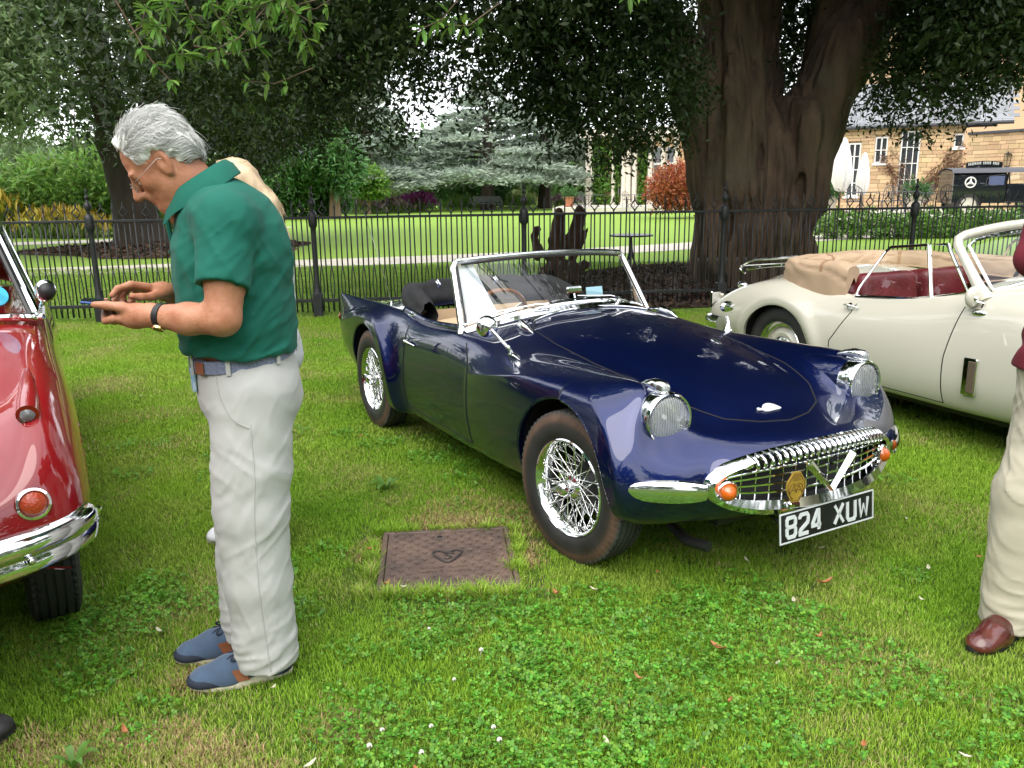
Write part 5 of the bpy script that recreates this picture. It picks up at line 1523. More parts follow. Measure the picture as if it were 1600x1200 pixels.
# ------- windscreen
def ws(k, f):
    """k -1..1 across, f 0..1 up: curved screen"""
    y = k * (.615 - .055 * f); bow = (1 - abs(k) ** 2.2)
    xb = -1.16 + .215 * bow; zb = .800 + .130 * bow
    xt = -1.375 + .115 * bow; zt = 1.140 + .030 * (1 - k * k)
    return np.array([xb + (xt - xb) * f, y, zb + (zt - zb) * f])
scr = thing('windscreen', None, None); scr.parent = blue
KS = np.linspace(-1, 1, 41)
b = MB(); b.grid(np.array([[ws(k * .985, f) for f in np.linspace(0.02, .98, 9)] for k in KS])); b.build('glass', M['glass'], scr)
b = MB()
top = [ws(k, 1) for k in np.linspace(-.955, .955, 30)]
def sideb(s_): return [ws(s_, f) for f in np.linspace(-.02, .90, 10)]
path = sideb(-1) + [ws(-.985, .965)] + top + [ws(.985, .965)] + sideb(1)[::-1]
b.tube(np.array(path), .0175, 10); b.build('screen_frame', M['chrome_worn'], scr)
b = MB(); b.tube([ws(k, .0) + np.array([.006, 0, .004]) for k in KS], .010, 8); b.build('base_trim', M['chrome'], scr)
M['rubber_seal'] = M['black_rubber']
b = MB(); b.tube(np.array([ws(k * .965, .945) + np.array([-.002, 0, 0]) for k in np.linspace(-.96, .96, 30)]), .006, 6); b.tube([ws(-.965, f) for f in np.linspace(.05, .93, 8)], .006, 6); b.tube([ws(.965, f) for f in np.linspace(.05, .93, 8)], .006, 6); b.build('screen_seal', M['black'], scr)
b = MB()   # chrome scuttle band below the screen
g0 = []
for k in KS:
    a = ws(k, 0.0) + np.array([.008, 0, -.004]); xx = a[0] + .055; p, nn = on_top(xx, a[1]); g0.append([a, (a + p) / 2 + nn * .012, p + nn * .003])
b.grid(np.array(g0), flip=True); b.build('scuttle_band', M['chrome'], scr)
for s_ in (-1, 1):   # cast screen pillars feet
    b = MB(); b.tube([ws(s_, -.03) + np.array([.0, s_ * .004, -.01]), ws(s_, .06)], [.026, .015], 10); b.build('pillar_foot', M['chrome'], scr)
for y0, dy in ((-.22, -.24), (.22, -.24)):
    wpr = thing('wiper', None, None); wpr.parent = blue
    kk = y0 / .6; base = ws(kk, .0) + np.array([.045, 0, .004]); tip = ws(kk + dy / .6, .10) + np.array([.014, 0, .010]); el = (base + tip) / 2 + np.array([.03, 0, .03])
    b = MB(); b.tube([base, base + [0, 0, .02], el * .5 + base * .5 + [0, 0, .01], tip], [.007, .006, .004, .003], 6); b.ball(base, .012, 10, 6); b.build('arm', M['chrome'], wpr)
    b = MB(); b.tube([ws(kk + dy / .6 + q, .06 + .03 * abs(q)) + np.array([.012, 0, .006]) for q in np.linspace(-.26, .26, 9)], .0045, 5); b.build('blade', M['chrome'], wpr)
# bonnet vents/ hinges ahead of the screen: two bright bullet mouldings and a chrome strip
for s_ in (-1, 1):
    p0, n0 = on_top(-.86, s_ * .44); p1, _ = on_top(-.70, s_ * .45)
    b = MB(); b.tube([p0 + n0 * .012, p0 * .75 + p1 * .25 + n0 * .022, p0 * .3 + p1 * .7 + n0 * .013, p1 + n0 * .002], [.010, .024, .016, .003], 12); b.build('bonnet_catch', M['chrome'], blue)
    b = MB(); q0, m0 = on_top(-.88, s_ * .36); b.tube([p0 + n0 * .02, (p0 + q0) / 2 + m0 * .012, q0 + m0 * .004], .006, 6); b.build('catch_lever', M['chrome'], blue)
b = MB(); b.tube([on_top(-.90 + .05 * (abs(y) / .36) ** 2, y)[0] + [0, 0, .006] for y in np.linspace(-.36, .36, 21)], .0065, 8); b.build('vent_trim', M['chrome'], blue)
b = MB(); b.grid(np.array([[on_top(x + .05 * (abs(y) / .36) ** 2, y)[0] + [0, 0, .003] for x in (-.955, -.918)] for y in np.linspace(-.36, .36, 21)]), flip=True); b.build('air_vent', M['black'], blue)

# ------- wing mirrors
for s_, (mx_, mz_) in ((-1, (-.56, .0)), (1, (-.52, .0))):
    p, n_ = on_top(mx_, s_ * .64)
    mr = thing('wing_mirror', None, None); mr.parent = blue
    b = MB(); hd = p + np.array([-.20, s_ * .03, .115]) if s_ < 0 else p + np.array([-.03, s_ * .02, .13])
    if s_ < 0:
        b.tube([p + n_ * .002 + [.07, 0, -.005], p + n_ * .010 + [.02, 0, 0], p + n_ * .012, p + n_ * .004 + [-.04, 0, 0]], [.006, .018, .018, .008], 10, flat=.6)
        b.tube([p + n_ * .006, p + [-.05, 0, .035], hd + [.045, 0, -.01]], [.011, .008, .008], 8); b.ball(p + [-.05, 0, .035], .013, 10, 8)
        b.build('stalk', M['chrome'], mr)
        Mx = MAT4(hd, z=(1, -.35, .12)); b = MB(); b.lathe([(0, .032), (.018, .030), (.038, .020), (.050, .004), (.053, -.010), (.050, -.016), (0, -.014)], 36, M=Mx); b.ball(hd + np.array([.03, -.005, .004]), .016, 12, 8); b.build('mirror_head', M['chrome'], mr)
    else:
        b.tube([p, p + n_ * .02 + [0, 0, .03], hd + [0, 0, -.05]], [.020, .009, .007], 8); b.box(p + n_ * .008, (.05, .03, .016), bev=.006); b.build('stalk', M['chrome'], mr)
        Mx = MAT4(hd, z=(-1, .0, .05)); b = MB(); b.lathe([(0, .012), (.034, .010), (.037, .0), (.030, -.016), (0, -.024)], 30, M=Mx @ np.diag([1.25, .8, 1, 1])); b.build('mirror_head', M['chrome'], mr)
# door handle
hp, hn = on_side(-1.70, .662, -1)
for s_ in (-1, 1):
    hp, hn = on_side(-1.69, .665, s_)
    dh = MB(); dh.tube([hp + hn * .006 + [-.05, 0, .0], hp + hn * .020 + [-.035, 0, 0], hp + hn * .020 + [.04, 0, -.004], hp + hn * .008 + [.085, 0, -.010]], [.011, .011, .008, .006], 10); dh.ball(hp + hn * .01 + [-.045, 0, 0], (.02, .012, .014), 12, 8)
    dh.build('door_handle', M['chrome'], dr[0 if s_ < 0 else 1])

# ------- cockpit: tub, door caps, seats, wheel, folded hood
b = MB(); yy = np.array([-.56, -.54, -.50, .50, .54, .56])
sec = lambda x, zf: [(x, -.585, .775), (x, -.575, .62), (x, -.56, zf + .03), (x, -.50, zf), (x, .50, zf), (x, .56, zf + .03), (x, .575, .62), (x, .585, .775)]
b.grid(np.array([sec(x, .24) for x in (-2.02, -1.7, -1.3, -1.0, -.62)])); b.grid(np.array([[(-2.02, y, z) for z in (.24, .79)] for y in (-.58, .58)])); b.build('cockpit_tub', M['tan_leather'], blue)
for s_ in (-1, 1):   # rolled cockpit edge
    pts = [on_top(x, s_ * .592)[0] + [0, 0, .006] for x in np.linspace(-1.98, -1.20, 16)]
    b = MB(); b.tube(pts, .020, 10); b.build('door_cap', M['navy'], blue)
s = SDF((-2.0, -.60, .22), (-1.1, .60, .95), .014)
for sy in (-.28, .28):
    s.box((-1.52, sy, .40), (.25, .235, .085), .03, rot=rotm('Y', R(-6)), rd=.06); s.box((-1.80, sy, .53), (.075, .235, .22), .03, rot=rotm('Y', R(-14)), rd=.06)
    s.ell((-1.83, sy, .70), (.07, .235, .06), .03)
s.build('seat', M['tan_leather'], blue, 1)
b = MB(); b.grid(np.array([[(-1.14 + .12 * (1 - (y / .58) ** 2) - dxx, y, zz + .08 * (1 - (y / .58) ** 2)) for dxx, zz in ((-.10, .79), (.02, .795), (.05, .77), (.05, .58))] for y in np.linspace(-.58, .58, 15)])); b.build('dashboard', M['wood_rim'], blue)
sw = thing('steering_wheel', None, None); sw.parent = blue
SC = np.array([-1.42, -.28, .80]); SM = MAT4(SC, x=(0, 1, 0), z=(-.90, 0, .44))
t = np.linspace(0, 2 * np.pi, 49)[:-1]
b = MB(); b.tube(np.c_[.195 * np.cos(t), .195 * np.sin(t), 0 * t] @ SM[:3, :3].T + SC, .0125, 10, closed=True); b.build('rim', M['wood_rim'], sw)
b = MB()
for a in (R(90), R(210), R(330)):
    d = SM[:3, :3] @ np.array([math.cos(a), math.sin(a), 0]); e = SM[:3, :3] @ np.array([-math.sin(a), math.cos(a), 0]); nz_ = SM[:3, 2]
    V = [SC + d * .03 - e * .020 - nz_ * .03, SC + d * .03 + e * .020 - nz_ * .03, SC + d * .19 + e * .013, SC + d * .19 - e * .013]
    V += [v - nz_ * .004 for v in V]; b.add(V, np.array([(0, 1, 2, 3), (7, 6, 5, 4), (0, 4, 5, 1), (1, 5, 6, 2), (2, 6, 7, 3), (3, 7, 4, 0)]))
b.lathe([(0, .0), (.035, -.005), (.04, -.03), (.03, -.10), (.02, -.38)], 20, M=SM); b.build('spokes', M['chrome_worn'], sw)
# folded hood: rolled black canvas in a horseshoe behind the seats
s = SDF((-2.62, -.62, .66), (-1.82, .62, .98), .012)
def hp_(r, dz): return [(-1.93, -.52, .80 + dz), (-2.12, -.50, .845 + dz), (-2.26, -.36, .86 + dz), (-2.32, 0, .865 + dz), (-2.26, .36, .86 + dz), (-2.12, .50, .845 + dz), (-1.93, .52, .80 + dz)]
for dz, dxx, r in ((0, 0, .062), (.045, .07, .045), (-.02, .09, .06), (.03, -.05, .045)):
    pts = spl([np.array(p) + [dxx, 0, 0] for p in hp_(0, dz)], 22); s.path(pts, [r] * 22, .02)
s.fn(lambda X: .010 * vnoise(X * np.array([1, 1, 3]), 9, 3, 2) + .006 * np.sin(X[:, 1] * 26 + 5 * X[:, 2]), .05)
hood = s.build('folded_hood', M['black_canvas'], blue, 1)
for y in (-.30, .12, .42):
    b = MB(); b.box((-2.17, y, .93), (.035, .022, .04), bev=.006, rot=rotm('Y', .4)); b.tube([(-2.20, y, .90), (-2.16, y, .955), (-2.12, y, .93)], .007, 6); b.build('hood_clamp', M['chrome'], hood)
b = MB()
for p in ([(-1.95, -.54, .80), (-2.10, -.47, .83), (-2.42, -.44, .83)], [(-2.0, -.55, .79), (-1.86, -.53, .73), (-1.80, -.52, .64)]): b.tube(spl(p, 8), .008, 6)
b.build('hood_linkage', M['black'], hood)
# radio aerial, filler, dash mirror
b = MB(); p, n_ = on_top(-2.33, -.56); b.tube([p, p + n_ * .02], [.012, .008], 8); b.tube([p + n_ * .02, p + np.array([-.035, -.06, .30]), p + np.array([-.075, -.13, .60])], [.0032, .0024, .0016], 6); b.build('aerial', M['chrome'], blue)
b = MB(); p, n_ = on_top(-1.86, -.60); b.box(p + n_ * .006, (.10, .035, .014), bev=.004); b.tube([p + n_ * .012 + [-.06, 0, 0], p + n_ * .02, p + n_ * .012 + [.07, .01, 0]], .008, 8); b.build('hood_fixing', M['chrome'], blue)
b = MB(); c = ws(.02, .0) + np.array([-.10, 0, .055]); b.box(c, (.02, .10, .035), bev=.008); b.build('rear_mirror', M['chrome'], blue); 
b = MB(); b.tube([c - [0, 0, .02], c + [.02, 0, -.09]], .006, 6); b.build('mirror_stem', M['chrome'], blue)
M['pale_blue'] = mat('pale_blue_card', (.36, .58, .68), .6)
b = MB(); c = ws(.20, .0) + np.array([-.06, 0, .045]); b.box(c, (.004, .105, .052), rot=rotm('Y', -.2)); b.build('dash_card', M['pale_blue'], blue)
# added pale panel, its colour standing in for a reflection in the windscreen
M['screen_reflection'] = bpy.data.materials.new('pale_reflection'); M['screen_reflection'].use_nodes = True
N_, L_q = M['screen_reflection'].node_tree.nodes, M['screen_reflection'].node_tree.links
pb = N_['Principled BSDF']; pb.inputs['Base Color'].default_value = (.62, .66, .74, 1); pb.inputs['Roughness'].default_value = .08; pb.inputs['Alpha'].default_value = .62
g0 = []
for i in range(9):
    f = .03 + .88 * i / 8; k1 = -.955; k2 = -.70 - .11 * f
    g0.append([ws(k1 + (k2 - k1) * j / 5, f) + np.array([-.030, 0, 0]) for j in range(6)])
b = MB(); b.grid(np.array(g0)); b.build('reflection_panel', M['screen_reflection'], blue)
# bonnet/boot details: petrol cap, tail lamps
for s_ in (-1, 1):
    Mx = MAT4((-3.285, s_ * .585, .60), z=(-1, 0, .05)); b = MB(); b.lathe([(.035, 0), (.036, .015), (.02, .03), (0, .034)], 20, M=Mx); b.build('tail_lamp', M['red_paint'], blue)
b = MB(); b.tube(spl([(-3.16, -.6, .42), (-3.31, -.5, .42), (-3.34, 0, .42), (-3.31, .5, .42), (-3.16, .6, .42)], 20), .035, 10, flat=1.3); b.build('rear_bumper', M['chrome'], blue)
# ================================================================== THE TWO NEIGHBOURING CARS
def simple_body(root, NETD, paint, arches, cut=None, nu=200, nv=110, flare=None, extra=None, it=5):
    net = Net(np.array(NETD), it=it); ns = len(NETD)
    US = np.linspace(0, ns - 1, nu); VS = np.linspace(0, 9, nv); P = net.ev(US, VS)
    if flare is not None:
        w = np.clip((6.2 - VS) / 1.5, 0, 1); w = w * w * (3 - 2 * w)
        P[..., 1] += flare(P[..., 0], P[..., 2]) * w[None] * np.clip(VS / .8, .15, 1)[None]
    am = np.zeros((nu - 1, nv - 1), bool)
    for cx, cz, Rr in arches:
        r = np.hypot(P[..., 0] - cx, P[..., 2] - cz); ins = (r < Rr) & (P[..., 1] > .45) & (VS[None] < 5.4)
        f = ins[:-1, :-1] & ins[1:, :-1] & ins[1:, 1:] & ins[:-1, 1:]
        anyv = ins[:-1, :-1] | ins[1:, :-1] | ins[1:, 1:] | ins[:-1, 1:]
        kk = ~f & anyv; t = np.zeros_like(ins)
        for a in (0, 1):
            for b_ in (0, 1): t[a:a + nu - 1, b_:b_ + nv - 1] |= kk
        mv = t & ins; k = Rr / np.maximum(r, 1e-6)
        P[..., 0] = np.where(mv, cx + (P[..., 0] - cx) * k, P[..., 0]); P[..., 2] = np.where(mv, cz + (P[..., 2] - cz) * k, P[..., 2]); am |= f
    Nm = grid_normals(P)
    if Nm[nu // 2, nv // 3, 1] < 0: Nm = -Nm
    c = .25 * (P[:-1, :-1] + P[1:, :-1] + P[1:, 1:] + P[:-1, 1:])
    keep = ~am
    if cut is not None: keep &= ~cut(c[..., 0], c[..., 1], c[..., 2])
    panels = extra(c, keep) if extra else {}
    for nm, mk in panels.items():
        for sg in (1, -1): link_panel(nm, face_mesh(nm, P, Nm, mk & keep, (sg,)), paint, root)
        keep &= ~mk
    link_panel('body', face_mesh('body', P, Nm, keep), paint, root)
    tr = surf_tree(P)
    def side(x, z, s=-1):
        h = tr.ray_cast(Vector((x, 2, z)), Vector((0, -1, 0)))
        n = h[1] if h[1].y > 0 else -h[1]
        return np.array([h[0].x, h[0].y * s, h[0].z]), np.array([n.x, n.y * s, n.z])
    def topp(x, y):
        h = tr.ray_cast(Vector((x, abs(y), 2)), Vector((0, 0, -1))); n = h[1] if h[1].z > 0 else -h[1]; s = 1 if y >= 0 else -1
        return np.array([h[0].x, h[0].y * s, h[0].z]), np.array([n.x, n.y * s, n.z])
    for cx, cz, Rr in arches:
        for s_ in (-1, 1):
            ang = np.linspace(-.12, math.pi + .12, 40); rim = []
            for a in ang:
                h = tr.ray_cast(Vector((cx + (Rr + .006) * math.cos(a), 2, cz + (Rr + .006) * math.sin(a))), Vector((0, -1, 0)))
                rim.append((cx + Rr * math.cos(a), (h[0].y if h[0] is not None and h[0].y > .4 else .66) * s_, cz + Rr * math.sin(a)))
            rim = np.array(rim); rad = np.c_[np.cos(ang), 0 * ang, np.sin(ang)]
            b = MB(); b.grid(np.array([rim, rim - rad * .012 - [0, s_ * .004, 0], rim - rad * .006 - [0, s_ * .03, 0]])); b.build('arch_lip', paint, root)
            inn = rim - [0, s_ * .03, 0]; deep = inn.copy(); deep[:, 1] = s_ * .36; cc = deep.copy(); cc[:, 0] = cx; cc[:, 2] = cz
            b = MB(); b.grid(np.array([inn, deep, cc])); b.build('wheel_well', M['black'], root)
    return side, topp

def disc_wheel(parent, loc, steer, side, rim_m, scale=1.06):
    w = thing('wheel', None, None); w.parent = parent; w.location = loc; w.rotation_euler = (0, .4, steer + (0 if side < 0 else math.pi)); w.scale = (scale,) * 3
    link('tyre', TYRE_B, M['tyre_dark'], w)
    RX = MAT4((0, 0, 0), x=(1, 0, 0), z=(0, -1, 0))
    b = MB(); b.lathe([(.170, -.06), (.200, -.05), (.190, .03), (.198, .058), (.208, .070), (.204, .076), (.196, .066), (.186, .046), (.172, .040)], 48, M=RX); b.build('rim', M['chrome'], w)
    b = MB(); b.lathe([(.175, .038), (.165, .020), (.150, .030), (.125, .050), (.10, .045), (.098, .035)], 48, M=RX); b.build('disc', rim_m, w)
    b = MB(); b.lathe([(.10, .04), (.095, .052), (.06, .066), (.0, .072)], 36, M=RX); b.build('hub_cap', M['chrome'], w)
    return w
M['tyre_dark'] = mat('dark_tyre', (.022, .022, .022), .65, var=.25, scale=9)

# ------------------------------------------------------------------ cream drophead (rear axle at 0)
cream = thing('drophead_car', 'cream vintage drophead with folded tan hood and maroon seats, parked right of the navy roadster', 'car', (2.64, 6.22, 0), R(-66.5))
S_ = lambda x, *yz: [(x, y, z) for y, z in yz]
CN = [
 S_(-.92, (0, .40), (.35, .40), (.56, .43), (.64, .47), (.66, .52), (.63, .56), (.56, .59), (.45, .59), (.25, .59), (0, .59)),
 S_(-.78, (.40, .33), (.56, .34), (.67, .40), (.735, .47), (.742, .54), (.71, .60), (.63, .645), (.48, .665), (.25, .69), (0, .70)),
 S_(-.48, (.60, .28), (.68, .29), (.755, .38), (.790, .50), (.786, .61), (.75, .705), (.665, .765), (.50, .79), (.28, .84), (0, .86)),
 S_(0., (.60, .26), (.70, .26), (.765, .38), (.800, .50), (.795, .63), (.765, .745), (.685, .835), (.54, .875), (.30, .92), (0, .94)),
 S_(.35, (.60, .25), (.70, .25), (.755, .36), (.778, .48), (.768, .60), (.737, .70), (.678, .775), (.58, .83), (.30, .89), (0, .91)),
 S_(.70, (.60, .24), (.70, .24), (.750, .35), (.766, .48), (.756, .60), (.725, .70), (.672, .785), (.61, .81), (.30, .88), (0, .90)),
 S_(1.10, (.60, .24), (.70, .24), (.755, .35), (.769, .48), (.759, .61), (.725, .735), (.672, .825), (.61, .855), (.30, .92), (0, .94)),
 S_(1.50, (.60, .24), (.70, .24), (.760, .35), (.776, .48), (.766, .62), (.735, .765), (.672, .885), (.54, .945), (.30, .985), (0, 1.0)),
 S_(2.0, (.60, .24), (.70, .25), (.770, .36), (.790, .50), (.785, .66), (.755, .80), (.680, .895), (.50, .92), (.28, .975), (0, .985)),
 S_(2.6, (.60, .25), (.70, .26), (.770, .38), (.800, .52), (.790, .68), (.750, .80), (.660, .870), (.46, .85), (.26, .93), (0, .945)),
 S_(3.05, (.55, .28), (.66, .30), (.740, .40), (.775, .50), (.765, .61), (.72, .71), (.620, .775), (.42, .76), (.24, .84), (0, .85)),
 S_(3.35, (.25, .34), (.42, .36), (.56, .42), (.62, .48), (.61, .55), (.57, .60), (.48, .64), (.34, .65), (.18, .69), (0, .70)),
]
def cfl(x, z):
    d = 0
    for cx in (0., 2.59):
        r = np.hypot(x - cx, z - .34); d = d + .018 * np.exp(-((r - .40) / .05) ** 2) * (z > .3)
    return d
cside, ctop = simple_body(cream, CN, M['cream'], [(0, .325, .365), (2.59, .34, .38)], cut=lambda x, y, z: (x > .36) & (x < 1.40) & (y < .615) & (z > .74), flare=cfl,
    extra=lambda c, k: {'door': (c[..., 0] > np.interp(c[..., 2], [.24, .5, .55, .70, .8], [.52, .515, .55, .64, .66])) & (c[..., 0] < np.interp(c[..., 2], [.24, .55, .75, .9], [1.398, 1.397, 1.43, 1.46])) & (c[..., 2] > .27) & (c[..., 1] > .5) & (c[..., 2] < .86)})
for s_ in (-1, 1):
    b = MB()
    b.tube([cside(np.interp(z, [.24, .5, .55, .70, .8], [.52, .515, .55, .64, .66]), z, s_)[0] for z in np.linspace(.27, .76, 18)], .0035, 5)
    b.tube([cside(np.interp(z, [.24, .55, .75, .9], [1.398, 1.397, 1.43, 1.46]), z, s_)[0] for z in np.linspace(.27, .84, 18)], .0035, 5)
    b.tube([cside(x, .27, s_)[0] for x in np.linspace(.52, 1.40, 10)], .003, 5)
    b.build('door_gap', M['seam'], cream)
disc_wheel(cream, (0, -.655, .335), 0, -1, M['cream']); disc_wheel(cream, (0, .655, .335), 0, 1, M['cream'])
disc_wheel(cream, (2.59, -.66, .335), 0, -1, M['cream']); disc_wheel(cream, (2.59, .66, .335), 0, 1, M['cream'])
b = MB(); b.box((1.2, 0, .21), (4.0, 1.2, .05)); b.build('underside', M['black'], cream)
M['brown_strap'] = mat('tan_strap', (.34, .20, .11), .6)
M['tan_canvas'] = mat('tan_hood_cloth', (.46, .325, .215), .8, var=.12, scale=5, bump=.25, bscale=220)
# folded hood under its cover
hp3 = spl([(.50, -.585, .0), (.30, -.60, .05), (.08, -.60, .5), (-.10, -.50, .85), (-.20, -.28, 1.0), (-.23, 0, 1.0), (-.20, .28, 1.0), (-.08, .47, .9), (.14, .565, .9), (.45, .575, .9), (.80, .575, .9), (1.10, .57, .9)], 150)
Th = np.gradient(hp3[:, :2], axis=0); Th /= np.linalg.norm(Th, axis=1)[:, None]; No = np.c_[Th[:, 1], -Th[:, 0]]      # outward
zt = np.interp(np.arange(150) / 149., [0, .04, .12, .35, .6, 1], [.985, 1.015, 1.01, 1.005, 1.015, 1.03]); zb = np.interp(np.arange(150) / 149., [0, .1, .2, .32, .5, .7, 1], [.775, .770, .80, .865, .90, .90, .87])
ou = np.interp(np.arange(150) / 149., [0, .1, .25, .5, 1], [.085, .125, .125, .105, .07]); inn = np.interp(np.arange(150) / 149., [0, .2, .5, 1], [.06, .10, .12, .05])
prof = [(1.04, 0.0), (1.05, .18), (1.0, .42), (.92, .66), (.80, .84), (.58, .95), (.25, 1.0), (-.15, 1.0), (-.55, .97), (-.85, .88), (-.98, .70), (-1., .45), (-1., .0)]
def hood_pt(u, v):
    off = np.where(u > 0, u * ou, u * inn)
    return np.c_[hp3[:, :2] + No * off[:, None], zb + (zt - zb) * v]
prof = spl(np.array(prof), 36)
Gh = np.stack([hood_pt(np.full(150, p[0]), np.full(150, p[1])) for p in prof], 1)
Nh = grid_normals(Gh)
def rdg(X, sd): return (1 - np.abs(vnoise(X, 1.0, sd, 2)) * 2.4).clip(0, 1) ** 2
s_len = np.cumsum(np.r_[0, np.linalg.norm(np.diff(hp3[:, :2], axis=0), axis=1)])[:, None] * np.ones((1, 36)); vv = np.ones((150, 1)) * np.linspace(0, 1, 36)[None]
Xn = np.stack([s_len * 3.2, vv * 5 + s_len * 1.2, 0 * vv], -1)
dsp = .010 * vnoise(np.stack([s_len * 5, vv * 2.2, 0 * vv], -1), 1.0, 4, 2) - .012 * rdg(Xn, 7) - .010 * rdg(np.stack([s_len * 6 - vv * 5, vv * 1.5, 0 * vv], -1), 9) * np.exp(-((vv - .25) / .25) ** 2)
dsp[:, :2] *= .3; Gh = Gh + Nh * dsp[..., None] * (1 if Nh[20, 18, 2] > 0 else -1)
b = MB(); b.grid(Gh, flip=bool(Nh[20, 18, 2] < 0)); ce = Gh[0].mean(0); b.add(np.vstack([Gh[0], ce]), np.array([(i, i + 1, 36) for i in range(35)])); hd = b.build('folded_hood', M['tan_canvas'], cream, True, 70)
b = MB(); b.tube(Gh[:, 17] + [0, 0, .001], .0035, 5); b.tube(Gh[2:, 1] + No[2:, [0, 1]] @ np.array([[1, 0, 0], [0, 1, 0]]) * .001, .006, 6); b.build('hood_seam', M['tan_canvas'], hd)
for q in (14, 60, 96):
    b = MB(); P_ = Gh[q, 3:30]; w_ = np.array([Th[q, 0], Th[q, 1], 0]) * .012; n_ = Nh[q, 3:30] * (.003 if Nh[20, 18, 2] > 0 else -.003); b.grid(np.stack([P_ - w_ + n_, P_ + w_ + n_], 0)); b.build('hood_strap', M['brown_strap'], hd)
s = SDF((.25, -.60, .4), (1.35, .60, 1.06), .018)
for sy in (-.29, .29):
    s.box((.52, sy, .72), (.085, .26, .22), .03, rot=rotm('Y', R(-12)), rd=.06); s.box((.85, sy, .52), (.30, .26, .09), .03, rd=.06)
s.path([(.40, -.56, .80), (.40, .56, .84)], [.09, .09], .03)
s.path([(.40, .56, .82), (1.2, .585, .87)], [.05, .05], .03)
s.fn(lambda X: .012 * vnoise(X, 6, 5, 2), .05); s.build('seat', M['maroon_leather'], cream, 1)
b = MB(); b.grid(np.array([[(x, y, z) for (y, z) in ((-.61, .80), (-.60, .4), (.60, .4), (.61, .86))] for x in (.36, .8, 1.4)])); b.build('cockpit_tub', M['maroon_leather'], cream)
b = MB(); b.grid(np.array([[(1.42 - dxx, y, z) for dxx, z in ((-.02, .97), (.06, .965), (.08, .92), (.08, .72))] for y in np.linspace(-.58, .58, 9)])); b.build('dashboard', M['wood_rim'], cream)
b = MB(); t = np.linspace(0, 2 * np.pi, 33)[:-1]; SM = MAT4((1.18, .28, .96), x=(0, 1, 0), z=(-.92, 0, .4)); b.tube(np.c_[.2 * np.cos(t), .2 * np.sin(t), 0 * t] @ SM[:3, :3].T + SM[:3, 3], .013, 8, closed=True); b.lathe([(.03, 0), (.03, -.1), (.02, -.3)], 12, M=SM)
for a in (0, 2.1, 4.2): b.tube([SM[:3, 3], SM[:3, 3] + SM[:3, :3] @ np.array([.19 * math.cos(a), .19 * math.sin(a), 0])], .007, 6)
b.build('steering_wheel', M['black'], cream)
# screen: cream pillars and header, glass, chrome edging
def cws(k, f):
    bow = 1 - abs(k) ** 2.4; y = k * (.635 - .10 * f)
    xb = 1.50 + .14 * bow; zb = .905 + .10 * bow; xt = 1.20 + .10 * bow; zt = 1.205 + .075 * bow
    return np.array([xb + (xt - xb) * f, y, zb + (zt - zb) * f])
sc = thing('windscreen', None, None); sc.parent = cream
pth = [cws(-1, f) for f in np.linspace(-.12, .88, 9)] + [cws(-.97, .97)] + [cws(k, 1) for k in np.linspace(-.90, .90, 17)] + [cws(.97, .97)] + [cws(1, f) for f in np.linspace(.88, -.12, 9)]
rr = [.054, .042, .034, .030, .028, .027, .026, .026, .026, .027] + [.028] * 17 + [.027, .026, .026, .027, .028, .030, .034, .042, .054, .054][:10]
b = MB(); b.tube(np.array(pth), rr[:len(pth)], 12); b.build('screen_frame', M['cream'], sc)
b = MB(); b.grid(np.array([[cws(k * .97, f) for f in np.linspace(0, .95, 7)] for k in np.linspace(-1, 1, 21)])); b.build('glass', M['glass'], sc)
ins = [cws(-.95, f) + [.03, 0, 0] for f in np.linspace(.06, .84, 8)] + [cws(k, .90) + [.03, 0, 0] for k in np.linspace(-.86, .86, 13)] + [cws(.95, f) + [.03, 0, 0] for f in np.linspace(.84, .06, 8)] + [cws(k, .05) + [.03, 0, .0] for k in np.linspace(.86, -.86, 13)]
b = MB(); b.tube(np.array(ins), .010, 6, closed=True); b.build('chrome_edging', M['chrome'], sc)
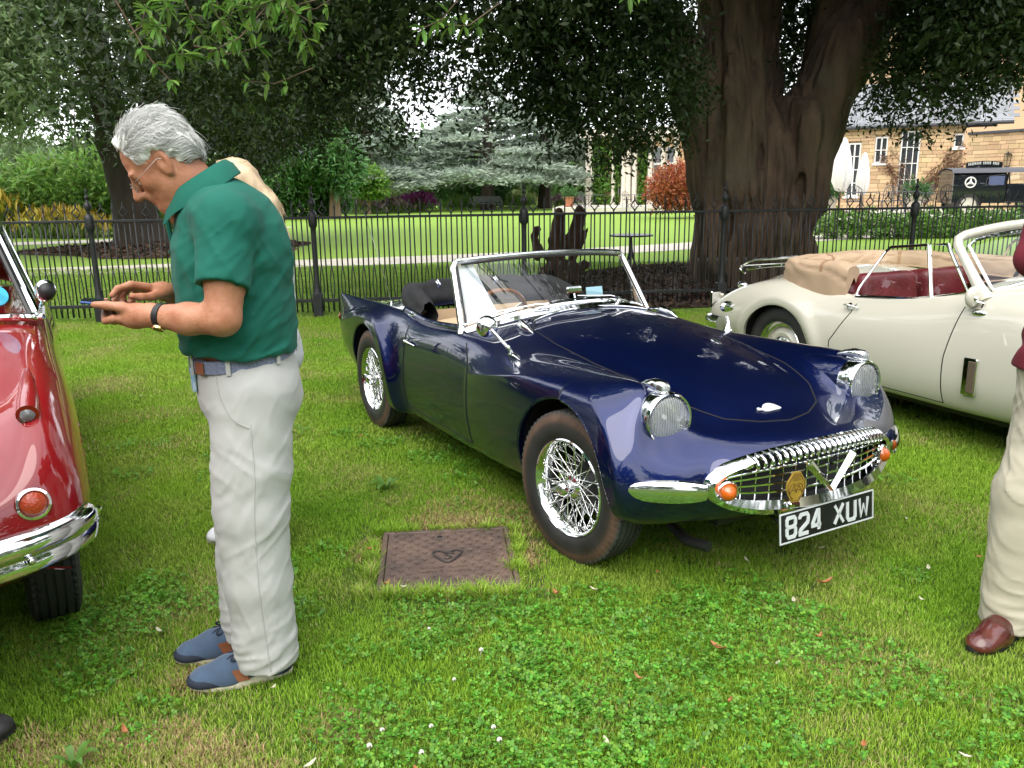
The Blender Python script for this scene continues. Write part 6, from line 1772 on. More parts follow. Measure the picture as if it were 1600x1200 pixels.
for s_ in (-1, 1):
    dw = thing('side_window', None, None); dw.parent = cream
    y0, y1 = s_ * .645, s_ * .575
    def wp(x, z): return np.array([x, y0 + (y1 - y0) * (z - .82) / .34, z])
    b = MB(); b.tube([wp(.60, .80), wp(.615, .86), wp(.755, 1.10), wp(.79, 1.132), wp(1.05, 1.160)], .009, 8); b.build('window_frame', M['chrome'], dw)
    b = MB(); b.tube([wp(1.175, .84), wp(1.06, 1.165), wp(1.19, 1.17), wp(1.40, .915), wp(1.175, .85)], .012, 8); b.build('quarter_light_frame', M['chrome'], dw)
    b = MB(); b.tube([wp(.60, .802), wp(.90, .826), wp(1.18, .842), wp(1.40, .895)], .009, 6); b.build('waist_trim', M['chrome'], dw)
    q = [wp(.615, .81), wp(1.17, .85), wp(1.06, 1.155), wp(.79, 1.125)]; b = MB(); b.add(np.array(q), np.array([(0, 1, 2, 3)])); b.add(np.array([wp(1.18, .85), wp(1.39, .91), wp(1.19, 1.165), wp(1.07, 1.16)]), np.array([(0, 1, 2, 3)])); b.build('pane', M['glass'], dw)
    hp0, hn = cside(.63, .735, s_); b = MB(); b.lathe([(0, .03), (.02, .028), (.024, 0), (.02, -.005)], 16, M=MAT4(hp0, z=hn)); b.tube([hp0 + hn * .026 + [-.05, 0, 0], hp0 + hn * .028, hp0 + hn * .022 + [.07, 0, -.004]], [.006, .008, .005], 8); b.build('door_handle', M['chrome'], cream)
    mp0 = np.array([1.50, s_ * .70, .885]); mm = thing('door_mirror', None, None); mm.parent = cream
    b = MB(); b.ball(mp0 + [.01, s_ * .03, .02], (.03, .055, .06), 18, 12); b.build('mirror_shell', M['cream'], mm)
    b = MB(); b.tube([mp0 + [.03, s_ * .03, .0], mp0 + [.06, 0, -.01], mp0 + [.03, 0, -.10]], .008, 6); b.ball(mp0 + [.035, s_ * .04, .015], .016, 10, 8); b.build('mirror_arm', M['chrome'], mm)
    vp, vn = cside(1.55, .82, s_); b = MB(); b.ball(vp, (.05, .02, .022), 14, 8); b.build('trafficator_lamp', M['chrome'], cream)
    fv = thing('flank_vent', None, None); fv.parent = cream
    f0, fn_ = cside(1.585, .47, s_)
    b = MB(); b.box(f0 + fn_ * .004, (.085, .022, .21), bev=.006); b.build('vent_frame', M['chrome'], fv)
    b = MB(); b.box(f0 + fn_ * .008 + [.016, 0, 0], (.048, .022, .18), bev=.003); b.build('vent_mesh', mat('vent_mesh', (.10, .075, .05), .6, var=.3, scale=200), fv)
# luggage rack, boot hinge lamp, rear bumper
rk = thing('luggage_rack', None, None); rk.parent = cream
b = MB()
for y in (-.42, .42): b.tube(spl([(-.20, y, 1.00), (-.45, y, .965), (-.72, y, .93), (-.86, y, .86), (-.80, y, .82)], 14), .010, 7)
for y in (-.42, .42): b.tube(spl([(-.20, y, .93), (-.5, y, .90), (-.78, y, .85)], 8), .008, 6)
for x, z in ((-.72, .93), (-.45, .965), (-.83, .88)): b.tube([(x, -.42, z), (x, .42, z)], .008, 6)
b.build('rail', M['chrome'], rk)
b = MB(); p, n_ = ctop(-.62, -.58); b.ball(p + n_ * .02, (.05, .03, .03), 14, 10); b.build('tail_lamp', M['chrome'], cream)
b = MB(); b.tube(spl([(-.60, -.80, .46), (-.80, -.75, .46), (-.93, -.5, .46), (-.98, 0, .46), (-.93, .5, .46), (-.80, .75, .46), (-.60, .80, .46)], 30), .045, 10, flat=1.2); b.build('rear_bumper', M['chrome'], cream)
for y in (-.55, .55):
    b = MB(); b.tube([(-.93, y, .36), (-1.0, y, .44), (-1.0, y, .56), (-.92, y, .64)], [.025, .038, .034, .02], 10, flat=.7); b.build('overrider', M['cream'], cream)
b = MB(); b.box((-.94, -.60, .60), (.02, .10, .14), bev=.01); b.build('bumper_guard', M['chrome'], cream)
b = MB(); b.tube(spl([(3.0, -.82, .46), (3.3, -.72, .46), (3.46, -.3, .46), (3.47, 0, .46), (3.46, .3, .46), (3.3, .72, .46), (3.0, .82, .46)], 30), .045, 10, flat=1.2); b.build('front_bumper', M['chrome'], cream)
for s_ in (-1, 1): headlamp(cream, np.array([3.16, s_ * .55, .70]), np.array([1, s_ * .05, 0]), .10)

# ------------------------------------------------------------------ red saloon at the left edge (front axle at 0)
red = thing('saloon_car', 'polished red classic car cut by the left edge, chrome bumper and orange wing lamp', 'car', (-2.254, 2.55, 0), R(-60))
RN = [
 S_(-3.75, (0, .45), (.30, .45), (.48, .50), (.55, .56), (.55, .62), (.52, .68), (.46, .72), (.36, .74), (.2, .76), (0, .77)),
 S_(-3.45, (.4, .34), (.56, .36), (.66, .44), (.70, .54), (.69, .66), (.66, .76), (.58, .84), (.44, .88), (.25, .91), (0, .92)),
 S_(-2.75, (.60, .28), (.68, .29), (.74, .40), (.765, .54), (.755, .70), (.72, .84), (.63, .94), (.50, .98), (.28, 1.0), (0, 1.0)),
 S_(-1.90, (.60, .26), (.68, .27), (.735, .38), (.75, .52), (.745, .68), (.725, .83), (.66, .94), (.52, .98), (.30, 1.0), (0, 1.0)),
 S_(-.95, (.60, .26), (.68, .27), (.735, .38), (.748, .52), (.745, .68), (.72, .83), (.66, .945), (.52, .985), (.30, 1.02), (0, 1.03)),
 S_(-.40, (.60, .28), (.68, .29), (.735, .40), (.752, .54), (.750, .70), (.715, .85), (.615, .945), (.46, .915), (.28, .965), (0, .985)),
 S_(0., (.60, .30), (.68, .31), (.735, .42), (.755, .55), (.750, .71), (.705, .84), (.605, .915), (.43, .835), (.26, .905), (0, .93)),
 S_(.28, (.58, .32), (.66, .34), (.725, .43), (.748, .53), (.738, .67), (.69, .80), (.600, .865), (.42, .765), (.24, .855), (0, .88)),
 [(.44, .50, .33), (.47, .60, .36), (.50, .685, .43), (.505, .715, .52), (.50, .705, .62), (.485, .665, .71), (.47, .585, .755), (.46, .41, .67), (.46, .22, .77), (.46, 0, .79)],
 [(.56, .30, .34), (.58, .44, .38), (.60, .57, .44), (.60, .615, .50), (.60, .61, .56), (.59, .58, .62), (.58, .52, .65), (.60, .36, .60), (.62, .18, .66), (.63, 0, .68)],
 [(.60, 0, .40), (.63, .20, .42), (.65, .34, .46), (.655, .40, .50), (.655, .40, .53), (.65, .37, .56), (.65, .32, .58), (.66, .22, .57), (.68, .11, .60), (.69, 0, .61)],
]
rside, rtop = simple_body(red, RN, M['red_paint'], [(0., .345, .385), (-2.70, .34, .37)])
disc_wheel(red, (0, .585, .335), R(3), 1, M['red_paint']); disc_wheel(red, (0, -.585, .335), R(3), -1, M['red_paint'])
disc_wheel(red, (-2.70, .64, .335), 0, 1, M['red_paint']); disc_wheel(red, (-2.70, -.64, .335), 0, -1, M['red_paint'])
b = MB(); b.box((-1.6, 0, .27), (3.4, 1.15, .05)); b.build('underside', M['black'], red)
for s_ in (-1, 1):
    Mx = MAT4((.592, s_ * .585, .618), z=(1, s_ * .22, .25)) @ np.diag([.88, .88, .88, 1])
    wl2 = thing('wing_lamp', None, None); wl2.parent = red
    b = MB(); b.lathe([(.056, -.05), (.058, .0), (.055, .008), (.047, .010), (.042, .004), (.041, -.01)], 40, M=Mx); b.build('ring', M['chrome'], wl2)
    b = MB(); b.lathe([(.041, -.01), (.041, .006), (.03, .015), (.012, .020), (0, .021)], 36, M=Mx)
    b.build('lens', mat('red_orange_lens', (.50, .055, .012), .12, coat=.6, bump=.5, bscale=120), wl2)
    Mx = MAT4((.36, s_ * .600, .842), z=(1, s_ * .05, .10)); sl = thing('side_lamp', None, None); sl.parent = red
    b = MB(); b.lathe([(.030, -.04), (.032, .0), (.029, .006), (.025, .004)], 28, M=Mx); b.build('ring', M['chrome'], sl)
    b = MB(); b.lathe([(.025, .002), (.022, .012), (.012, .019), (0, .021)], 24, M=Mx); b.build('lens', mat('smoked_lens', (.20, .20, .21), .12, coat=.5), sl)
    b = MB(); b.tube([(.37, s_ * .600, .842), (.26, s_ * .605, .862), (.10, s_ * .608, .893), (-.12, s_ * .61, .915)], [.034, .034, .026, .004], 14); b.build('lamp_pod', M['red_paint'], red)
    mm = thing('door_mirror', None, None); mm.parent = red
    b = MB(); b.ball((-.80, s_ * .71, 1.115), (.055, .045, .05), 20, 14); b.tube([(-.83, s_ * .68, .99), (-.84, s_ * .69, 1.05), (-.82, s_ * .71, 1.10)], [.02, .012, .012], 8); b.ball((-.84, s_ * .68, 1.0), (.045, .02, .016), 12, 8); b.build('mirror_shell', M['chrome'], mm)
    b = MB(); b.ball((-.775, s_ * .712, 1.115), (.042, .036, .040), 16, 10); b.build('mirror_cap', M['black'], mm)
bm = thing('front_bumper', None, None); bm.parent = red
cl = spl([(.44, -.735, .512), (.52, -.71, .497), (.60, -.62, .485), (.68, -.42, .48), (.73, 0, .48), (.68, .42, .48), (.60, .62, .485), (.52, .71, .497), (.44, .735, .512)], 61)
T = np.gradient(cl, axis=0); T /= np.linalg.norm(T, axis=1)[:, None]; o_ = np.cross(T, [0, 0, 1]); 
secp = [(-.020, .058), (.004, .066), (.024, .058), (.036, .040), (.038, .020), (.030, .0), (.022, -.010), (.026, -.020), (.030, -.034), (.026, -.052), (.012, -.062), (-.020, -.060)]
tap = np.clip(np.minimum(np.arange(61), 60 - np.arange(61)) / 6., .25, 1)
ring = np.stack([cl + o_ * u * 1.0 + np.array([0, 0, 1.]) * (v * tap[:, None]) for u, v in secp], 1)
b = MB(); b.grid(ring, flip=True); b.build('blade', M['chrome'], bm)
for y in (-.56, .56): b = MB(); b.ball((.672, y, .470), .014, 12, 8); b.build('bolt', M['chrome'], bm)
# screen, pillars, roof
def rws(k, f):
    bow = 1 - abs(k) ** 2.2; return np.array([-.93 + .16 * bow - .42 * f, k * (.665 - .13 * f), .985 + .05 * bow + (.40 - .02 * bow) * f])
sc = thing('windscreen', None, None); sc.parent = red
b = MB(); b.grid(np.array([[rws(k * .97, f) for f in np.linspace(.02, .97, 6)] for k in np.linspace(-1, 1, 21)])); b.build('glass', M['glass'], sc)
b = MB(); b.tube(np.array([rws(-1, f) for f in np.linspace(0, 1, 6)] + [rws(k, 1.0) for k in np.linspace(-.95, .95, 15)] + [rws(1, f) for f in np.linspace(1, 0, 6)] + [rws(k, 0) for k in np.linspace(.95, -.95, 15)]), .018, 8, closed=True); b.build('chrome_edging', M['chrome'], sc)
b = MB(); b.tube(np.array([rws(-.965, f) + [.01, 0, 0] for f in np.linspace(.03, .95, 6)]), .010, 6); b.tube(np.array([rws(.965, f) + [.01, 0, 0] for f in np.linspace(.03, .95, 6)]), .012, 6); b.build('rubber_seal', M['black'], sc)
b = MB(); c = rws(.80, .22) + np.array([-.014, 0, 0]); b.lathe([(0, .002), (.055, .002), (.055, 0)], 24, M=MAT4(c, z=(.75, .2, .6))); b.build('screen_disc', M['pale_blue'] if False else mat('blue_sticker', (.03, .38, .58), .5), sc)
rf = np.array([[(x, y, z0 - .07 * (abs(y) / .55) ** 2.6) for y in np.linspace(-.55, .55, 17)] for x, z0 in zip(np.linspace(-1.33, -2.75, 9), [1.405, 1.44, 1.455, 1.455, 1.44, 1.40, 1.33, 1.22, 1.06])])
b = MB(); b.grid(rf, flip=True); b.build('roof', M['red_paint'], red)
for s_ in (-1, 1):
    q = [[(x, s_ * .66, 1.0), (x - (.42 if i == 0 else 0), s_ * .55, z0 - .07)] for i, (x, z0) in enumerate(((-.93, 1.40), (-1.6, 1.45), (-2.1, 1.42), (-2.75, 1.08)))]
    b = MB(); b.grid(np.array(q)); b.build('side_window', M['glass'], red)
    b = MB(); b.tube([q[0][0], q[0][1]], .022, 8); b.tube([q[1][0], q[1][1]], .018, 8); b.tube([k[1] for k in q], .02, 8); b.build('window_frame', M['chrome'], red)
b = MB(); b.box((-1.05, 0, .90), (.30, 1.2, .16), bev=.05); b.box((-1.75, -.3, .75), (.16, .5, .6), bev=.06); b.box((-1.75, .3, .75), (.16, .5, .6), bev=.06); b.build('cabin_trim', M['black'], red)
b = MB(); b.box((.655, 0, .55), (.06, .55, .22), bev=.03); b.build('grille_surround', M['chrome'], red)
for y in np.linspace(-.22, .22, 12): b = MB(); b.box((.692, y, .55), (.01, .012, .19)); b.build('grille_bar', M['chrome'], red)
for s_ in (-1, 1): headlamp(red, np.array([.52, s_ * .36, .69]), np.array([1, s_ * .05, 0]), .09)
# ================================================================== HOUSES, TERRACE, THINGS BEYOND THE RAILINGS
M['stone'] = mat('honey_sandstone', (.50, .335, .19), .9, island=.22, col2=(.58, .42, .25), scale=.7, coord='World', bump=.3, bscale=30)
M['mortar'] = mat('pale_mortar', (.46, .34, .22), .95, var=.1)
M['slate'] = mat('grey_slate', (.20, .205, .22), .7, island=.25)
M['white_paint'] = mat('white_paint', (.74, .74, .72), .5)
M['pale_stone'] = mat('pale_column_stone', (.62, .56, .47), .8, var=.1, scale=4)
M['dark_pane'] = mat('window_pane', (.05, .055, .06), .08, spec=.8)
M['paving'] = mat('pale_paving', (.50, .46, .41), .9, var=.12, scale=1.5, coord='World')
M['lead'] = mat('dark_lead', (.05, .05, .06), .6)

# raised terrace in front of the houses, with a stone edge
def slab(name, poly, z0, z1, m):
    b = MB(); b.prism(poly, z0, z1); return tag(b.build(name, m, None, False), kind='structure')
slab('terrace', [(9.6, 24.6), (34, 24.6), (34, 44), (10.6, 44)], -.2, .50, M['paving'])
slab('terrace', [(2.6, 51.0), (20, 47.5), (24, 66), (4.6, 64)], -.2, .30, M['paving'])

def wall_blocks(b, p0, p1, z0, z1, bh, bl, seed, holes=(), th=.30, jit=.012):
    """courses of blocks along p0->p1; holes (u0,u1,z0,z1)"""
    r_ = np.random.default_rng(seed); p0 = np.array(p0, float); p1 = np.array(p1, float); L = np.linalg.norm(p1 - p0); d = (p1 - p0) / L; n = np.array([d[1], -d[0]])
    a = math.atan2(d[1], d[0]); Rz = rotm('Z', a); k = 0
    z = z0
    while z < z1 - .02:
        h = min(bh * r_.choice([.8, 1, 1, 1.25]), z1 - z); u = -r_.random() * bl
        while u < L:
            l = bl * r_.uniform(.6, 1.5); u0, u1 = max(u, 0), min(u + l, L); u += l
            if u1 - u0 < .04: continue
            segs = [(u0, u1)]
            for (a0, a1, b0, b1) in holes:
                if z + h > b0 + .02 and z < b1 - .02:
                    new = []
                    for s0, s1 in segs:
                        if s1 <= a0 or s0 >= a1: new.append((s0, s1))
                        else:
                            if s0 < a0: new.append((s0, a0))
                            if s1 > a1: new.append((a1, s1))
                    segs = new
            for s0, s1 in segs:
                if s1 - s0 < .03: continue
                c = p0 + d * (s0 + s1) / 2 + n * r_.uniform(0, jit); b.box((c[0], c[1], z + h / 2), (s1 - s0 - .012, .10, h - .012), rot=Rz); k += 1
        z += h
    return d, n, Rz

def house_window(parent, p0, d, n, u0, u1, z0, z1, nx, nz, sill=True, name='window'):
    """white sash with bars, its pane and sill"""
    a = math.atan2(d[1], d[0]); Rz = rotm('Z', a); c = np.array(p0) + d * (u0 + u1) / 2 - n * .02
    w, h = u1 - u0, z1 - z0
    b = MB()
    for x in (-w / 2 + .03, w / 2 - .03): q = c + d * x; b.box((q[0], q[1], (z0 + z1) / 2), (.06, .07, h), rot=Rz)
    for z in (z0 + .03, z1 - .03): b.box((c[0], c[1], z), (w - .12, .07, .06), rot=Rz)
    for i in range(1, nx): q = c + d * (-w / 2 + w * i / nx); b.box((q[0], q[1], (z0 + z1) / 2), (.035 if i != nx // 2 or nx % 2 else .06, .05, h - .12), rot=Rz)
    for i in range(1, nz): b.box((c[0], c[1] + .004, z0 + h * i / nz), (w - .12, .044, .035), rot=Rz)
    f = b.build(name, M['white_paint'], parent, False)
    q = c - n * .03; b = MB(); b.box((q[0], q[1], (z0 + z1) / 2), (w - .1, .012, h - .1), rot=Rz); b.build('pane', M['dark_pane'], f, False)
    if sill:
        q = c + n * .06; b = MB(); b.box((q[0], q[1], z0 - .045), (w + .14, .16, .08), rot=Rz); b.build('sill', M['white_paint'], f, False)

house = thing('sandstone_house', 'two storey honey sandstone house wing with white framed windows and slate roof', 'house', (0, 0, 0))
A0, A1 = (12.2, 36.4), (17.95, 33.6)
UL = np.linalg.norm(np.array(A1) - np.array(A0))
hd_ = (np.array(A1) - np.array(A0)) / UL
def uof(px, z=0):   # where a bearing x/y meets the facade
    r = px; t = np.linalg.solve(np.array([[hd_[0], -r], [hd_[1], -1.0]]), -np.array(A0)); return t[0]
holes = [(uof(.399), uof(.414), 1.0, 3.15), (uof(.4300), uof(.4450), 2.32, 3.36), (uof(.4600), uof(.4830), 1.02, 3.55), (uof(.5220), uof(.5335), 2.85, 3.38)]
b = MB(); d_, n_, Rz_ = wall_blocks(b, A0, A1, .45, 3.75, .15, .42, 3, holes); w = b.build('stone_block', M['stone'], house, False); tag(w, kind='stuff')
b = MB(); c = (np.array(A0) + np.array(A1)) / 2 - n_ * .13; b.box((c[0], c[1], 2.1), (UL - .02, .16, 3.25), rot=Rz_); b.build('wall', M['mortar'], house, False)
house_window(house, A0, d_, n_, *holes[0][:2], 1.0, 3.15, 2, 4); house_window(house, A0, d_, n_, *holes[1][:2], 2.32, 3.36, 2, 2)
house_window(house, A0, d_, n_, *holes[2][:2], 1.02, 3.55, 3, 4, False, 'french_window'); house_window(house, A0, d_, n_, *holes[3][:2], 2.85, 3.38, 1, 1)
# roof: courses of slates behind a dark gutter
b = MB(); e0 = np.array(A0) + n_ * .28 - d_ * .6; e1 = np.array(A1) + n_ * .28 + d_ * 1.6
b.tube([(*e0, 3.74), (*e1, 3.74)], .075, 8); b.box((*(((e0 + e1) / 2) - n_ * .06), 3.80), (np.linalg.norm(e1 - e0), .05, .14), rot=Rz_); b.build('gutter', M['lead'], house)
b = MB(); LR = np.linalg.norm(e1 - e0)
for k in range(14):
    base = e0 - n_ * (.05 + .21 * k); z = 3.86 + .135 * k; nn = 22
    for i in range(nn):
        u = (i + .5 + (k % 2) * .5) / nn * LR
        if u > LR: continue
        q = base + d_ * u; b.box((q[0], q[1], z + random.uniform(0, .008)), (LR / nn - .015, .26, .018), rot=Rz_ @ rotm('X', .57))
tag(b.build('slate', M['slate'], house, False), kind='stuff')
b = MB(); b.box((*((np.array(A0) + np.array(A1)) / 2 - n_ * 1.7), 4.5), (LR, 3.2, .03), rot=Rz_ @ rotm('X', .57)); b.build('roof', M['lead'], house, False)
b = MB(); b.box((17.0, 39.5, 5.6), (1.1, .8, 3.2), bev=.02); b.build('chimney', M['stone'], house, False)
b = MB(); b.box((21.0, 41.0, 4.5), (6.0, 3.0, 8.0)); b.build('tower_block', M['stone'], house, False)

wallw = thing('garden_wall', 'high honey stone wall with a dark coping running towards the right edge', 'wall', (0, 0, 0))
W0, W1 = (18.0, 33.35), (21.6, 25.6)
b = MB(); d2, n2, R2 = wall_blocks(b, W0, W1, .45, 3.30, .15, .42, 9); tag(b.build('stone_block', M['stone'], wallw, False), kind='stuff')
b = MB(); c = (np.array(W0) + np.array(W1)) / 2 - n2 * .13; L2 = np.linalg.norm(np.array(W1) - np.array(W0)); b.box((c[0], c[1], 1.87), (L2 - .02, .16, 2.84), rot=R2); b.build('wall', M['mortar'], wallw, False)
b = MB(); c = (np.array(W0) + np.array(W1)) / 2 - n2 * .06
for i in range(12): q = np.array(W0) + d2 * (i + .5) / 12 * L2 - n2 * .06; b.box((q[0], q[1], 3.35), (L2 / 12 - .01, .40, .10), rot=R2, bev=.01)
b.build('coping', M['lead'], wallw, False)
q = np.array([17.78, 31.3]); t_ = ((q - np.array(W0)) @ d2); q = np.array(W0) + d2 * t_ + n2 * .14
lan = thing('wall_lantern', 'dark metal lantern fixed to the stone wall above the black van', 'lantern', (q[0], q[1], 2.28))
b = MB(); b.lathe([(0, .34), (.02, .33), (.03, .28), (.14, .24), (.15, .22), (.02, .22)], 6); b.lathe([(.10, -.20), (.11, -.22), (.03, -.26), (0, -.27)], 6)
for k in range(6): a = k * math.pi / 3; b.tube([(.10 * math.cos(a), .10 * math.sin(a), -.2), (.14 * math.cos(a), .14 * math.sin(a), .22)], .010, 5)
b.tube([(0, 0, .3), (-n2[0] * .14, -n2[1] * .14, .2)], .015, 6); b.build('frame', M['black'], lan)
b = MB(); b.lathe([(.095, -.19), (.132, .21)], 6); b.build('pane', M['glass'], lan)
# climber on the facade
cl_ = thing('wall_climber', 'twiggy climber with bronze leaves trained over the sandstone facade', 'climbing plant', (0, 0, 0))
r_ = np.random.default_rng(6); tw = MB(); V = []
for i in range(26):
    u0 = uof(.478) + r_.normal() * .1; p = [np.array([u0, .5])]
    for j in range(7): p.append(p[-1] + np.array([(.27 if i % 4 else -.2) * r_.uniform(.3, 1.3), r_.uniform(.05, .65) * (1 - j * .09)]))
    P3 = np.array([[*(np.array(A0) + d_ * q[0] + n_ * .08), min(q[1], 3.6)] for q in p]); tw.tube(P3, .012, 4)
    c = np.repeat(P3[2:], 7, 0) + r_.normal(size=(len(P3[2:]) * 7, 3)) * [.14, .05, .14]; dd = r_.normal(size=c.shape); dd /= np.linalg.norm(dd, axis=1)[:, None]; V.append(leaf_quads(c, dd, .14, .07, i))
tw.build('stem', M['bark_tan'], cl_); V = np.vstack(V); link('foliage', new_mesh('foliage', V, [np.arange(len(V)).reshape(-1, 4)], False), mat('bronze_leaf', (.24, .14, .085), .6, island=.4, trans=.2), cl_)

# the columned house further off
hall = thing('columned_house', 'distant pale house front with tall columns and green creeper panels', 'house', (0, 0, 0))
C0, C1 = np.array([5.30, 58.6]), np.array([13.4, 54.0]); dl = (C1 - C0) / np.linalg.norm(C1 - C0); nl_ = np.array([dl[1], -dl[0]]); ac = math.atan2(dl[1], dl[0]); Rc = rotm('Z', ac); LC = np.linalg.norm(C1 - C0)
def uc_(r): return np.linalg.solve(np.array([[dl[0], -r], [dl[1], -1.0]]), -C0)[0]
b = MB(); c = (C0 + C1) / 2 - nl_ * .3; b.box((c[0], c[1], 2.75), (LC, .4, 5.1), rot=Rc); b.build('wall', M['stone'], hall, False)
b = MB(); c = (C0 + C1) / 2 + nl_ * .1; b.box((c[0], c[1], 5.0), (LC + .6, .9, .5), rot=Rc, bev=.03); b.build('cornice', M['pale_stone'], hall, False)
for r in (.0945, .0985, .1255, .1370, .1425, .1500, .1680, .1830, .198):
    q = C0 + dl * uc_(r) + nl_ * .25
    b = MB(); b.lathe([(.24, .30), (.24, .45), (.19, .5), (.175, 2.5), (.15, 4.4), (.22, 4.5), (.22, 4.74)], 12, M=MAT4((q[0], q[1], 0), z=(0, 0, 1))); b.build('column', M['pale_stone'], hall)
for r0, r1 in ((.129, .1355), (.1445, .148), (.170, .181), (.185, .196)):
    q0, q1 = C0 + dl * uc_(r0), C0 + dl * uc_(r1); c = (q0 + q1) / 2; w_ = np.linalg.norm(q1 - q0)
    f = MB(); f.box((c[0] - nl_[0] * .06, c[1] - nl_[1] * .06, 2.4), (w_, .10, 3.2), rot=Rc); ff = f.build('window', M['white_paint'], hall, False)
    g = MB()
    for zz in (1.3, 2.4, 3.5): g.box((c[0], c[1], zz), (w_ - .16, .03, .95), rot=Rc)
    g.build('pane', M['dark_pane'], ff, False)
V = []
for r0, r1, z1 in ((.1000, .1250, 4.6), (.1265, .129, 4.5), (.1555, .1645, 4.2), (.1000, .112, 4.8)):
    q0, q1 = uc_(r0), uc_(r1); n = 520; u = r_.uniform(q0, q1, n); z = .3 + (z1 - .3) * r_.random(n); P_ = np.c_[C0 + dl * u[:, None] + nl_ * (.10 + .16 * r_.random(n))[:, None], z]
    dd = r_.normal(size=(n, 3)) + [nl_[0], nl_[1], -.6]; dd /= np.linalg.norm(dd, axis=1)[:, None]; V.append(leaf_quads(P_, dd, .34, .22, n))
V = np.vstack(V); link('creeper', new_mesh('creeper', V, [np.arange(len(V)).reshape(-1, 4)], False), M['ivy_leaf'], hall)

# closed parasols
M['canvas_white'] = mat('white_canvas', (.74, .72, .69), .85, var=.06, scale=6)
def parasol(x, y, z0, zt, r, label, seed):
    t = thing('folded_parasol', label, 'parasol', (x, y, z0))
    h = zt - z0; b = MB(); b.tube([(0, 0, 0), (0, 0, h)], .03, 8); b.box((0, 0, .04), (.5, .5, .08), bev=.02); b.build('pole', M['bark_tan'], t)
    a = np.linspace(0, 2 * np.pi, 49)[:-1]; zz = np.array([.30, .32, .42, .55, .72, .86, .92, .97, 1.0]) * h; rr = np.array([.03, .62, .95, 1.0, .85, .58, .42, .30, .06]) * r
    G_ = np.array([np.c_[(R_ * (1 + .20 * np.cos(8 * a + seed) + .10 * np.cos(3 * a + seed * 2))) * np.cos(a), (R_ * (1 + .2 * np.cos(8 * a + seed))) * np.sin(a), np.full(48, Z) + (.05 * np.cos(8 * a) if i < 3 else 0)] for i, (R_, Z) in enumerate(zip(rr, zz))])
    b = MB(); b.grid(G_, cv=True); b.build('canopy', M['canvas_white'], t); b = MB(); b.tube([(R_, 0, 0) for R_ in (0, 0)], .01, 4) if False else None
    b = MB(); b.lathe([(r * .66, .70 * h), (r * .72, .72 * h), (r * .64, .74 * h)], 16); b.build('tie', M['canvas_white'], t)
parasol(11.72, 29.8, .50, 3.10, .30, 'tall closed white parasol right beside the great trunk', 1)
parasol(12.75, 30.4, .50, 2.62, .20, 'slimmer closed white parasol in front of the upstairs window', 2)

# cafe tables and chairs
M['garden_iron'] = mat('grey_garden_iron', (.07, .075, .085), .5)
def table(name, label, x, y, z, r, group=None):
    t = thing(name, label, 'table', (x, y, z), group=group)
    b = MB(); b.lathe([(0, .74), (r, .74), (r, .715), (0, .712)], 24); b.build('table_top', M['garden_iron'], t)
    for k in range(3): a = k * 2.094 + .4; b = MB(); b.tube(spl([(0, 0, .70), (.05 * math.cos(a), .05 * math.sin(a), .35), (r * .7 * math.cos(a), r * .7 * math.sin(a), .0)], 7), .018, 6); b.build('leg', M['garden_iron'], t)
    return t
def chair(name, label, x, y, z, rz, group=None):
    t = thing(name, label, 'chair', (x, y, z), rz, group)
    b = MB(); b.box((0, 0, .45), (.44, .44, .03), bev=.01); b.build('seat', M['garden_iron'], t)
    b = MB(); b.tube(spl([(-.20, -.21, .45), (-.24, -.21, .80), (-.27, 0, .95), (-.24, .21, .80), (-.20, .21, .45)], 15), .014, 6)
    for y_ in (-.12, -.04, .04, .12): b.tube([(-.20, y_, .46), (-.255, y_, .90)], .008, 5)
    b.build('backrest', M['garden_iron'], t)
    for sx in (-1, 1):
        for sy in (-1, 1): b = MB(); b.tube([(sx * .19, sy * .19, .45), (sx * .22, sy * .21, 0)], .014, 6); b.build('leg', M['garden_iron'], t)
    for sy in (-1, 1): b = MB(); b.tube(spl([(-.23, sy * .22, .66), (.1, sy * .24, .68), (.19, sy * .21, .46)], 8), .012, 6); b.build('arm', M['garden_iron'], t)
    return t
table('cafe_table', 'round grey iron table between the two closed parasols', 12.0, 28.6, .5, .55)
chair('cafe_chair', 'grey iron chair nearest the tall closed parasol', 11.45, 27.9, .5, 1.2); chair('cafe_chair', 'grey iron chair beneath the slimmer closed parasol', 12.35, 27.8, .5, 2.0)
table('cafe_table', 'round grey iron table in front of the french window', 13.5, 28.8, .5, .55)
chair('cafe_chair', 'grey iron chair left of the table at the french window', 13.05, 28.1, .5, 1.0); chair('cafe_chair', 'grey iron chair right of the table at the french window', 13.9, 28.1, .5, 2.2)
table('terrace_table', 'dark table at the columned house, nearest the terracotta pot', 5.1, 52.4, .3, .8); chair('terrace_chair', 'dark chair beside the table nearest the terracotta pot', 4.6, 51.9, .3, .6)
table('terrace_table', 'dark table on the far terrace left of the red maple', 7.6, 51.2, .3, .8); chair('terrace_chair', 'dark chair at the table left of the red maple', 7.1, 50.6, .3, .8)
def pot(name, label, x, y, z, s_, m, plant):
    t = thing(name, label, 'plant pot', (x, y, z))
    b = MB(); b.lathe([(0, 0), (.24 * s_, 0), (.36 * s_, .55 * s_), (.40 * s_, .56 * s_), (.40 * s_, .64 * s_), (.34 * s_, .64 * s_), (.32 * s_, .55 * s_), (0, .55 * s_)], 20); b.build('pot', m, t)
    if plant: crown('foliage', [(0, 0, .85 * s_, .42 * s_, .42 * s_, .35 * s_)], 90, 10, .16, .05, M['yew_leaf'], t, 7, twig=.2)
M['terracotta'] = mat('terracotta', (.42, .17, .085), .8, var=.15)
pot('terracotta_pot', 'terracotta pot at the edge of the far terrace', 3.75, 53.0, .3, 1.0, M['terracotta'], True)
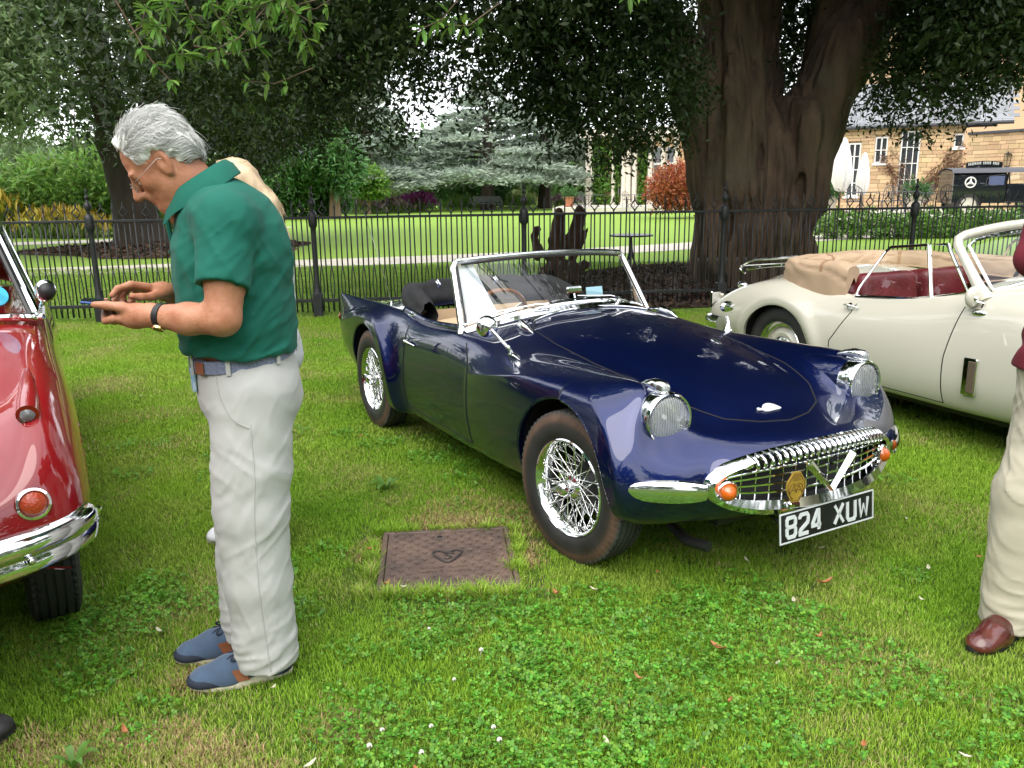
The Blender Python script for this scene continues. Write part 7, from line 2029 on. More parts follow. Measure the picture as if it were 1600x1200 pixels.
pot('planter', 'stone planter with spiky shrub below the french window', 14.75, 30.5, .5, .9, M['pale_stone'], True)
pot('planter', 'stone planter with green bush between the closed parasols', 11.85, 31.2, .5, .9, M['pale_stone'], True)

hedge = thing('clipped_hedge', 'low clipped green hedge along the terrace, beyond the cream car', 'hedge', (0, 0, 0))
lb = [(x, 23.6 + .18 * math.sin(x), .36, .62, .55, .42) for x in np.arange(8.9, 21, .62)]
crown('foliage', lb, 2600, 10, .09, .045, M['ivy_leaf'], hedge, 61, twig=.12, big=900, bigs=.16)
b = MB()
for x in np.arange(9.2, 20, 1.3): b.tube([(x, 23.6, -.1), (x, 23.6, .4)], .02, 5)
b.build('stem', M['bark_tan'], hedge)

# vintage van on the terrace
van = thing('vintage_van', 'black vintage delivery van with a white ring badge and a signboard on its roof', 'van', (15.15, 27.3, .44), R(-8))
M['van_black'] = car_paint('van_black_paint', (.008, .009, .014))
b = MB(); b.grid(np.array([[(x, y, z) for y, z in ((-.62, .42), (-.66, .9), (-.64, 1.30), (-.50, 1.42), (0, 1.48), (.50, 1.42), (.64, 1.30), (.66, .9), (.62, .42))] for x in (-.95, .62)]), flip=True)
b.add(np.array([(-.95, y, z) for y, z in ((-.62, .42), (-.66, .9), (-.64, 1.30), (-.50, 1.42), (0, 1.48), (.50, 1.42), (.64, 1.30), (.66, .9), (.62, .42))]), np.arange(9)[None]); b.build('van_box', M['van_black'], van, True, 30)
b = MB(); b.grid(np.array([[(x, y, z) for y, z in ((-.70, 1.36), (-.52, 1.47), (0, 1.53), (.52, 1.47), (.70, 1.36))] for x in (-1.0, 1.30)]), flip=True); b.build('roof', M['lead'], van)
b = MB(); b.box((.95, 0, .72), (.66, 1.24, .60), bev=.05); b.build('cab', M['van_black'], van)
for s_ in (-1, 1):
    b = MB(); b.tube([(.62, s_ * .63, 1.0), (.66, s_ * .63, 1.36)], .03, 6); b.build('pillar', M['van_black'], van); b = MB(); b.tube([(1.25, s_ * .62, 1.0), (1.20, s_ * .62, 1.36)], .025, 6); b.build('pillar', M['van_black'], van); b = MB(); b.tube(spl([(.0, s_ * .667, .95), (.05, s_ * .667, 1.2), (.3, s_ * .663, 1.28), (.55, s_ * .66, 1.30)], 10), .012, 5); b.build('moulding', M['lead'], van)
b = MB(); b.add(np.array([(1.24, -.6, 1.0), (1.24, .6, 1.0), (1.20, .6, 1.36), (1.20, -.6, 1.36)]), np.array([(0, 1, 2, 3)])); b.build('windscreen', M['glass'], van)
for s_ in (-1, 1):
    b = MB(); b.box((.32, s_ * .664, 1.12), (.46, .014, .28), bev=.01); b.build('side_window', mat('tinted_pane', (.10, .12, .22), .1) if s_ < 0 else bpy.data.materials['tinted_pane'], van)
b = MB(); b.grid(np.array([[(x, y, z) for y, z in ((-w_, .42), (-w_, .78), (-w_ * .6, .90), (0, .93), (w_ * .6, .90), (w_, .78), (w_, .42))] for x, w_ in ((1.28, .5), (1.9, .38), (2.2, .33))]), flip=True); b.build('bonnet', M['van_black'], van)
b = MB(); b.box((2.22, 0, .68), (.06, .60, .50), bev=.02); b.build('radiator', M['chrome'], van)
for s_ in (-1, 1):
    b = MB(); b.tube(spl([(1.25, s_ * .55, .36), (1.45, s_ * .60, .62), (1.8, s_ * .6, .74), (2.15, s_ * .6, .66), (2.30, s_ * .6, .42)], 16), .10, 8, flat=.3); b.build('mudguard', M['van_black'], van)
    h_ = MB(); h_.lathe([(0, -.10), (.06, -.09), (.11, 0), (.10, .01), (0, .012)], 20, M=MAT4((2.25, s_ * .46, .78), z=(1, 0, 0))); h_.build('headlight', M['chrome'], van)
    for x in (-.45, 1.85):
        wv = MB(); RX = MAT4((x, s_ * .62, .36), x=(1, 0, 0), z=(0, s_, 0)); wv.lathe([(.25, -.05), (.35, -.05), (.36, 0), (.35, .05), (.25, .05)], 28, M=RX, closed=True)
        wo = wv.build('wheel', M['tyre_dark'], van); sp = MB(); sp.lathe([(0, .045), (.06, .05), (.07, .03), (.24, .02), (.25, .04)], 28, M=RX); sp.build('rim', M['cream'], wo)
    # badge: ring with three rays
    b = MB(); cc = np.array([-.45, s_ * .668, 1.07]); t = np.linspace(0, 2 * np.pi, 33)[:-1]; b.tube([cc + [.155 * math.cos(x), 0, .155 * math.sin(x)] for x in t], .022, 6, closed=True)
    for k in range(3):
        a = math.pi / 2 + k * 2.094; b.tube([cc, cc + [.15 * math.cos(a), 0, .15 * math.sin(a)]], [.045, .012], 6)
    b.build('ring_badge', M['white_paint'], van)
sg = thing('roof_sign', None, None); sg.parent = van
pl = [(x, 1.54 + .20 * (1 - .25 * (x / .55) ** 2)) for x in np.linspace(-.55, .55, 11)]
b = MB(); Vp = [(-.55, 1.50)] + pl + [(.55, 1.50)]; b.prism(Vp, -.02, .02, M=MAT4((.15, 0, 0), rot=np.stack([(1, 0, 0), (0, 0, 1), (0, -1, 0)], 1))); b.build('signboard', M['van_black'], sg, False)
b = MB(); x = -.48
for n_l in (8, 5, 4):
    for k in range(n_l):
        for q in range(2): b.box((.15 + x + q * .018, -.023, 1.615 + .06 * (1 - .8 * (x / .55) ** 2)), (.011, .006, .085))
        b.box((.15 + x + .009, -.023, 1.615 + .06 * (1 - .8 * (x / .55) ** 2) + (.035 if k % 2 else 0)), (.009, .006, .012)); x += .050
    x += .045
b.build('sign_lettering', M['white_paint'], sg, False)

# carved stump by the great tree
st = thing('carved_stump', 'upturned reddish brown tree stump with root prongs standing behind the railings', 'tree stump', (.72, 12.6, -.09))
s = SDF((-.62, -.4, -.1), (.62, .4, 1.5), .022)
s.path([(0, 0, -.1), (.02, 0, .45)], [.34, .26], .1); s.path([(-.02, 0, .3), (-.30, 0, .62), (-.36, .05, .90)], [.16, .10, .06], .06); s.path([(-.36, .05, .9), (-.30, .03, 1.0)], [.06, .05], .03)
s.path([(.0, 0, .4), (.0, 0, .85), (.04, 0, 1.24)], [.17, .12, .085], .05); s.path([(.05, 0, .4), (.26, .02, .85), (.34, .04, 1.22), (.33, .03, 1.30)], [.18, .13, .095, .06], .05)
s.path([(.30, .02, .7), (.46, .02, 1.0)], [.07, .04], .04); s.path([(.2, 0, .3), (.42, 0, .45)], [.12, .07], .05); s.path([(-.1, 0, .25), (-.45, .02, .30)], [.13, .05], .05)
s.ell((-.22, 0, .50), (.07, .3, .06), .04, 's'); s.ell((.14, 0, .62), (.05, .3, .10), .04, 's'); s.ell((-.1, -.2, .3), (.06, .1, .08), .04, 's')
s.F = s.F; s.fn(lambda X: .042 * vnoise(X * [1, 1, .5], 8, 3, 3) + .018 * (1 - np.abs(vnoise(X * [1, 1, .25], 20, 6, 2)) * 2.2).clip(0, 1), .12); s.build('stump', mat('red_brown_wood', (.055, .026, .016), .85, col2=(.10, .05, .03), scale=8, bump=.7, bscale=22, stretch=(1, 1, .35)), st, 1)
gt = table('garden_table', 'dark iron garden table on the bark bed between stump and great trunk', 1.98, 13.6, .02, .36)
bn = thing('tree_bench', 'small dark bench at the foot of the wide blue cedar', 'bench', (-1.6, 58.6, 0))
b = MB(); b.box((0, 0, .48), (1.9, .5, .06)); b.build('seat', M['garden_iron'], bn); b = MB(); b.box((0, .25, .78), (1.9, .05, .4)); b.build('backrest', M['garden_iron'], bn)
for x in (-.85, .85): b = MB(); b.box((x, 0, .24), (.07, .45, .46)); b.build('leg', M['garden_iron'], bn)

# trees that ring the lawn behind and beside the viewer: one mass each side (they show in paint and chrome)
r_ = np.random.default_rng(31)
def ring_wood(name, pts, seed, h0=5.5, h1=8.5):
    l = []
    for x, y in pts:
        h = r_.uniform(h0, h1); l += [(x, y, h, 4.6, 4.6, h), (x + r_.uniform(-2, 2), y + r_.uniform(-2, 2), h * 1.55, 3.4, 3.4, 3.4), (x + 2.5, y, 2.2, 3, 3, 2.6)]
    tag(crown(name, l, 260 * len(pts), 9, .75, .42, M['wood_leaf'], None, seed, twig=1.1, big=90 * len(pts), bigs=1.5), kind='stuff')
ring_wood('woodland', [(-24, 2 + 6 * k + 0.0) for k in range(-4, 3)] + [(-20 + 7 * k, -27 + 1.5 * math.sin(k * 2)) for k in range(0, 7) if k not in (3,)], 91)
ring_wood('woodland', [(27, -20 + 7 * k) for k in range(0, 6)], 92)
# ================================================================== PEOPLE (local frames: x = facing, y = the person's left, z = up)
def skin_mat(name, c1, c2):
    return mat(name, c1, .46, col2=c2, scale=22, bump=.35, bscale=210, spec=.4, coord='Object', bdist=.004, sss=.25, detail=6)
M['skin'] = skin_mat('tanned_skin', (.38, .150, .080), (.50, .235, .140))
M['skin_pale'] = skin_mat('pale_skin', (.48, .27, .19), (.55, .34, .25))
M['hair_grey'] = mat('grey_hair', (.66, .66, .64), .42, island=.35, var=.12, scale=20)
M['hair_blond'] = mat('blond_hair', (.55, .42, .26), .45, island=.3, var=.2, scale=30, stretch=(1, 1, .15))
M['hair_brown'] = mat('brown_hair', (.07, .045, .03), .5, island=.3)
def cloth_mat(name, c, var=.08, wv=900, rough=.85):
    return mat(name, c, rough, var=var, scale=5, bump=.12, bscale=wv, spec=.2, sheen=.04, bdist=.002)
M['polo'] = cloth_mat('green_cotton', (.011, .115, .084), .12)
M['chino'] = cloth_mat('pale_chino', (.47, .465, .455), .05)
M['khaki'] = cloth_mat('khaki_chino', (.46, .42, .33), .06)
M['maroon'] = cloth_mat('maroon_knit', (.17, .020, .034), .12, 500)
M['white_top'] = cloth_mat('white_cotton', (.62, .63, .66), .03)
M['charcoal'] = cloth_mat('charcoal_trousers', (.03, .03, .035), .1)
M['belt_weave'] = mat('woven_belt', (.14, .16, .27), .8, col2=(.26, .28, .40), scale=160, bump=.6, bscale=220)
M['brown_leather'] = mat('brown_leather', (.22, .075, .03), .45, var=.2, scale=30)
M['suede'] = mat('blue_suede', (.050, .085, .145), .85, var=.15, scale=18, sheen=.3, bump=.15, bscale=500)
M['navy_suede'] = mat('dark_navy_suede', (.018, .024, .042), .85, var=.2, scale=18)
M['sole'] = mat('cream_sole', (.66, .60, .46), .7, var=.06, scale=12)
M['oxblood'] = mat('polished_oxblood', (.085, .020, .016), .22, var=.45, scale=14, coat=.5)
M['dark_shoe'] = mat('dark_leather', (.028, .026, .026), .5, var=.3, scale=30)
M['black_sole'] = mat('black_sole', (.012, .012, .012), .7)
M['gold'] = mat('gold_metal', (.75, .55, .25), .2, 1.0)
M['steel'] = mat('steel_wire', (.45, .44, .42), .3, 1.0)

def ortho(f, u):
    f = np.asarray(f, float) / np.linalg.norm(f); u = np.asarray(u, float); u = u - f * (f @ u); u /= np.linalg.norm(u)
    return f, np.cross(u, f), u
class Frame:
    def __init__(s, C, f=(1, 0, 0), u=(0, 0, 1), k=1.0):
        s.k = k; s.C = np.asarray(C, float); f, l, u = ortho(f, u); s.R = np.stack([f, l, u], 1)
    def __call__(s, x, y, z): return s.C + s.R @ (np.array([x, y, z]) * s.k)
def head_sdf(s, H, female=False):
    E_ = lambda c, r, k=.015, op='u', rot=None: s.ell(H(*c), np.array(r) * H.k, k, op, H.R if rot is None else H.R @ rot)
    E_((-.012, 0, .035), (.100, .076, .088)); E_((.024, 0, -.03), (.066, .064, .088), .03); E_((.026, 0, -.072), (.056, .054, .045), .03)
    E_((.076, 0, -.098), (.021, .024, .018), .02)
    for q in (-1, 1):
        E_((.052, q * .042, -.026), (.030, .022, .026), .02); E_((.01, q * .052, -.062), (.036, .016, .036), .02)
        E_((.095, q * .031, -.001), (.016, .018, .013), .012, 's'); E_((.0745, q * .031, -.004), (.0155, .0155, .0145), .003)
        E_((.079, q * .031, .006), (.0135, .017, .006), .004)
        E_((.084, q * .028, .019), (.012, .023, .008), .012)
        E_((.103, q * .012, -.043), (.012, .009, .009), .008)
        E_((-.008, q * .0795, -.008), (.022, .0085, .036), .006, 'u', rotm('Y', -.25) @ rotm('Z', q * -.35)); E_((-.003, q * .0875, -.004), (.012, .006, .021), .004, 's'); E_((-.003, q * .078, -.040), (.009, .007, .011), .006)
    s.cone(H(.088, 0, .012), H(.117, 0, -.036), .0085, .0135, .012); E_((.119, 0, -.040), (.012, .011, .010), .008)
    for q in (-1, 1): E_((.112, q * .007, -.050), (.006, .004, .005), .004, 's')
    E_((.088, 0, -.058), (.014, .024, .012), .012); E_((.094, 0, -.0655), (.009, .021, .0055), .005); E_((.091, 0, -.0755), (.010, .019, .0065), .005)
    s.cone(H(.103, -.022, -.071), H(.103, .022, -.071), .0028, .0028, .004, 's')
    E_((.082, 0, -.085), (.010, .018, .006), .008, 's')
def hand_sdf(s, Wp, d, p, t, curl=(.25, .3, .3, .35), k=.006, thumb=None, scale=1.0):
    d = np.asarray(d, float); d /= np.linalg.norm(d); p = np.asarray(p, float); p = p - d * (p @ d); p /= np.linalg.norm(p); t = np.cross(p, d) if np.cross(p, d) @ np.asarray(t) > 0 else np.cross(d, p)
    Rm = np.stack([d, t, p], 1); S = scale
    s.ell(Wp + d * .052 * S, (.056 * S, .041 * S, .018 * S), .012, 'u', Rm); s.cone(Wp - d * .02, Wp + d * .03, .026 * S, .026 * S, .02, 'u', (p, .7))
    ln = [(.040, .025, .021), (.044, .029, .022), (.041, .027, .021), (.032, .021, .019)]
    for i in range(4):
        r = Wp + d * (.088 - .004 * abs(i - 1)) * S + t * (.030 - .0195 * i) * S; a = curl[i] * .5; q = r - d * .02
        s.cone(q, r, .0098 * S, .0098 * S, k)
        dd = d + t * (.06 - .05 * i)
        for j, L in enumerate(ln[i]):
            v = dd * math.cos(a) + p * math.sin(a); v /= np.linalg.norm(v); e = r + v * L * S
            s.cone(r, e, (.0095 - .0009 * j) * S, (.0088 - .0009 * j) * S, .003); r = e; a += curl[i]
    tb = thumb or [(.018, .030, .004), (.045, .052, .012), (.072, .060, .018), (.094, .060, .020)]
    pts = [Wp + (d * a_ + t * b_ + p * c_) * S for a_, b_, c_ in tb]
    s.path(pts, [.0155 * S, .0130 * S, .0105 * S, .009 * S], .006)

def shoe(parent, loc, rz, upper, sole_m, toe_m=None, laces=None, patch=None, L=.30, name='shoe', strap=None):
    sh = thing(name, None, None); sh.parent = parent; sh.location = loc; sh.rotation_euler = (0, 0, rz)
    h = L / .30
    s = SDF((-.14, -.075, -.01), (.24, .075, .16), .0045)
    s.path([(-.055, 0, .052), (.02, 0, .056), (.10, .004, .046), (.168, .004, .036)], [.040, .042, .044, .034], .025, 'u')
    s.ell((.16, .004, .032), (.058, .049, .030), .02); s.ell((.09, .003, .03), (.07, .050, .03), .02); s.ell((-.05, 0, .04), (.050, .039, .045), .02)
    s.cone((-.045, 0, .07), (-.03, 0, .125), .040, .040, .02); s.cone((.02, 0, .075), (.10, 0, .058), .038, .026, .02)
    s.box((0, 0, -.03), (.4, .2, .046), 0, 's')
    s.cone((-.04, 0, .095), (-.035, 0, .20), .030, .036, .004, 's')
    V, Q = s.mesh(1); V[:, 0] *= h
    o = link('upper', new_mesh('upper', V, [Q]), upper, sh)
    out = []
    for k in range(40):
        a = k / 40 * 2 * np.pi; c, s_ = math.cos(a), math.sin(a)
        w = .046 if c > 0 else .040; out.append((.06 * h + (.158 if c > 0 else .160) * h * np.sign(c) * abs(c) ** .85, s_ * (w + .006 * math.sin((c + .4) * 2.2)) * abs(s_) ** -.12 if abs(s_) > 1e-3 else 0))
    b = MB(); out = np.array(out)
    ring = np.array([np.c_[out * f + (np.array([.06 * h, 0]) * (1 - f)), np.full(40, z) + np.where(out[:, 0] > .17 * h, (out[:, 0] - .17 * h) * .12, 0)] for f, z in ((.94, .0), (1.0, .004), (1.015, .016), (1.0, .027), (.93, .030))])
    b.grid(ring, cv=True, flip=True); b.add(ring[0], np.arange(40)[::-1][None]); b.add(ring[-1], np.arange(40)[None]); b.build('sole', sole_m, sh)
    if toe_m:
        s = SDF((.05, -.075, -.01), (.25, .075, .10), .0045)
        s.ell((.162, .004, .031), (.0605, .0515, .030), .02); s.ell((.10, .003, .026), (.07, .0515, .026), .02)
        s.box((0, 0, -.03), (.4, .2, .048), 0, 's'); s.box((.02, 0, .10), (.10, .2, .10), .0, 's', rotm('Y', -.55)); 
        s.ell((.080, 0, .082), (.066, .046, .044), .003, 's')
        V, Q = s.mesh(1); V[:, 0] *= h; link('toe_cap', new_mesh('toe_cap', V, [Q]), toe_m, sh)
        s = SDF((-.14, -.075, -.01), (.02, .075, .10), .0045); s.ell((-.052, 0, .038), (.053, .042, .040), .02); s.box((0, 0, -.03), (.4, .2, .048), 0, 's'); s.box((.03, 0, .09), (.06, .2, .1), 0, 's', rotm('Y', .5))
        V, Q = s.mesh(1); V[:, 0] *= h; link('heel_counter', new_mesh('heel_counter', V, [Q]), toe_m, sh)
    if patch:
        for q in (-1, 1):
            b = MB(); g = np.array([[(x + dz * .45, q * (y0 + .002 - dz * .20), .033 + dz) for dz in (-.002, .010, .022, .034)] for x, y0 in ((.030, .049), (.048, .051), (.066, .0525))]); g[..., 0] *= h
            b.grid(g); b.grid(g + [0, q * .003, 0]); b.build('side_patch', patch, sh)
    if laces:
        for k in range(4):
            x = (.112 - .017 * k) * h; z = .0835 + .0050 * k
            b = MB(); b.tube(spl([(x, -.030, z - .022), (x - .006, -.014, z - .004), (x - .008, 0, z + .001), (x - .006, .014, z - .004), (x, .030, z - .022)], 11), .0034, 6); b.build('lace', laces, sh)
        b = MB()
        for q in (-1, 1):
            b.tube(spl([(.055, 0, .102), (.065, q * .018, .112), (.082, q * .036, .098), (.065, q * .03, .092), (.055, q * .006, .100)], 14), .003, 6)
            b.tube(spl([(.055, 0, .102), (.085, q * .014, .098), (.105, q * .030, .082)], 8), .003, 6)
        b.build('lace_bow', laces, sh)
    if strap:
        for k, x in enumerate((.085, .105, .125)):
            b = MB(); b.tube(spl([(x, -.047, .040), (x - .004, -.036, .066 - .006 * k), (x - .005, 0, .086 - .008 * k), (x - .004, .038, .066 - .006 * k), (x, .050, .040)], 15), .0022, 5); b.build('crease', strap, sh)
    return sh

def strands(parent, H, n, mat_, seed, mode, name='hair_strand', rad=.0011):
    """loose hair laid along the skull"""
    r_ = np.random.default_rng(seed); b = MB(); k = 9
    Vs = []; Fs = []; off = 0
    for i in range(n):
        if mode == 'short':
            x0 = r_.normal(size=3); x0 /= np.linalg.norm(x0)
            nape = r_.random() < .3
            c, rr = (np.array([-.064, 0, -.002]), np.array([.0605, .0825, .0715])) if nape else (np.array([-.020, 0, .038]), np.array([.107, .0865, .094]))
            if nape and (x0[0] > .25 or x0[2] > .5): continue
            p = c + x0 * rr; L = r_.uniform(.04, .075); bad = False
            if (((p - [.116, 0, .020]) / [.072, .12, .096]) ** 2).sum() < 1 or (((p - [.015, 0, -.085]) / [.128, .10, .075]) ** 2).sum() < 1 or p[2] < (-.078 if nape else -.075): continue
            if (((p - [-.002, np.sign(p[1]) * .085, -.010]) / [.034, .04, .046]) ** 2).sum() < 1: continue
            flow = np.array([-1.0, .5 * np.sign(p[1]) * (abs(p[1]) / .08), -.25 - .7 * max(0, .08 - p[2]) / .1]); pts = []
            lk = vnoise(np.array([p * 17.]), 1.0, seed, 1)[0]; w0 = 5 * vnoise(np.array([p * 11.]), 1.0, seed + 4, 1)[0] + r_.normal() * .25; amp = .0065 + .003 * lk; flow = flow + np.array([0, .9 * lk, .5 * vnoise(np.array([p * 13.]), 1.0, seed + 7, 1)[0]]); lift = r_.uniform(.3, 1) * (.6 + .8 * (lk + 1) / 2) * (2.3 if r_.random() < .03 else 1)
            for j in range(k):
                t = j / (k - 1.)
                nrm = (p - c) / rr ** 2; nrm /= np.linalg.norm(nrm)
                f = flow - nrm * (nrm @ flow); f /= np.linalg.norm(f); sd = np.cross(nrm, f)
                q = p + sd * amp * math.sin(w0 + t * 6.5) + nrm * (.003 + .012 * t * lift + (.010 * t if p[2] > .09 else 0))
                pts.append(H(*q)); bad = bad or (((q - [-.002, np.sign(q[1]) * .085, -.010]) / [.034, .06, .046]) ** 2).sum() < 1; p = p + f * L / k
                e = (p - c) / rr; p = c + e / np.linalg.norm(e) * rr
        else:
            th = r_.uniform(-2.3, 2.3); x0 = np.array([-math.cos(th), math.sin(th), 0]); c = np.array([-.016, 0, .03]); L = r_.uniform(.22, .34)
            pts = []
            for j in range(k):
                t = j / (k - 1.)
                if t < .35: a = t / .35 * 1.45; q = c + np.array([x0[0] * math.sin(a) * .112, x0[1] * math.sin(a) * .093, math.cos(a) * .103])
                else: q = c + np.array([x0[0] * (.112 + .01 * math.sin(t * 9)), x0[1] * .093, .012 - (t - .35) * L])
                pts.append(H(*(q + r_.normal(size=3) * .003)))
        if mode == 'short' and bad: continue
        P = np.array(pts); r = rad * (1 - .7 * np.linspace(0, 1, k))
        T = np.gradient(P, axis=0); u = np.cross(T, [.3, .2, 1.]); u /= np.linalg.norm(u, axis=1)[:, None]; v = np.cross(T, u); v /= np.linalg.norm(v, axis=1)[:, None]
        ring = np.stack([P + u * r[:, None], P - u * r[:, None] * .5 + v * r[:, None] * .87, P - u * r[:, None] * .5 - v * r[:, None] * .87], 1).reshape(-1, 3)
        ii = np.arange(k - 1)[:, None] * 3; jj = np.arange(3)[None]; j2 = (jj + 1) % 3
        Fs.append(np.stack([ii + jj, ii + j2, ii + 3 + j2, ii + 3 + jj], -1).reshape(-1, 4) + off); Vs.append(ring); off += len(ring)
    me = new_mesh(name, np.vstack(Vs), [np.vstack(Fs)])
    return link(name, me, mat_, parent)

# ------------------------------------------------------------------ man in the green polo shirt
man = thing('person', 'grey haired man in green polo shirt and pale chinos looking down at a phone', 'person', (-.90, 2.43, 0), R(199.1))
HM = Frame((.090, .0, 1.612), f=(.79, 0, -.613), u=(.613, 0, .79), k=.945)
s = SDF((-.30, -.36, .88), (.36, .36, 1.80), .0042)
head_sdf(s, HM)
s.cone((.035, 0, 1.60), (-.035, 0, 1.47), .060, .066, .035); s.cone((.06, 0, 1.55), (.03, 0, 1.47), .048, .055, .03)
s.cone(HM(.02, 0, -.09), (.045, 0, 1.50), .035, .04, .03)
NN = (0, 1, 0)
s.path([(-.095, 0, .92), (-.09, 0, 1.10), (-.075, 0, 1.34), (-.045, 0, 1.46)], [.125, .125, .13, .09], .04, 'u', (NN, 1.25))
for q in (-1, 1):
    s.cone((-.05, 0, 1.45), (-.065, q * .17, 1.44), .06, .06, .03)
    s.cone((-.09, q * .085, .95), (-.09, q * .09, .90), .08, .08, .03)
s.path([(-.065, .185, 1.44), (-.055, .235, 1.30), (-.038, .255, 1.195)], [.058, .054, .047], .02)
s.path([(-.038, .255, 1.195), (.05, .205, 1.192), (.150, .135, 1.198)], [.045, .042, .030], .02)
s.path([(-.065, -.185, 1.44), (-.06, -.24, 1.29), (-.045, -.25, 1.17)], [.058, .054, .045], .02)
s.path([(-.045, -.25, 1.17), (.03, -.17, 1.195), (.095, -.085, 1.228)], [.044, .040, .028], .02)
# near (left) hand under the phone, thumb along its edge
s.ell((.193, .096, 1.192), (.052, .034, .034), .015, 'u', rotm('Z', -.5) @ rotm('X', .5)); s.cone((.15, .135, 1.198), (.185, .105, 1.197), .030, .030, .02)
s.path([(.180, .118, 1.205), (.222, .108, 1.222), (.262, .100, 1.228), (.292, .094, 1.231)], [.019, .0145, .0118, .0098], .006)
for i, a in enumerate((.270, .250, .229, .209)):
    dn = .002 * i
    s.path([(a - .022, .100, 1.190 - dn), (a, .086, 1.183 - dn), (a + .006, .052, 1.192 - dn), (a + .005, .018, 1.211 - dn), (a + .002, .008, 1.232 - dn)], [.0125, .0105, .0098, .0090, .0080], .0035)
# far (right) hand: index finger taps the screen
s.ell((.132, -.045, 1.247), (.050, .036, .019), .012, 'u', rotm('Z', .55) @ rotm('Y', -.25)); s.cone((.095, -.085, 1.228), (.125, -.055, 1.243), .027, .027, .02)
s.path([(.160, -.012, 1.262), (.202, .012, 1.274), (.236, .030, 1.266), (.252, .038, 1.248)], [.0115, .0102, .0092, .0080], .005)
s.path([(.172, -.026, 1.261), (.212, -.006, 1.270), (.240, .008, 1.252), (.246, .012, 1.234)], [.0112, .0100, .0090, .0080], .004)
s.path([(.174, -.042, 1.256), (.210, -.026, 1.260), (.230, -.014, 1.240), (.226, -.008, 1.224)], [.0108, .0096, .0086, .0076], .004)
s.path([(.168, -.058, 1.249), (.196, -.046, 1.250), (.210, -.036, 1.232), (.204, -.030, 1.220)], [.0098, .0086, .0078, .0070], .004)
s.path([(.118, -.025, 1.240), (.150, .010, 1.236), (.178, .030, 1.238), (.200, .040, 1.243)], [.0150, .0125, .0105, .0090], .006)
s.fn(lambda X: .0012 * vnoise(X, 70, 9, 2), .012)
s.build('body', M['skin'], man, 1)
# hair
s = SDF((-.16, -.16, 1.50), (.30, .16, 1.86), .0042)
HE = lambda c, r, k=.015, op='u': s.ell(HM(*c), np.array(r) * HM.k, k, op, HM.R)
HE((-.020, 0, .044), (.104, .085, .088)); HE((-.066, 0, -.004), (.058, .080, .070), .02); HE((.03, 0, .098), (.05, .05, .03), .02)
HE((.116, 0, .020), (.074, .12, .098), .01, 's'); s.box(HM(.116, 0, .085), np.array([.052, .12, .060]) * HM.k, .012, 's', HM.R, .01); HE((.015, 0, -.085), (.13, .10, .075), .012, 's')
for q in (-1, 1): HE((-.002, q * .088, -.010), (.029, .034, .042), .008, 's')
def wav(X):
    Y = (X - HM.C) @ HM.R
    return .0035 * np.sin((Y[:, 2] * 130 + 9 * np.sin(Y[:, 0] * 30) + 4 * Y[:, 1] * 20)) + .004 * vnoise(Y, 40, 3, 3) + .003 * vnoise(Y * [1, 1, 2.6], 120, 5, 1)
s.fn(wav, .03); hair = s.build('hair', M['hair_grey'], man, 0)
tag(strands(hair, HM, 5600, M['hair_grey'], 4, 'short', 'hair_strands', .0010), kind='stuff')
# brows, glasses
for q in (-1, 1):
    b = MB(); b.tube([HM(.088, q * .016, .017), HM(.090, q * .030, .022), HM(.076, q * .046, .018)], [.003, .0042, .002], 6); b.build('eyebrow', M['hair_grey'], man)
    b = MB(); b.ball(HM(.0755, q * .031, -.010), .0128, 14, 10); b.build('eye', mat('eye_white', (.62, .60, .57), .2), man)
    b = MB(); b.ball(HM(.0850, q * .031, -.0175), (.0040, .0050, .0045), 10, 8); b.build('iris', mat('iris', (.03, .03, .035), .15), man)
gl = thing('glasses', None, None); gl.parent = man
b = MB()
for q in (-1, 1):
    t = np.linspace(0, 2 * np.pi, 25)[:-1]; b.tube([HM(.108 - .004 * abs(math.cos(x)), q * .033 + .022 * math.cos(x), -.012 + .015 * math.sin(x)) for x in t], .0010, 5, closed=True)
    b.tube([HM(.104, q * .055, -.006), HM(.09, q * .070, -.003), HM(.0, q * .082, .008), HM(-.02, q * .084, -.005)], .0008, 5)
b.tube([HM(.109, -.011, -.008), HM(.116, 0, -.004), HM(.109, .011, -.008)], .0011, 5); b.build('wire_frame', M['steel'], gl)
b = MB()
for q in (-1, 1): b.add(np.array([HM(.108, q * .033 + .021 * math.cos(x), -.012 + .0145 * math.sin(x)) for x in np.linspace(0, 2 * np.pi, 21)[:-1]]), np.arange(20)[None])
b.build('lens', M['glass'], gl)

# polo shirt
s = SDF((-.36, -.40, .96), (.20, .40, 1.66), .0052)
s.path([(-.088, 0, 1.05), (-.083, 0, 1.12), (-.078, 0, 1.22), (-.080, 0, 1.34), (-.060, 0, 1.45)], [.140, .150, .152, .154, .118], .05, 'u', (NN, 1.25))
s.ell((-.115, 0, 1.40), (.115, .19, .14), .05); s.ell((-.03, 0, 1.33), (.10, .165, .13), .05); s.ell((-.03, 0, 1.08), (.105, .15, .09), .04)
for q in (-1, 1):
    s.cone((-.045, 0, 1.475), (-.068, q * .150, 1.452), .080, .074, .05)
s2 = SDF((-.36, -.40, .96), (.20, .40, 1.66), .0052)
for q in (-1, 1):
    e = np.array([-.044, q * .248, 1.285]); a0 = np.array([-.070, q * .182, 1.445])
    s2.cone((-.06, q * .12, 1.455), a0, .076, .078, .02); s2.cone(a0, e, .078, .064, .025)
    dv = (e - a0) / np.linalg.norm(e - a0); f_, l_, u_ = ortho(dv, (1, 0, 0))
    s2.box(e + dv * .12, (.12, .12, .12), .002, 's', np.stack([l_, u_, f_], 1), .004)
    s2.cone(e - dv * .03, e + dv * .1, .054, .058, .003, 's')
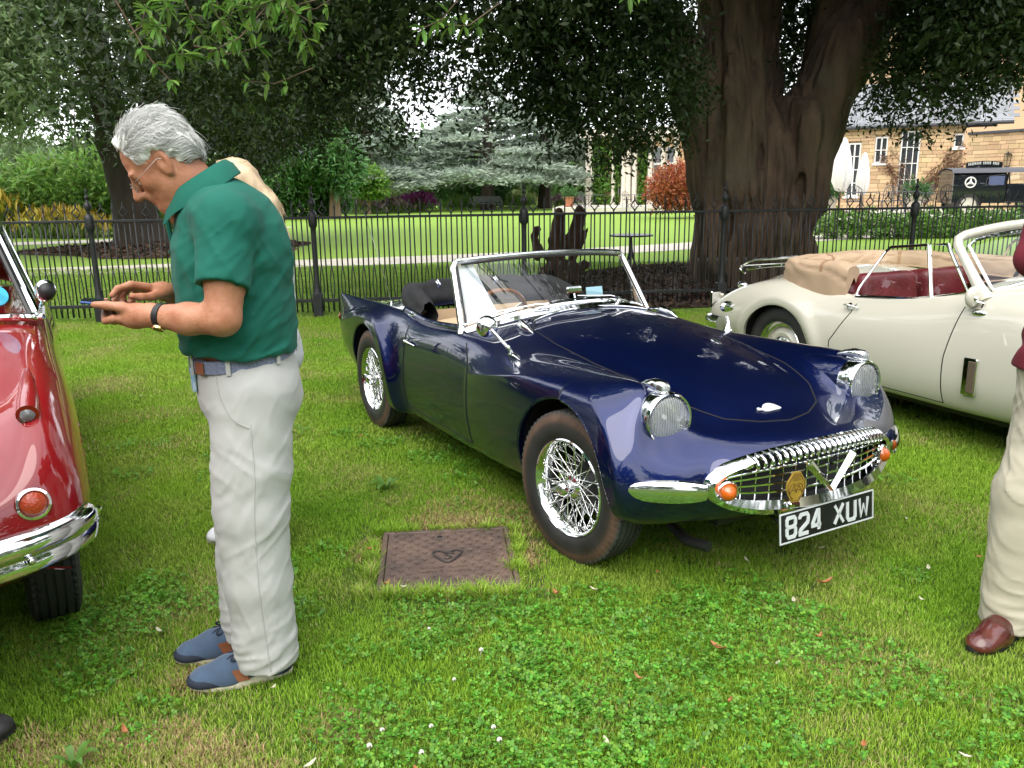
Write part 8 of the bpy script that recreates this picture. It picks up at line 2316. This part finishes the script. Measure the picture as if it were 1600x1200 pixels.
kk = .022; hh = np.clip(.5 + .5 * (s.F - s2.F) / kk, 0, 1); hh = np.where((s.F > .5) | (s2.F > .5), (s.F > s2.F) * 1.0, hh)
s.F = s.F * (1 - hh) + s2.F * hh - np.where((s.F > .5) | (s2.F > .5), 0, kk * hh * (1 - hh))
s.cone((-.02, 0, 1.50), (.05, 0, 1.62), .072, .085, .012, 's')
s.box((-.08, 0, .93), (.3, .3, .139), .003, 's')
def folds(X):
    a, n, z = X[:, 0], X[:, 1], X[:, 2]
    def ridge(th, fu, fv, sd):
        c, s_ = math.cos(th), math.sin(th); u = a * c + z * s_; v = -a * s_ + z * c
        return (1 - np.abs(vnoise(np.stack([u * fu, v * fv, n * 4.], -1), 1.0, sd, 2)) * 2.2).clip(0, 1) ** 2
    f = .005 * vnoise(X * np.array([1, 1, .6]), 8, 6, 2)
    f -= .010 * ridge(1.15, 22, 6, 4) * np.exp(-((z - 1.10) / .09) ** 2)
    f -= .009 * ridge(.75, 18, 4, 5) * np.exp(-((a + .14) / .10) ** 2) * np.exp(-((z - 1.26) / .14) ** 2)
    f -= .0075 * ridge(-.5, 20, 5, 7) * np.exp(-((z - 1.38) / .11) ** 2)
    f -= .008 * ridge(.1, 22, 3, 9) * np.exp(-((a - .06) / .05) ** 2)
    return f - .0035 * ridge(.9, 30, 8, 12)
s.fn(folds, .05); polo = s.build('polo_shirt', M['polo'], man, 3)
hA = [(.066, .020, 1.492), (.040, .060, 1.528), (-.012, .078, 1.566), (-.055, .056, 1.594), (-.074, 0, 1.604)]
hB = [(.076, .026, 1.500), (.046, .072, 1.540), (-.014, .092, 1.580), (-.064, .066, 1.610), (-.086, 0, 1.620)]
hC = [(.098, .050, 1.442), (.050, .108, 1.484), (-.040, .130, 1.528), (-.104, .078, 1.572), (-.124, 0, 1.584)]
def both(h): return spl(np.array(h + [(x, -y, z) for x, y, z in h[-2::-1]]), 41)
cA, cB, cC = both(hA), both(hB), both(hC)
cM = (cB + cC) / 2 + np.c_[np.zeros(41), np.zeros(41), np.full(41, .008)]
b = MB(); b.grid(np.array([cA - [0, 0, .05], cA, cB, cM, cC, cC - [0, 0, .004], cM - [0, 0, .007]])); b.build('collar', M['polo'], polo)
b = MB(); b.box((.083, 0, 1.40), (.012, .034, .13), rot=rotm('Y', .10), bev=.003); b.build('placket', M['polo'], polo)
b = MB()
for k, z in enumerate((1.36, 1.40, 1.44)):
    bb = MB(); bb.ball((.091 - (z - 1.36) * .1, 0, z), (.003, .006, .006), 10, 6); bb.build('button', M['polo'], polo)
# stitched hems of the sleeves
for q in (-1, 1):
    e = np.array([-.044, q * .248, 1.285]); a0 = np.array([-.070, q * .182, 1.445]); dv = (e - a0) / np.linalg.norm(e - a0); f_, l_, u_ = ortho(dv, (1, 0, 0)); t = np.linspace(0, 2 * np.pi, 33)[:-1]
    b = MB(); b.tube([e - dv * .004 + (l_ * math.cos(x) + u_ * math.sin(x)) * .0638 for x in t], .0014, 4, closed=True); b.build('sleeve_stitch', mat('dark_green_thread', (.008, .07, .055), .9) if q < 0 else bpy.data.materials['dark_green_thread'], polo)

# trousers
def trousers(parent, mt, hipz, legs, waist, seed=1, name='trousers', belt=None, foldk=1.0):
    s = SDF((-.34, -.30, -.01), (.22, .30, hipz + .10), .0058)
    (wa, wd, ww) = waist
    s.path([(wa, 0, hipz + .02), (wa - .004, 0, hipz - .10)], [wd, wd * 1.03], .04, 'u', (NN, ww / wd)); s.ell((wa - .045, 0, hipz - .11), (.105, .158, .11), .05)
    for (pts, rs) in legs: s.path(pts, rs, .022, 'u')
    s.box((wa, 0, hipz + .10), (.4, .4, .085), .003, 's')
    for (pts, rs) in legs:
        p = np.array(pts[-1]); s.box((p[0], p[1], p[2] - .20), (.17, .16, .20), .002, 's', rd=.002)
    def folds(X):
        a, n, z = X[:, 0], X[:, 1], X[:, 2]
        def ridge(th, fu, fv, sd):
            c, s_ = math.cos(th), math.sin(th); u = a * c + z * s_; v = -a * s_ + z * c
            return (1 - np.abs(vnoise(np.stack([u * fu, v * fv, n * 3.], -1), 1.0, sd, 2)) * 2.2).clip(0, 1) ** 2
        f = .006 * vnoise(X * np.array([1, 1, .4]), 7, seed, 2)
        f -= .007 * ridge(.9, 20, 5, seed + 1) * np.exp(-((z - .58) / .13) ** 2)
        f -= .006 * ridge(-.8, 18, 5, seed + 2) * np.exp(-((z - .80) / .13) ** 2)
        f -= .009 * ridge(1.2, 24, 6, seed + 3) * np.exp(-((z - .12) / .10) ** 2)
        f -= .006 * ridge(-.35, 16, 2.5, seed + 4) * np.exp(-((z - .36) / .2) ** 2)
        f -= .004 * ridge(.5, 26, 6, seed + 6)
        return f * foldk
    s.fn(folds, .05)
    return s.build(name, mt, parent, 1)
near = ([(-.097, .088, .95), (-.080, .098, .72), (-.068, .100, .58), (-.066, .098, .34), (-.078, .090, .058)], [.120, .110, .105, .099, .094])
far = ([(-.097, -.085, .95), (-.075, -.095, .72), (-.060, -.098, .58), (-.045, -.10, .34), (-.032, -.10, .062)], [.118, .108, .104, .098, .092])
tr = trousers(man, M['chino'], 1.035, [near, far], (-.088, .143, .172), 3, foldk=.75)
ttree = BVHTree.FromPolygons([tuple(v.co) for v in tr.data.vertices], [tuple(p.vertices) for p in tr.data.polygons])
def on_tr(a, z, s_=1, lift=.0008):
    h = ttree.ray_cast(Vector((a, s_ * .5, z)), Vector((0, -s_, 0)))
    return np.array([a, (h[0].y if h[0] is not None else s_ * .18) + s_ * lift, z])
sm = spl([(-.085, .88), (-.083, .72), (-.072, .58), (-.068, .34), (-.080, .07)], 60)
b = MB(); b.tube([on_tr(a, z) for a, z in sm], .0017, 4); b.build('side_seam', M['chino'], tr)
b = MB(); b.tube([on_tr(a, z) for a, z in spl([(-.004, 1.022), (-.012, .95), (-.040, .895), (-.080, .868)], 24)], .0024, 5); b.build('pocket_edge', mat('pocket_shadow_line', (.36, .35, .33), .9), tr)
t = np.linspace(0, 2 * np.pi, 65)[:-1]
def waistring(t, z0, grow): return np.stack([-.088 + (.146 + grow) * np.cos(t), (.176 + grow) * np.sin(t), z0 - .020 * np.cos(t)], 1)
bl = thing('belt', None, None); bl.parent = man
prof = [(0, -.019), (.006, -.018), (.007, 0), (.006, .018), (0, .019)]
b = MB(); b.grid(np.array([waistring(t, 1.049 + z, g) for g, z in prof]), cv=True, flip=True); b.build('strap', M['belt_weave'], bl)
for a in (.32, 1.25, 2.2, -.32, -1.25, -2.2, 3.14):
    p = waistring(np.array([a]), 1.049, .010)[0]; b = MB(); b.box(p, (.004, .014, .050), rot=rotm('Z', math.atan2(math.sin(a) / .18, math.cos(a) / .15)), bev=.001); b.build('belt_loop', M['chino'], tr)
p = waistring(np.array([.62]), 1.049, .010)[0]; b = MB(); b.box(p, (.006, .042, .036), rot=rotm('Z', math.atan2(math.sin(.62) / .18, math.cos(.62) / .15)), bev=.002); b.build('leather_tab', M['brown_leather'], bl)
b = MB(); p = waistring(np.array([.0]), 1.049, .012)[0]; b.tube([p + [0, y, z] for y, z in ((-.025, -.022), (.025, -.022), (.025, .022), (-.025, .022))], .0035, 6, closed=True); b.build('buckle', M['chrome_worn'], bl)
lt = MB(); lt.box((.062, .035, .985), (.010, .036, .070), bev=.003, rot=rotm('Z', .2)); lt.build('lanyard_card', mat('card_print', (.50, .58, .66), .4, col2=(.12, .34, .55), scale=60), man)
# watch
wt = thing('wristwatch', None, None); wt.parent = man
fw = Frame((.118, .158, 1.197), f=(.8, -.60, .03), u=(0, 0, 1)); t = np.linspace(0, 2 * np.pi, 33)[:-1]
b = MB(); b.grid(np.array([[fw(x, (.0335 + g) * math.cos(a), (.0325 + g) * math.sin(a)) for a in t] for x, g in ((-.010, 0), (-.009, .0035), (.009, .0035), (.010, 0))]), cv=True); b.build('strap', M['black'], wt)
b = MB(); b.lathe([(0, .005), (.015, .005), (.018, .002), (.018, -.004), (0, -.004)], 24, M=MAT4(fw(0, .020, -.0315), z=fw.R @ np.array([0, .5, -.86]))); b.build('case', M['gold'], wt)
# shoes
shoe(man, (-.048, .090, 0), R(-3), M['suede'], M['sole'], M['navy_suede'], M['navy_suede'], M['brown_leather'], .30)
shoe(man, (-.002, -.100, 0), R(2), M['suede'], M['sole'], M['navy_suede'], M['navy_suede'], M['brown_leather'], .30)

# phone held in his hands
ph = thing('mobile_phone', 'slim blue mobile phone held flat in the hands of the grey haired man', 'phone', (-.90, 2.43, 0), R(199.1))
PR = rotm('Y', -.16)
b = MB(); b.box((.255, .055, 1.227), (.150, .072, .008), rot=PR, bev=.0035); b.build('case', mat('blue_case', (.02, .07, .24), .35), ph)
b = MB(); b.box((.255 - .0008, .055, 1.2322), (.142, .066, .0012), rot=PR); b.build('screen', mat('phone_glass', (.015, .02, .03), .08, coat=.5), ph)

# ------------------------------------------------------------------ generic standing figure for the people mostly out of sight
def standing(name, label, loc, rz, h, skin, top_m, leg_m, shoe_m, sole_m, hair_m, female=False, arms=None, seed=1, long_hair=False, head_tilt=.15, crease=None, feet=((.0, .10, .05), (.0, -.10, -.05)), shL=.30, hands=True, waist_z=.98, head_fwd=0., hem_r=.150, hk=1.0):
    p = thing(name, label, 'person', loc, rz)
    k = h / 1.75
    H_ = Frame((.02 + head_fwd, 0, h - .125), f=(math.cos(head_tilt), 0, -math.sin(head_tilt)), u=(math.sin(head_tilt), 0, math.cos(head_tilt)), k=hk)
    sw_ = .165 if female else .19
    arms = arms or [[(-.02, q * sw_, h - .32), (-.04, q * (sw_ + .06), h - .62), (.06, q * (sw_ + .05), h - .86)] for q in (1, -1)]
    lo = np.min([np.min(a, 0) for a in arms], 0) - .16; hi = np.max([np.max(a, 0) for a in arms], 0) + .16
    s = SDF((min(-.22, lo[0]), min(-.34, lo[1]), min(.80, lo[2])), (max(.22, hi[0]), max(.34, hi[1]), h + .04), .006)
    head_sdf(s, H_); s.cone((.0 + head_fwd * .8, 0, h - .19), (-.02, 0, h - .30), .052, .056, .03)
    s.path([(-.02, 0, .86), (-.02, 0, 1.1), (-.02, 0, h - .36)], [.10, .10, .09], .03, 'u', (NN, 1.35))
    for i, a in enumerate(arms):
        s.cone((-.02, 0, h - .32), a[0], .05, .05, .03); s.path(a, [.045, .040, .028], .02)
        if hands:
            d = np.array(a[2]) - np.array(a[1]); q = 1 if a[0][1] > 0 else -1
            hand_sdf(s, np.array(a[2]), d, (0, -q, .1), (1, 0, .3), scale=.95)
    s.build('body', skin, p, 1)
    # hair
    s = SDF((-.22, -.16, h - .60), (.20, .16, h + .06), .006)
    HE = lambda c, r, kk=.015, op='u': s.ell(H_(*c), np.array(r) * H_.k, kk, op, H_.R)
    HE((-.018, 0, .046), (.110, .090, .090)); HE((-.06, 0, .0), (.062, .082, .072), .02)
    if long_hair:
        for y in (-.055, 0, .055): s.path([H_(-.075, y, .03), H_(-.092, y * 1.1, -.10), H_(-.075, y * 1.15, -.25)], [.036, .038, .024], .03)
    HE((.110, 0, -.02), (.070, .12, .095), .01, 's'); s.fn(lambda X: .004 * vnoise(X * [1, 1, .25], 60, seed, 2), .03)
    hr = s.build('hair', hair_m, p, 0)
    if long_hair: tag(strands(hr, H_, 1300, hair_m, seed, 'long', 'hair_strands', .0014), kind='stuff')
    for q in (-1, 1):
        b = MB(); b.ball(H_(.0775, q * .031, -.004), .0132, 12, 8); b.build('eye', mat('eye_white', (.62, .60, .57), .2) if 'eye_white' not in bpy.data.materials else bpy.data.materials['eye_white'], p)
        b = MB(); b.ball(H_(.0885, q * .031, -.0045), (.0045, .0055, .0055), 8, 6); b.build('iris', bpy.data.materials['iris'], p)
    # top with long sleeves
    s = SDF((min(-.28, lo[0]), min(-.40, lo[1]), min(.84, lo[2])), (max(.28, hi[0]), max(.40, hi[1]), h - .10), .007)
    w = 1.2 if female else 1.27
    s.path([(-.02, 0, waist_z - .06), (-.02, 0, 1.12), (-.02, 0, h - .42), (-.02, 0, h - .34)], [hem_r, (hem_r + .13) / 2, .142, .110], .05, 'u', (NN, w))
    for a in arms:
        a = np.array(a, float); s.cone((-.02, 0, h - .31), a[0], .075, .075, .04); s.path([a[0], a[1], a[1] * .25 + a[2] * .75], [.074, .062, .050], .025)
    s.cone((0, 0, h - .24), (.01, 0, h - .12), .062, .085, .01, 's'); s.box((0, 0, waist_z - .17), (.3, .3, .10), .004, 's')
    s.fn(lambda X: .007 * vnoise(X, 9, seed, 2) + .006 * np.sin(50 * (X[:, 2] - .5 * X[:, 0]) + 5 * vnoise(X, 5, seed, 1)) * np.exp(-((X[:, 2] - 1.0) / .12) ** 2), .05)
    s.build('jersey' if not female else 'blouse', top_m, p, 1)
    lg = [([(-.03, q * .085, .93), (-.01, q * .095, .70), (f[0] * .5, f[1], .50), (f[0] - .02, f[1], .045)], [.132, .112, .092 if female else .102, .072 if female else .092]) for q, f in ((1, feet[0]), (-1, feet[1]))]
    trousers(p, leg_m, waist_z, lg, (-.025, .140, .168), seed + 5)
    for f in feet: shoe(p, (f[0], f[1], 0), f[2], shoe_m, sole_m, None, None, None, shL, strap=crease)
    return p
woman = standing('person', 'blond woman in a white top standing hidden behind the grey haired man', (-1.075, 3.40, 0), R(198), 1.645, M['skin_pale'], M['white_top'], M['white_top'], M['white_top'], M['sole'], M['hair_blond'], True, seed=21, long_hair=True, head_tilt=.5, head_fwd=.015, hk=.97, feet=((.06, .09, .1), (.10, -.09, -.05)), shL=.25)
chap = standing('person', 'person in maroon jersey, khaki trousers and polished brown shoes cut by the right edge', (1.868, 2.545, 0), R(236), 1.78, M['skin_pale'], M['maroon'], M['khaki'], M['oxblood'], M['black_sole'], M['hair_brown'], seed=33, head_tilt=.2, crease=M['oxblood'],
   arms=[[(-.01, .19, 1.45), (.16, .27, 1.33), (.26, .06, 1.47)], [(-.01, -.18, 1.45), (.05, -.20, 1.29), (.22, -.02, 1.40)]], feet=((.0, .12, .25), (.085, -.140, -.42)), waist_z=1.0, hem_r=.185, shL=.32)
by = standing('person', 'person outside the left edge, only the toe of a dark stitched shoe in view', (-1.575, 1.855, 0), R(37), 1.76, M['skin_pale'], M['charcoal'], M['charcoal'], M['dark_shoe'], M['black_sole'], M['hair_brown'], seed=44, crease=M['sole'], feet=((.02, .11, .1), (-.16, -.10, -.05)))
# ================================================================== SMALL THINGS ON THE LAWN
M['cast_iron'] = mat('rusty_cast_iron', (.090, .068, .060), .62, .25, col2=(.205, .135, .105), scale=6, bump=.7, bscale=110, rvar=.12, bdist=.003)
mh = thing('manhole_cover', 'square rusty iron inspection cover with raised studs set in the lawn', 'manhole cover', (-.282, 3.205, .012), R(5.5))
b = MB(); b.box((0, 0, 0), (.514, .518, .012), bev=.003); b.build('plate', M['cast_iron'], mh)
b = MB()
for c, d in (((0, .272, -.002), (.565, .022, .018)), ((0, -.272, -.002), (.565, .022, .018)), ((-.2715, 0, -.002), (.022, .521, .018)), ((.2715, 0, -.002), (.022, .521, .018))): b.box(c, d, bev=.003)
b.build('frame', M['cast_iron'], mh)
b = MB()
for i in range(15):
    for j in range(15):
        x, y = -.225 + i * .0322, -.225 + j * .0322
        if abs(x) < .062 and -.07 < y < .075: continue
        if -.13 < x < .09 and -.165 < y < -.075: continue
        if .15 < x < .22 and abs(y) < .05: continue
        if abs(x + .03) < .02 and abs(y - .2) < .02: continue
        u = 1 if (i + j) % 2 else -1; V = []
        for q, (g, z) in enumerate(((1, .006), (.72, .0105))):
            V += [(x - .0125 * g, y - .008 * g * u, z), (x + .0125 * g, y - .008 * g * u, z), (x, y + .011 * g * u, z)]
        F4 = np.array([(0, 1, 4, 3), (1, 2, 5, 4), (2, 0, 3, 5)]); F3 = np.array([(3, 4, 5)])
        if u < 0: F4 = F4[:, ::-1]; F3 = F3[:, ::-1]
        b.add(V, F4, F3)
tag(b.build('raised_stud', M['cast_iron'], mh, False), kind='stuff')
b = MB()
hrt = spl([(0, -.058, .007), (-.040, -.012, .007), (-.055, .022, .007), (-.036, .044, .007), (0, .028, .007), (.036, .044, .007), (.055, .022, .007), (.040, -.012, .007)], 64, True)
hrt[:, :2] *= 1.12; b.tube(hrt, .0070, 6, closed=True); b.tube(spl([(.026, .018, .007), (.006, .026, .007), (-.010, .012, .007), (.006, -.004, .007), (.016, -.018, .007), (0, -.032, .007), (-.014, -.026, .007)], 24), .0050, 6); b.build('heart_mark', mat('shade_toned_iron', (.045, .036, .032), .6, .2, var=.2), mh)  # relief shading put into the colour: heart mark darker than the plate
b = MB(); r_ = np.random.default_rng(2)
for row, (y, n, x0) in enumerate(((-.105, 17, -.115), (-.142, 19, -.125))):
    for k in range(n):
        if (row, k) in ((0, 9), (1, 7), (1, 9)): continue
        x = x0 + k * .0118; b.box((x, y, .0075), (.0022, .017, .004)); b.box((x + .004, y + r_.choice([-.007, 0, .007]), .0075), (.0055, .0024, .004))
        if r_.random() < .5: b.box((x + .0068, y, .0075), (.0022, .017, .004))
b.build('raised_lettering', M['cast_iron'], mh, False)
b = MB(); b.box((.185, 0, .0075), (.004, .10, .004)); 
for k in range(6): b.box((.185 + (-1) ** k * .012, -.04 + .016 * k, .0075), (.016, .004, .004))
b.build('side_lettering', M['cast_iron'], mh, False)
b = MB(); b.lathe([(0, .0068), (.011, .0068), (.012, .0062)], 14, M=MAT4((-.03, .2, 0), z=(0, 0, 1))); b.build('key_hole', M['black'], mh)

def curl_leaf(L, W, curl, seed):
    r_ = np.random.default_rng(seed); n = 9; t = np.linspace(0, 1, n); w = W / 2 * np.sin(np.pi * np.clip(t, .03, .97)) ** .7
    V = np.array([[(x * L - L / 2, y * w_, .006 + curl * (4 * (x - .5) ** 2) * L * .35 + abs(y) ** 1.6 * W * .28 + r_.normal() * .0004) for y in (-1, -.45, 0, .45, 1)] for x, w_ in zip(t, w)])
    b = MB(); b.grid(V); b.tube([(V[0, 2] * [1, 1, 1]), V[4, 2] + [0, 0, .0006], V[-1, 2]], .0007, 4); return b.mesh('leaf')
M['dead_leaf'] = mat('dead_leaf', (.36, .135, .045), .6, col2=(.48, .22, .09), scale=40, trans=.15)
M['pale_leaf'] = mat('bleached_leaf', (.62, .58, .44), .6, var=.12, scale=40, trans=.15)
lm = [curl_leaf(.062, .022, .5, 1), curl_leaf(.05, .02, .9, 2), curl_leaf(.04, .017, .3, 3)]
for me in lm: me.materials.append(M['dead_leaf'])
pm = [curl_leaf(.026, .011, .6, 5), curl_leaf(.036, .013, .4, 6)]
for me in pm: me.materials.append(M['pale_leaf'])
def drop(name, me, label, cat, x, y, rz, z=.028, group=None, sc=1.0):
    o = link(name, me); o.location = (x, y, z); o.rotation_euler = (random.uniform(-.25, .25), random.uniform(-.25, .25), rz); o.scale = (sc,) * 3; return tag(o, label, cat, group)
drop('fallen_leaf', lm[0], 'largest orange brown leaf on the grass right of the number plate', 'leaf', 1.197, 2.885, .35, sc=1.15)
drop('fallen_leaf', lm[0], 'long orange leaf on the clover in the right foreground', 'leaf', .675, 2.44, 2.2, sc=1.05)
drop('fallen_leaf', pm[1], 'pale curled leaf upright in the grass left of the largest orange leaf', 'leaf', 1.03, 2.75, 1.3, sc=1.1)
G1 = 'brown leaves scattered on the lawn'
for k, (x, y) in enumerate([(.16, 2.83), (.57, 3.0), (1.03, 2.50), (.95, 1.95), (.38, 2.28), (-.27, 1.88), (-1.12, 2.05), (-1.5, 3.9), (-1.35, 4.3), (-.62, 3.25), (-.50, 2.93), (-1.8, 4.7), (-2.6, 5.3), (.64, 2.16), (1.9, 3.1), (2.3, 3.4), (1.6, 3.6), (-1.9, 5.9), (-.95, 4.9), (.5, 1.85)]):
    drop('fallen_leaf', lm[1 + k % 2], 'small curled brown leaf lying on the lawn', 'leaf', x, y, random.uniform(0, 6), group=G1, sc=random.uniform(.6, .95))
for k, (x, y) in enumerate([(.84, 2.35), (.30, 2.86), (-.43, 2.90), (1.65, 3.0), (1.5, 2.75), (.25, 1.98), (.46, 1.78), (1.2, 1.9), (-1.55, 4.4), (-1.8, 5.2), (-2.3, 4.1), (-2.8, 6.0), (1.3, 3.2), (.95, 3.1), (-.75, 2.25), (-.55, 1.9), (1.8, 3.5), (-1.25, 2.6)]):
    drop('bleached_leaf', pm[k % 2], 'small bleached petal like leaf lying in the grass', 'leaf', x, y, random.uniform(0, 6), group='bleached bits scattered on the lawn', sc=random.uniform(.7, 1.1))
# white clover heads
b = MB(); r_ = np.random.default_rng(9)
for k in range(34):
    u = r_.normal(size=3); u /= np.linalg.norm(u); u[2] = abs(u[2]) * 1.1 - .25; b.ball(np.array([0, 0, .038]) + u * .0072, (.0030, .0030, .0042), 6, 4)
b.tube([(0, 0, 0), (.001, 0, .036)], .0011, 4); cf = b.mesh('clover_flower'); cf.materials.append(mat('clover_floret', (.72, .68, .62), .7, island=.15))
for k, (x, y) in enumerate([(-.20, 2.30), (-.07, 2.05), (-.24, 2.06), (-.05, 2.0), (-.38, 2.05), (-.41, 1.97), (-.26, 1.95), (.08, 1.84), (-.12, 2.45), (-.3, 2.6)]):
    drop('clover_flower', cf, 'small white clover flower head in the foreground clover', 'flower', x, y, 0, z=0, group='white clover heads in the foreground', sc=random.uniform(.6, .9))
# broad leaved weeds
def weed(x, y, s, seed, lab):
    t = thing('broadleaf_weed', lab, 'weed', (x, y, 0)); r_ = np.random.default_rng(seed)
    for k in range(6):
        a = k * 1.05 + r_.random() * .5; L = s * r_.uniform(.7, 1.1); ns = 7; tt = np.linspace(0, 1, ns); w = L * .16 * np.sin(np.pi * np.clip(tt, .08, .98)) ** .8
        V = np.array([[(u * L * .9, v * w_, .012 + .05 * math.sin(u * 2.2) + abs(v) * w_ * .3) for v in (-1, 0, 1)] for u, w_ in zip(tt, w)]) @ rotm('Z', a).T
        b = MB(); b.grid(V); b.build('leaf', M['weed_leaf'], t)
M['weed_leaf'] = mat('weed_leaf', (.10, .22, .03), .5, var=.2, scale=30, trans=.3)
for k, (x, y, s, l) in enumerate([(-.66, 4.02, .11, 'tall weed rosette behind the iron cover near the navy car'), (-1.2, 1.92, .07, 'broad leaved weed near the stitched shoe toe')]): weed(x, y, s, k, l)
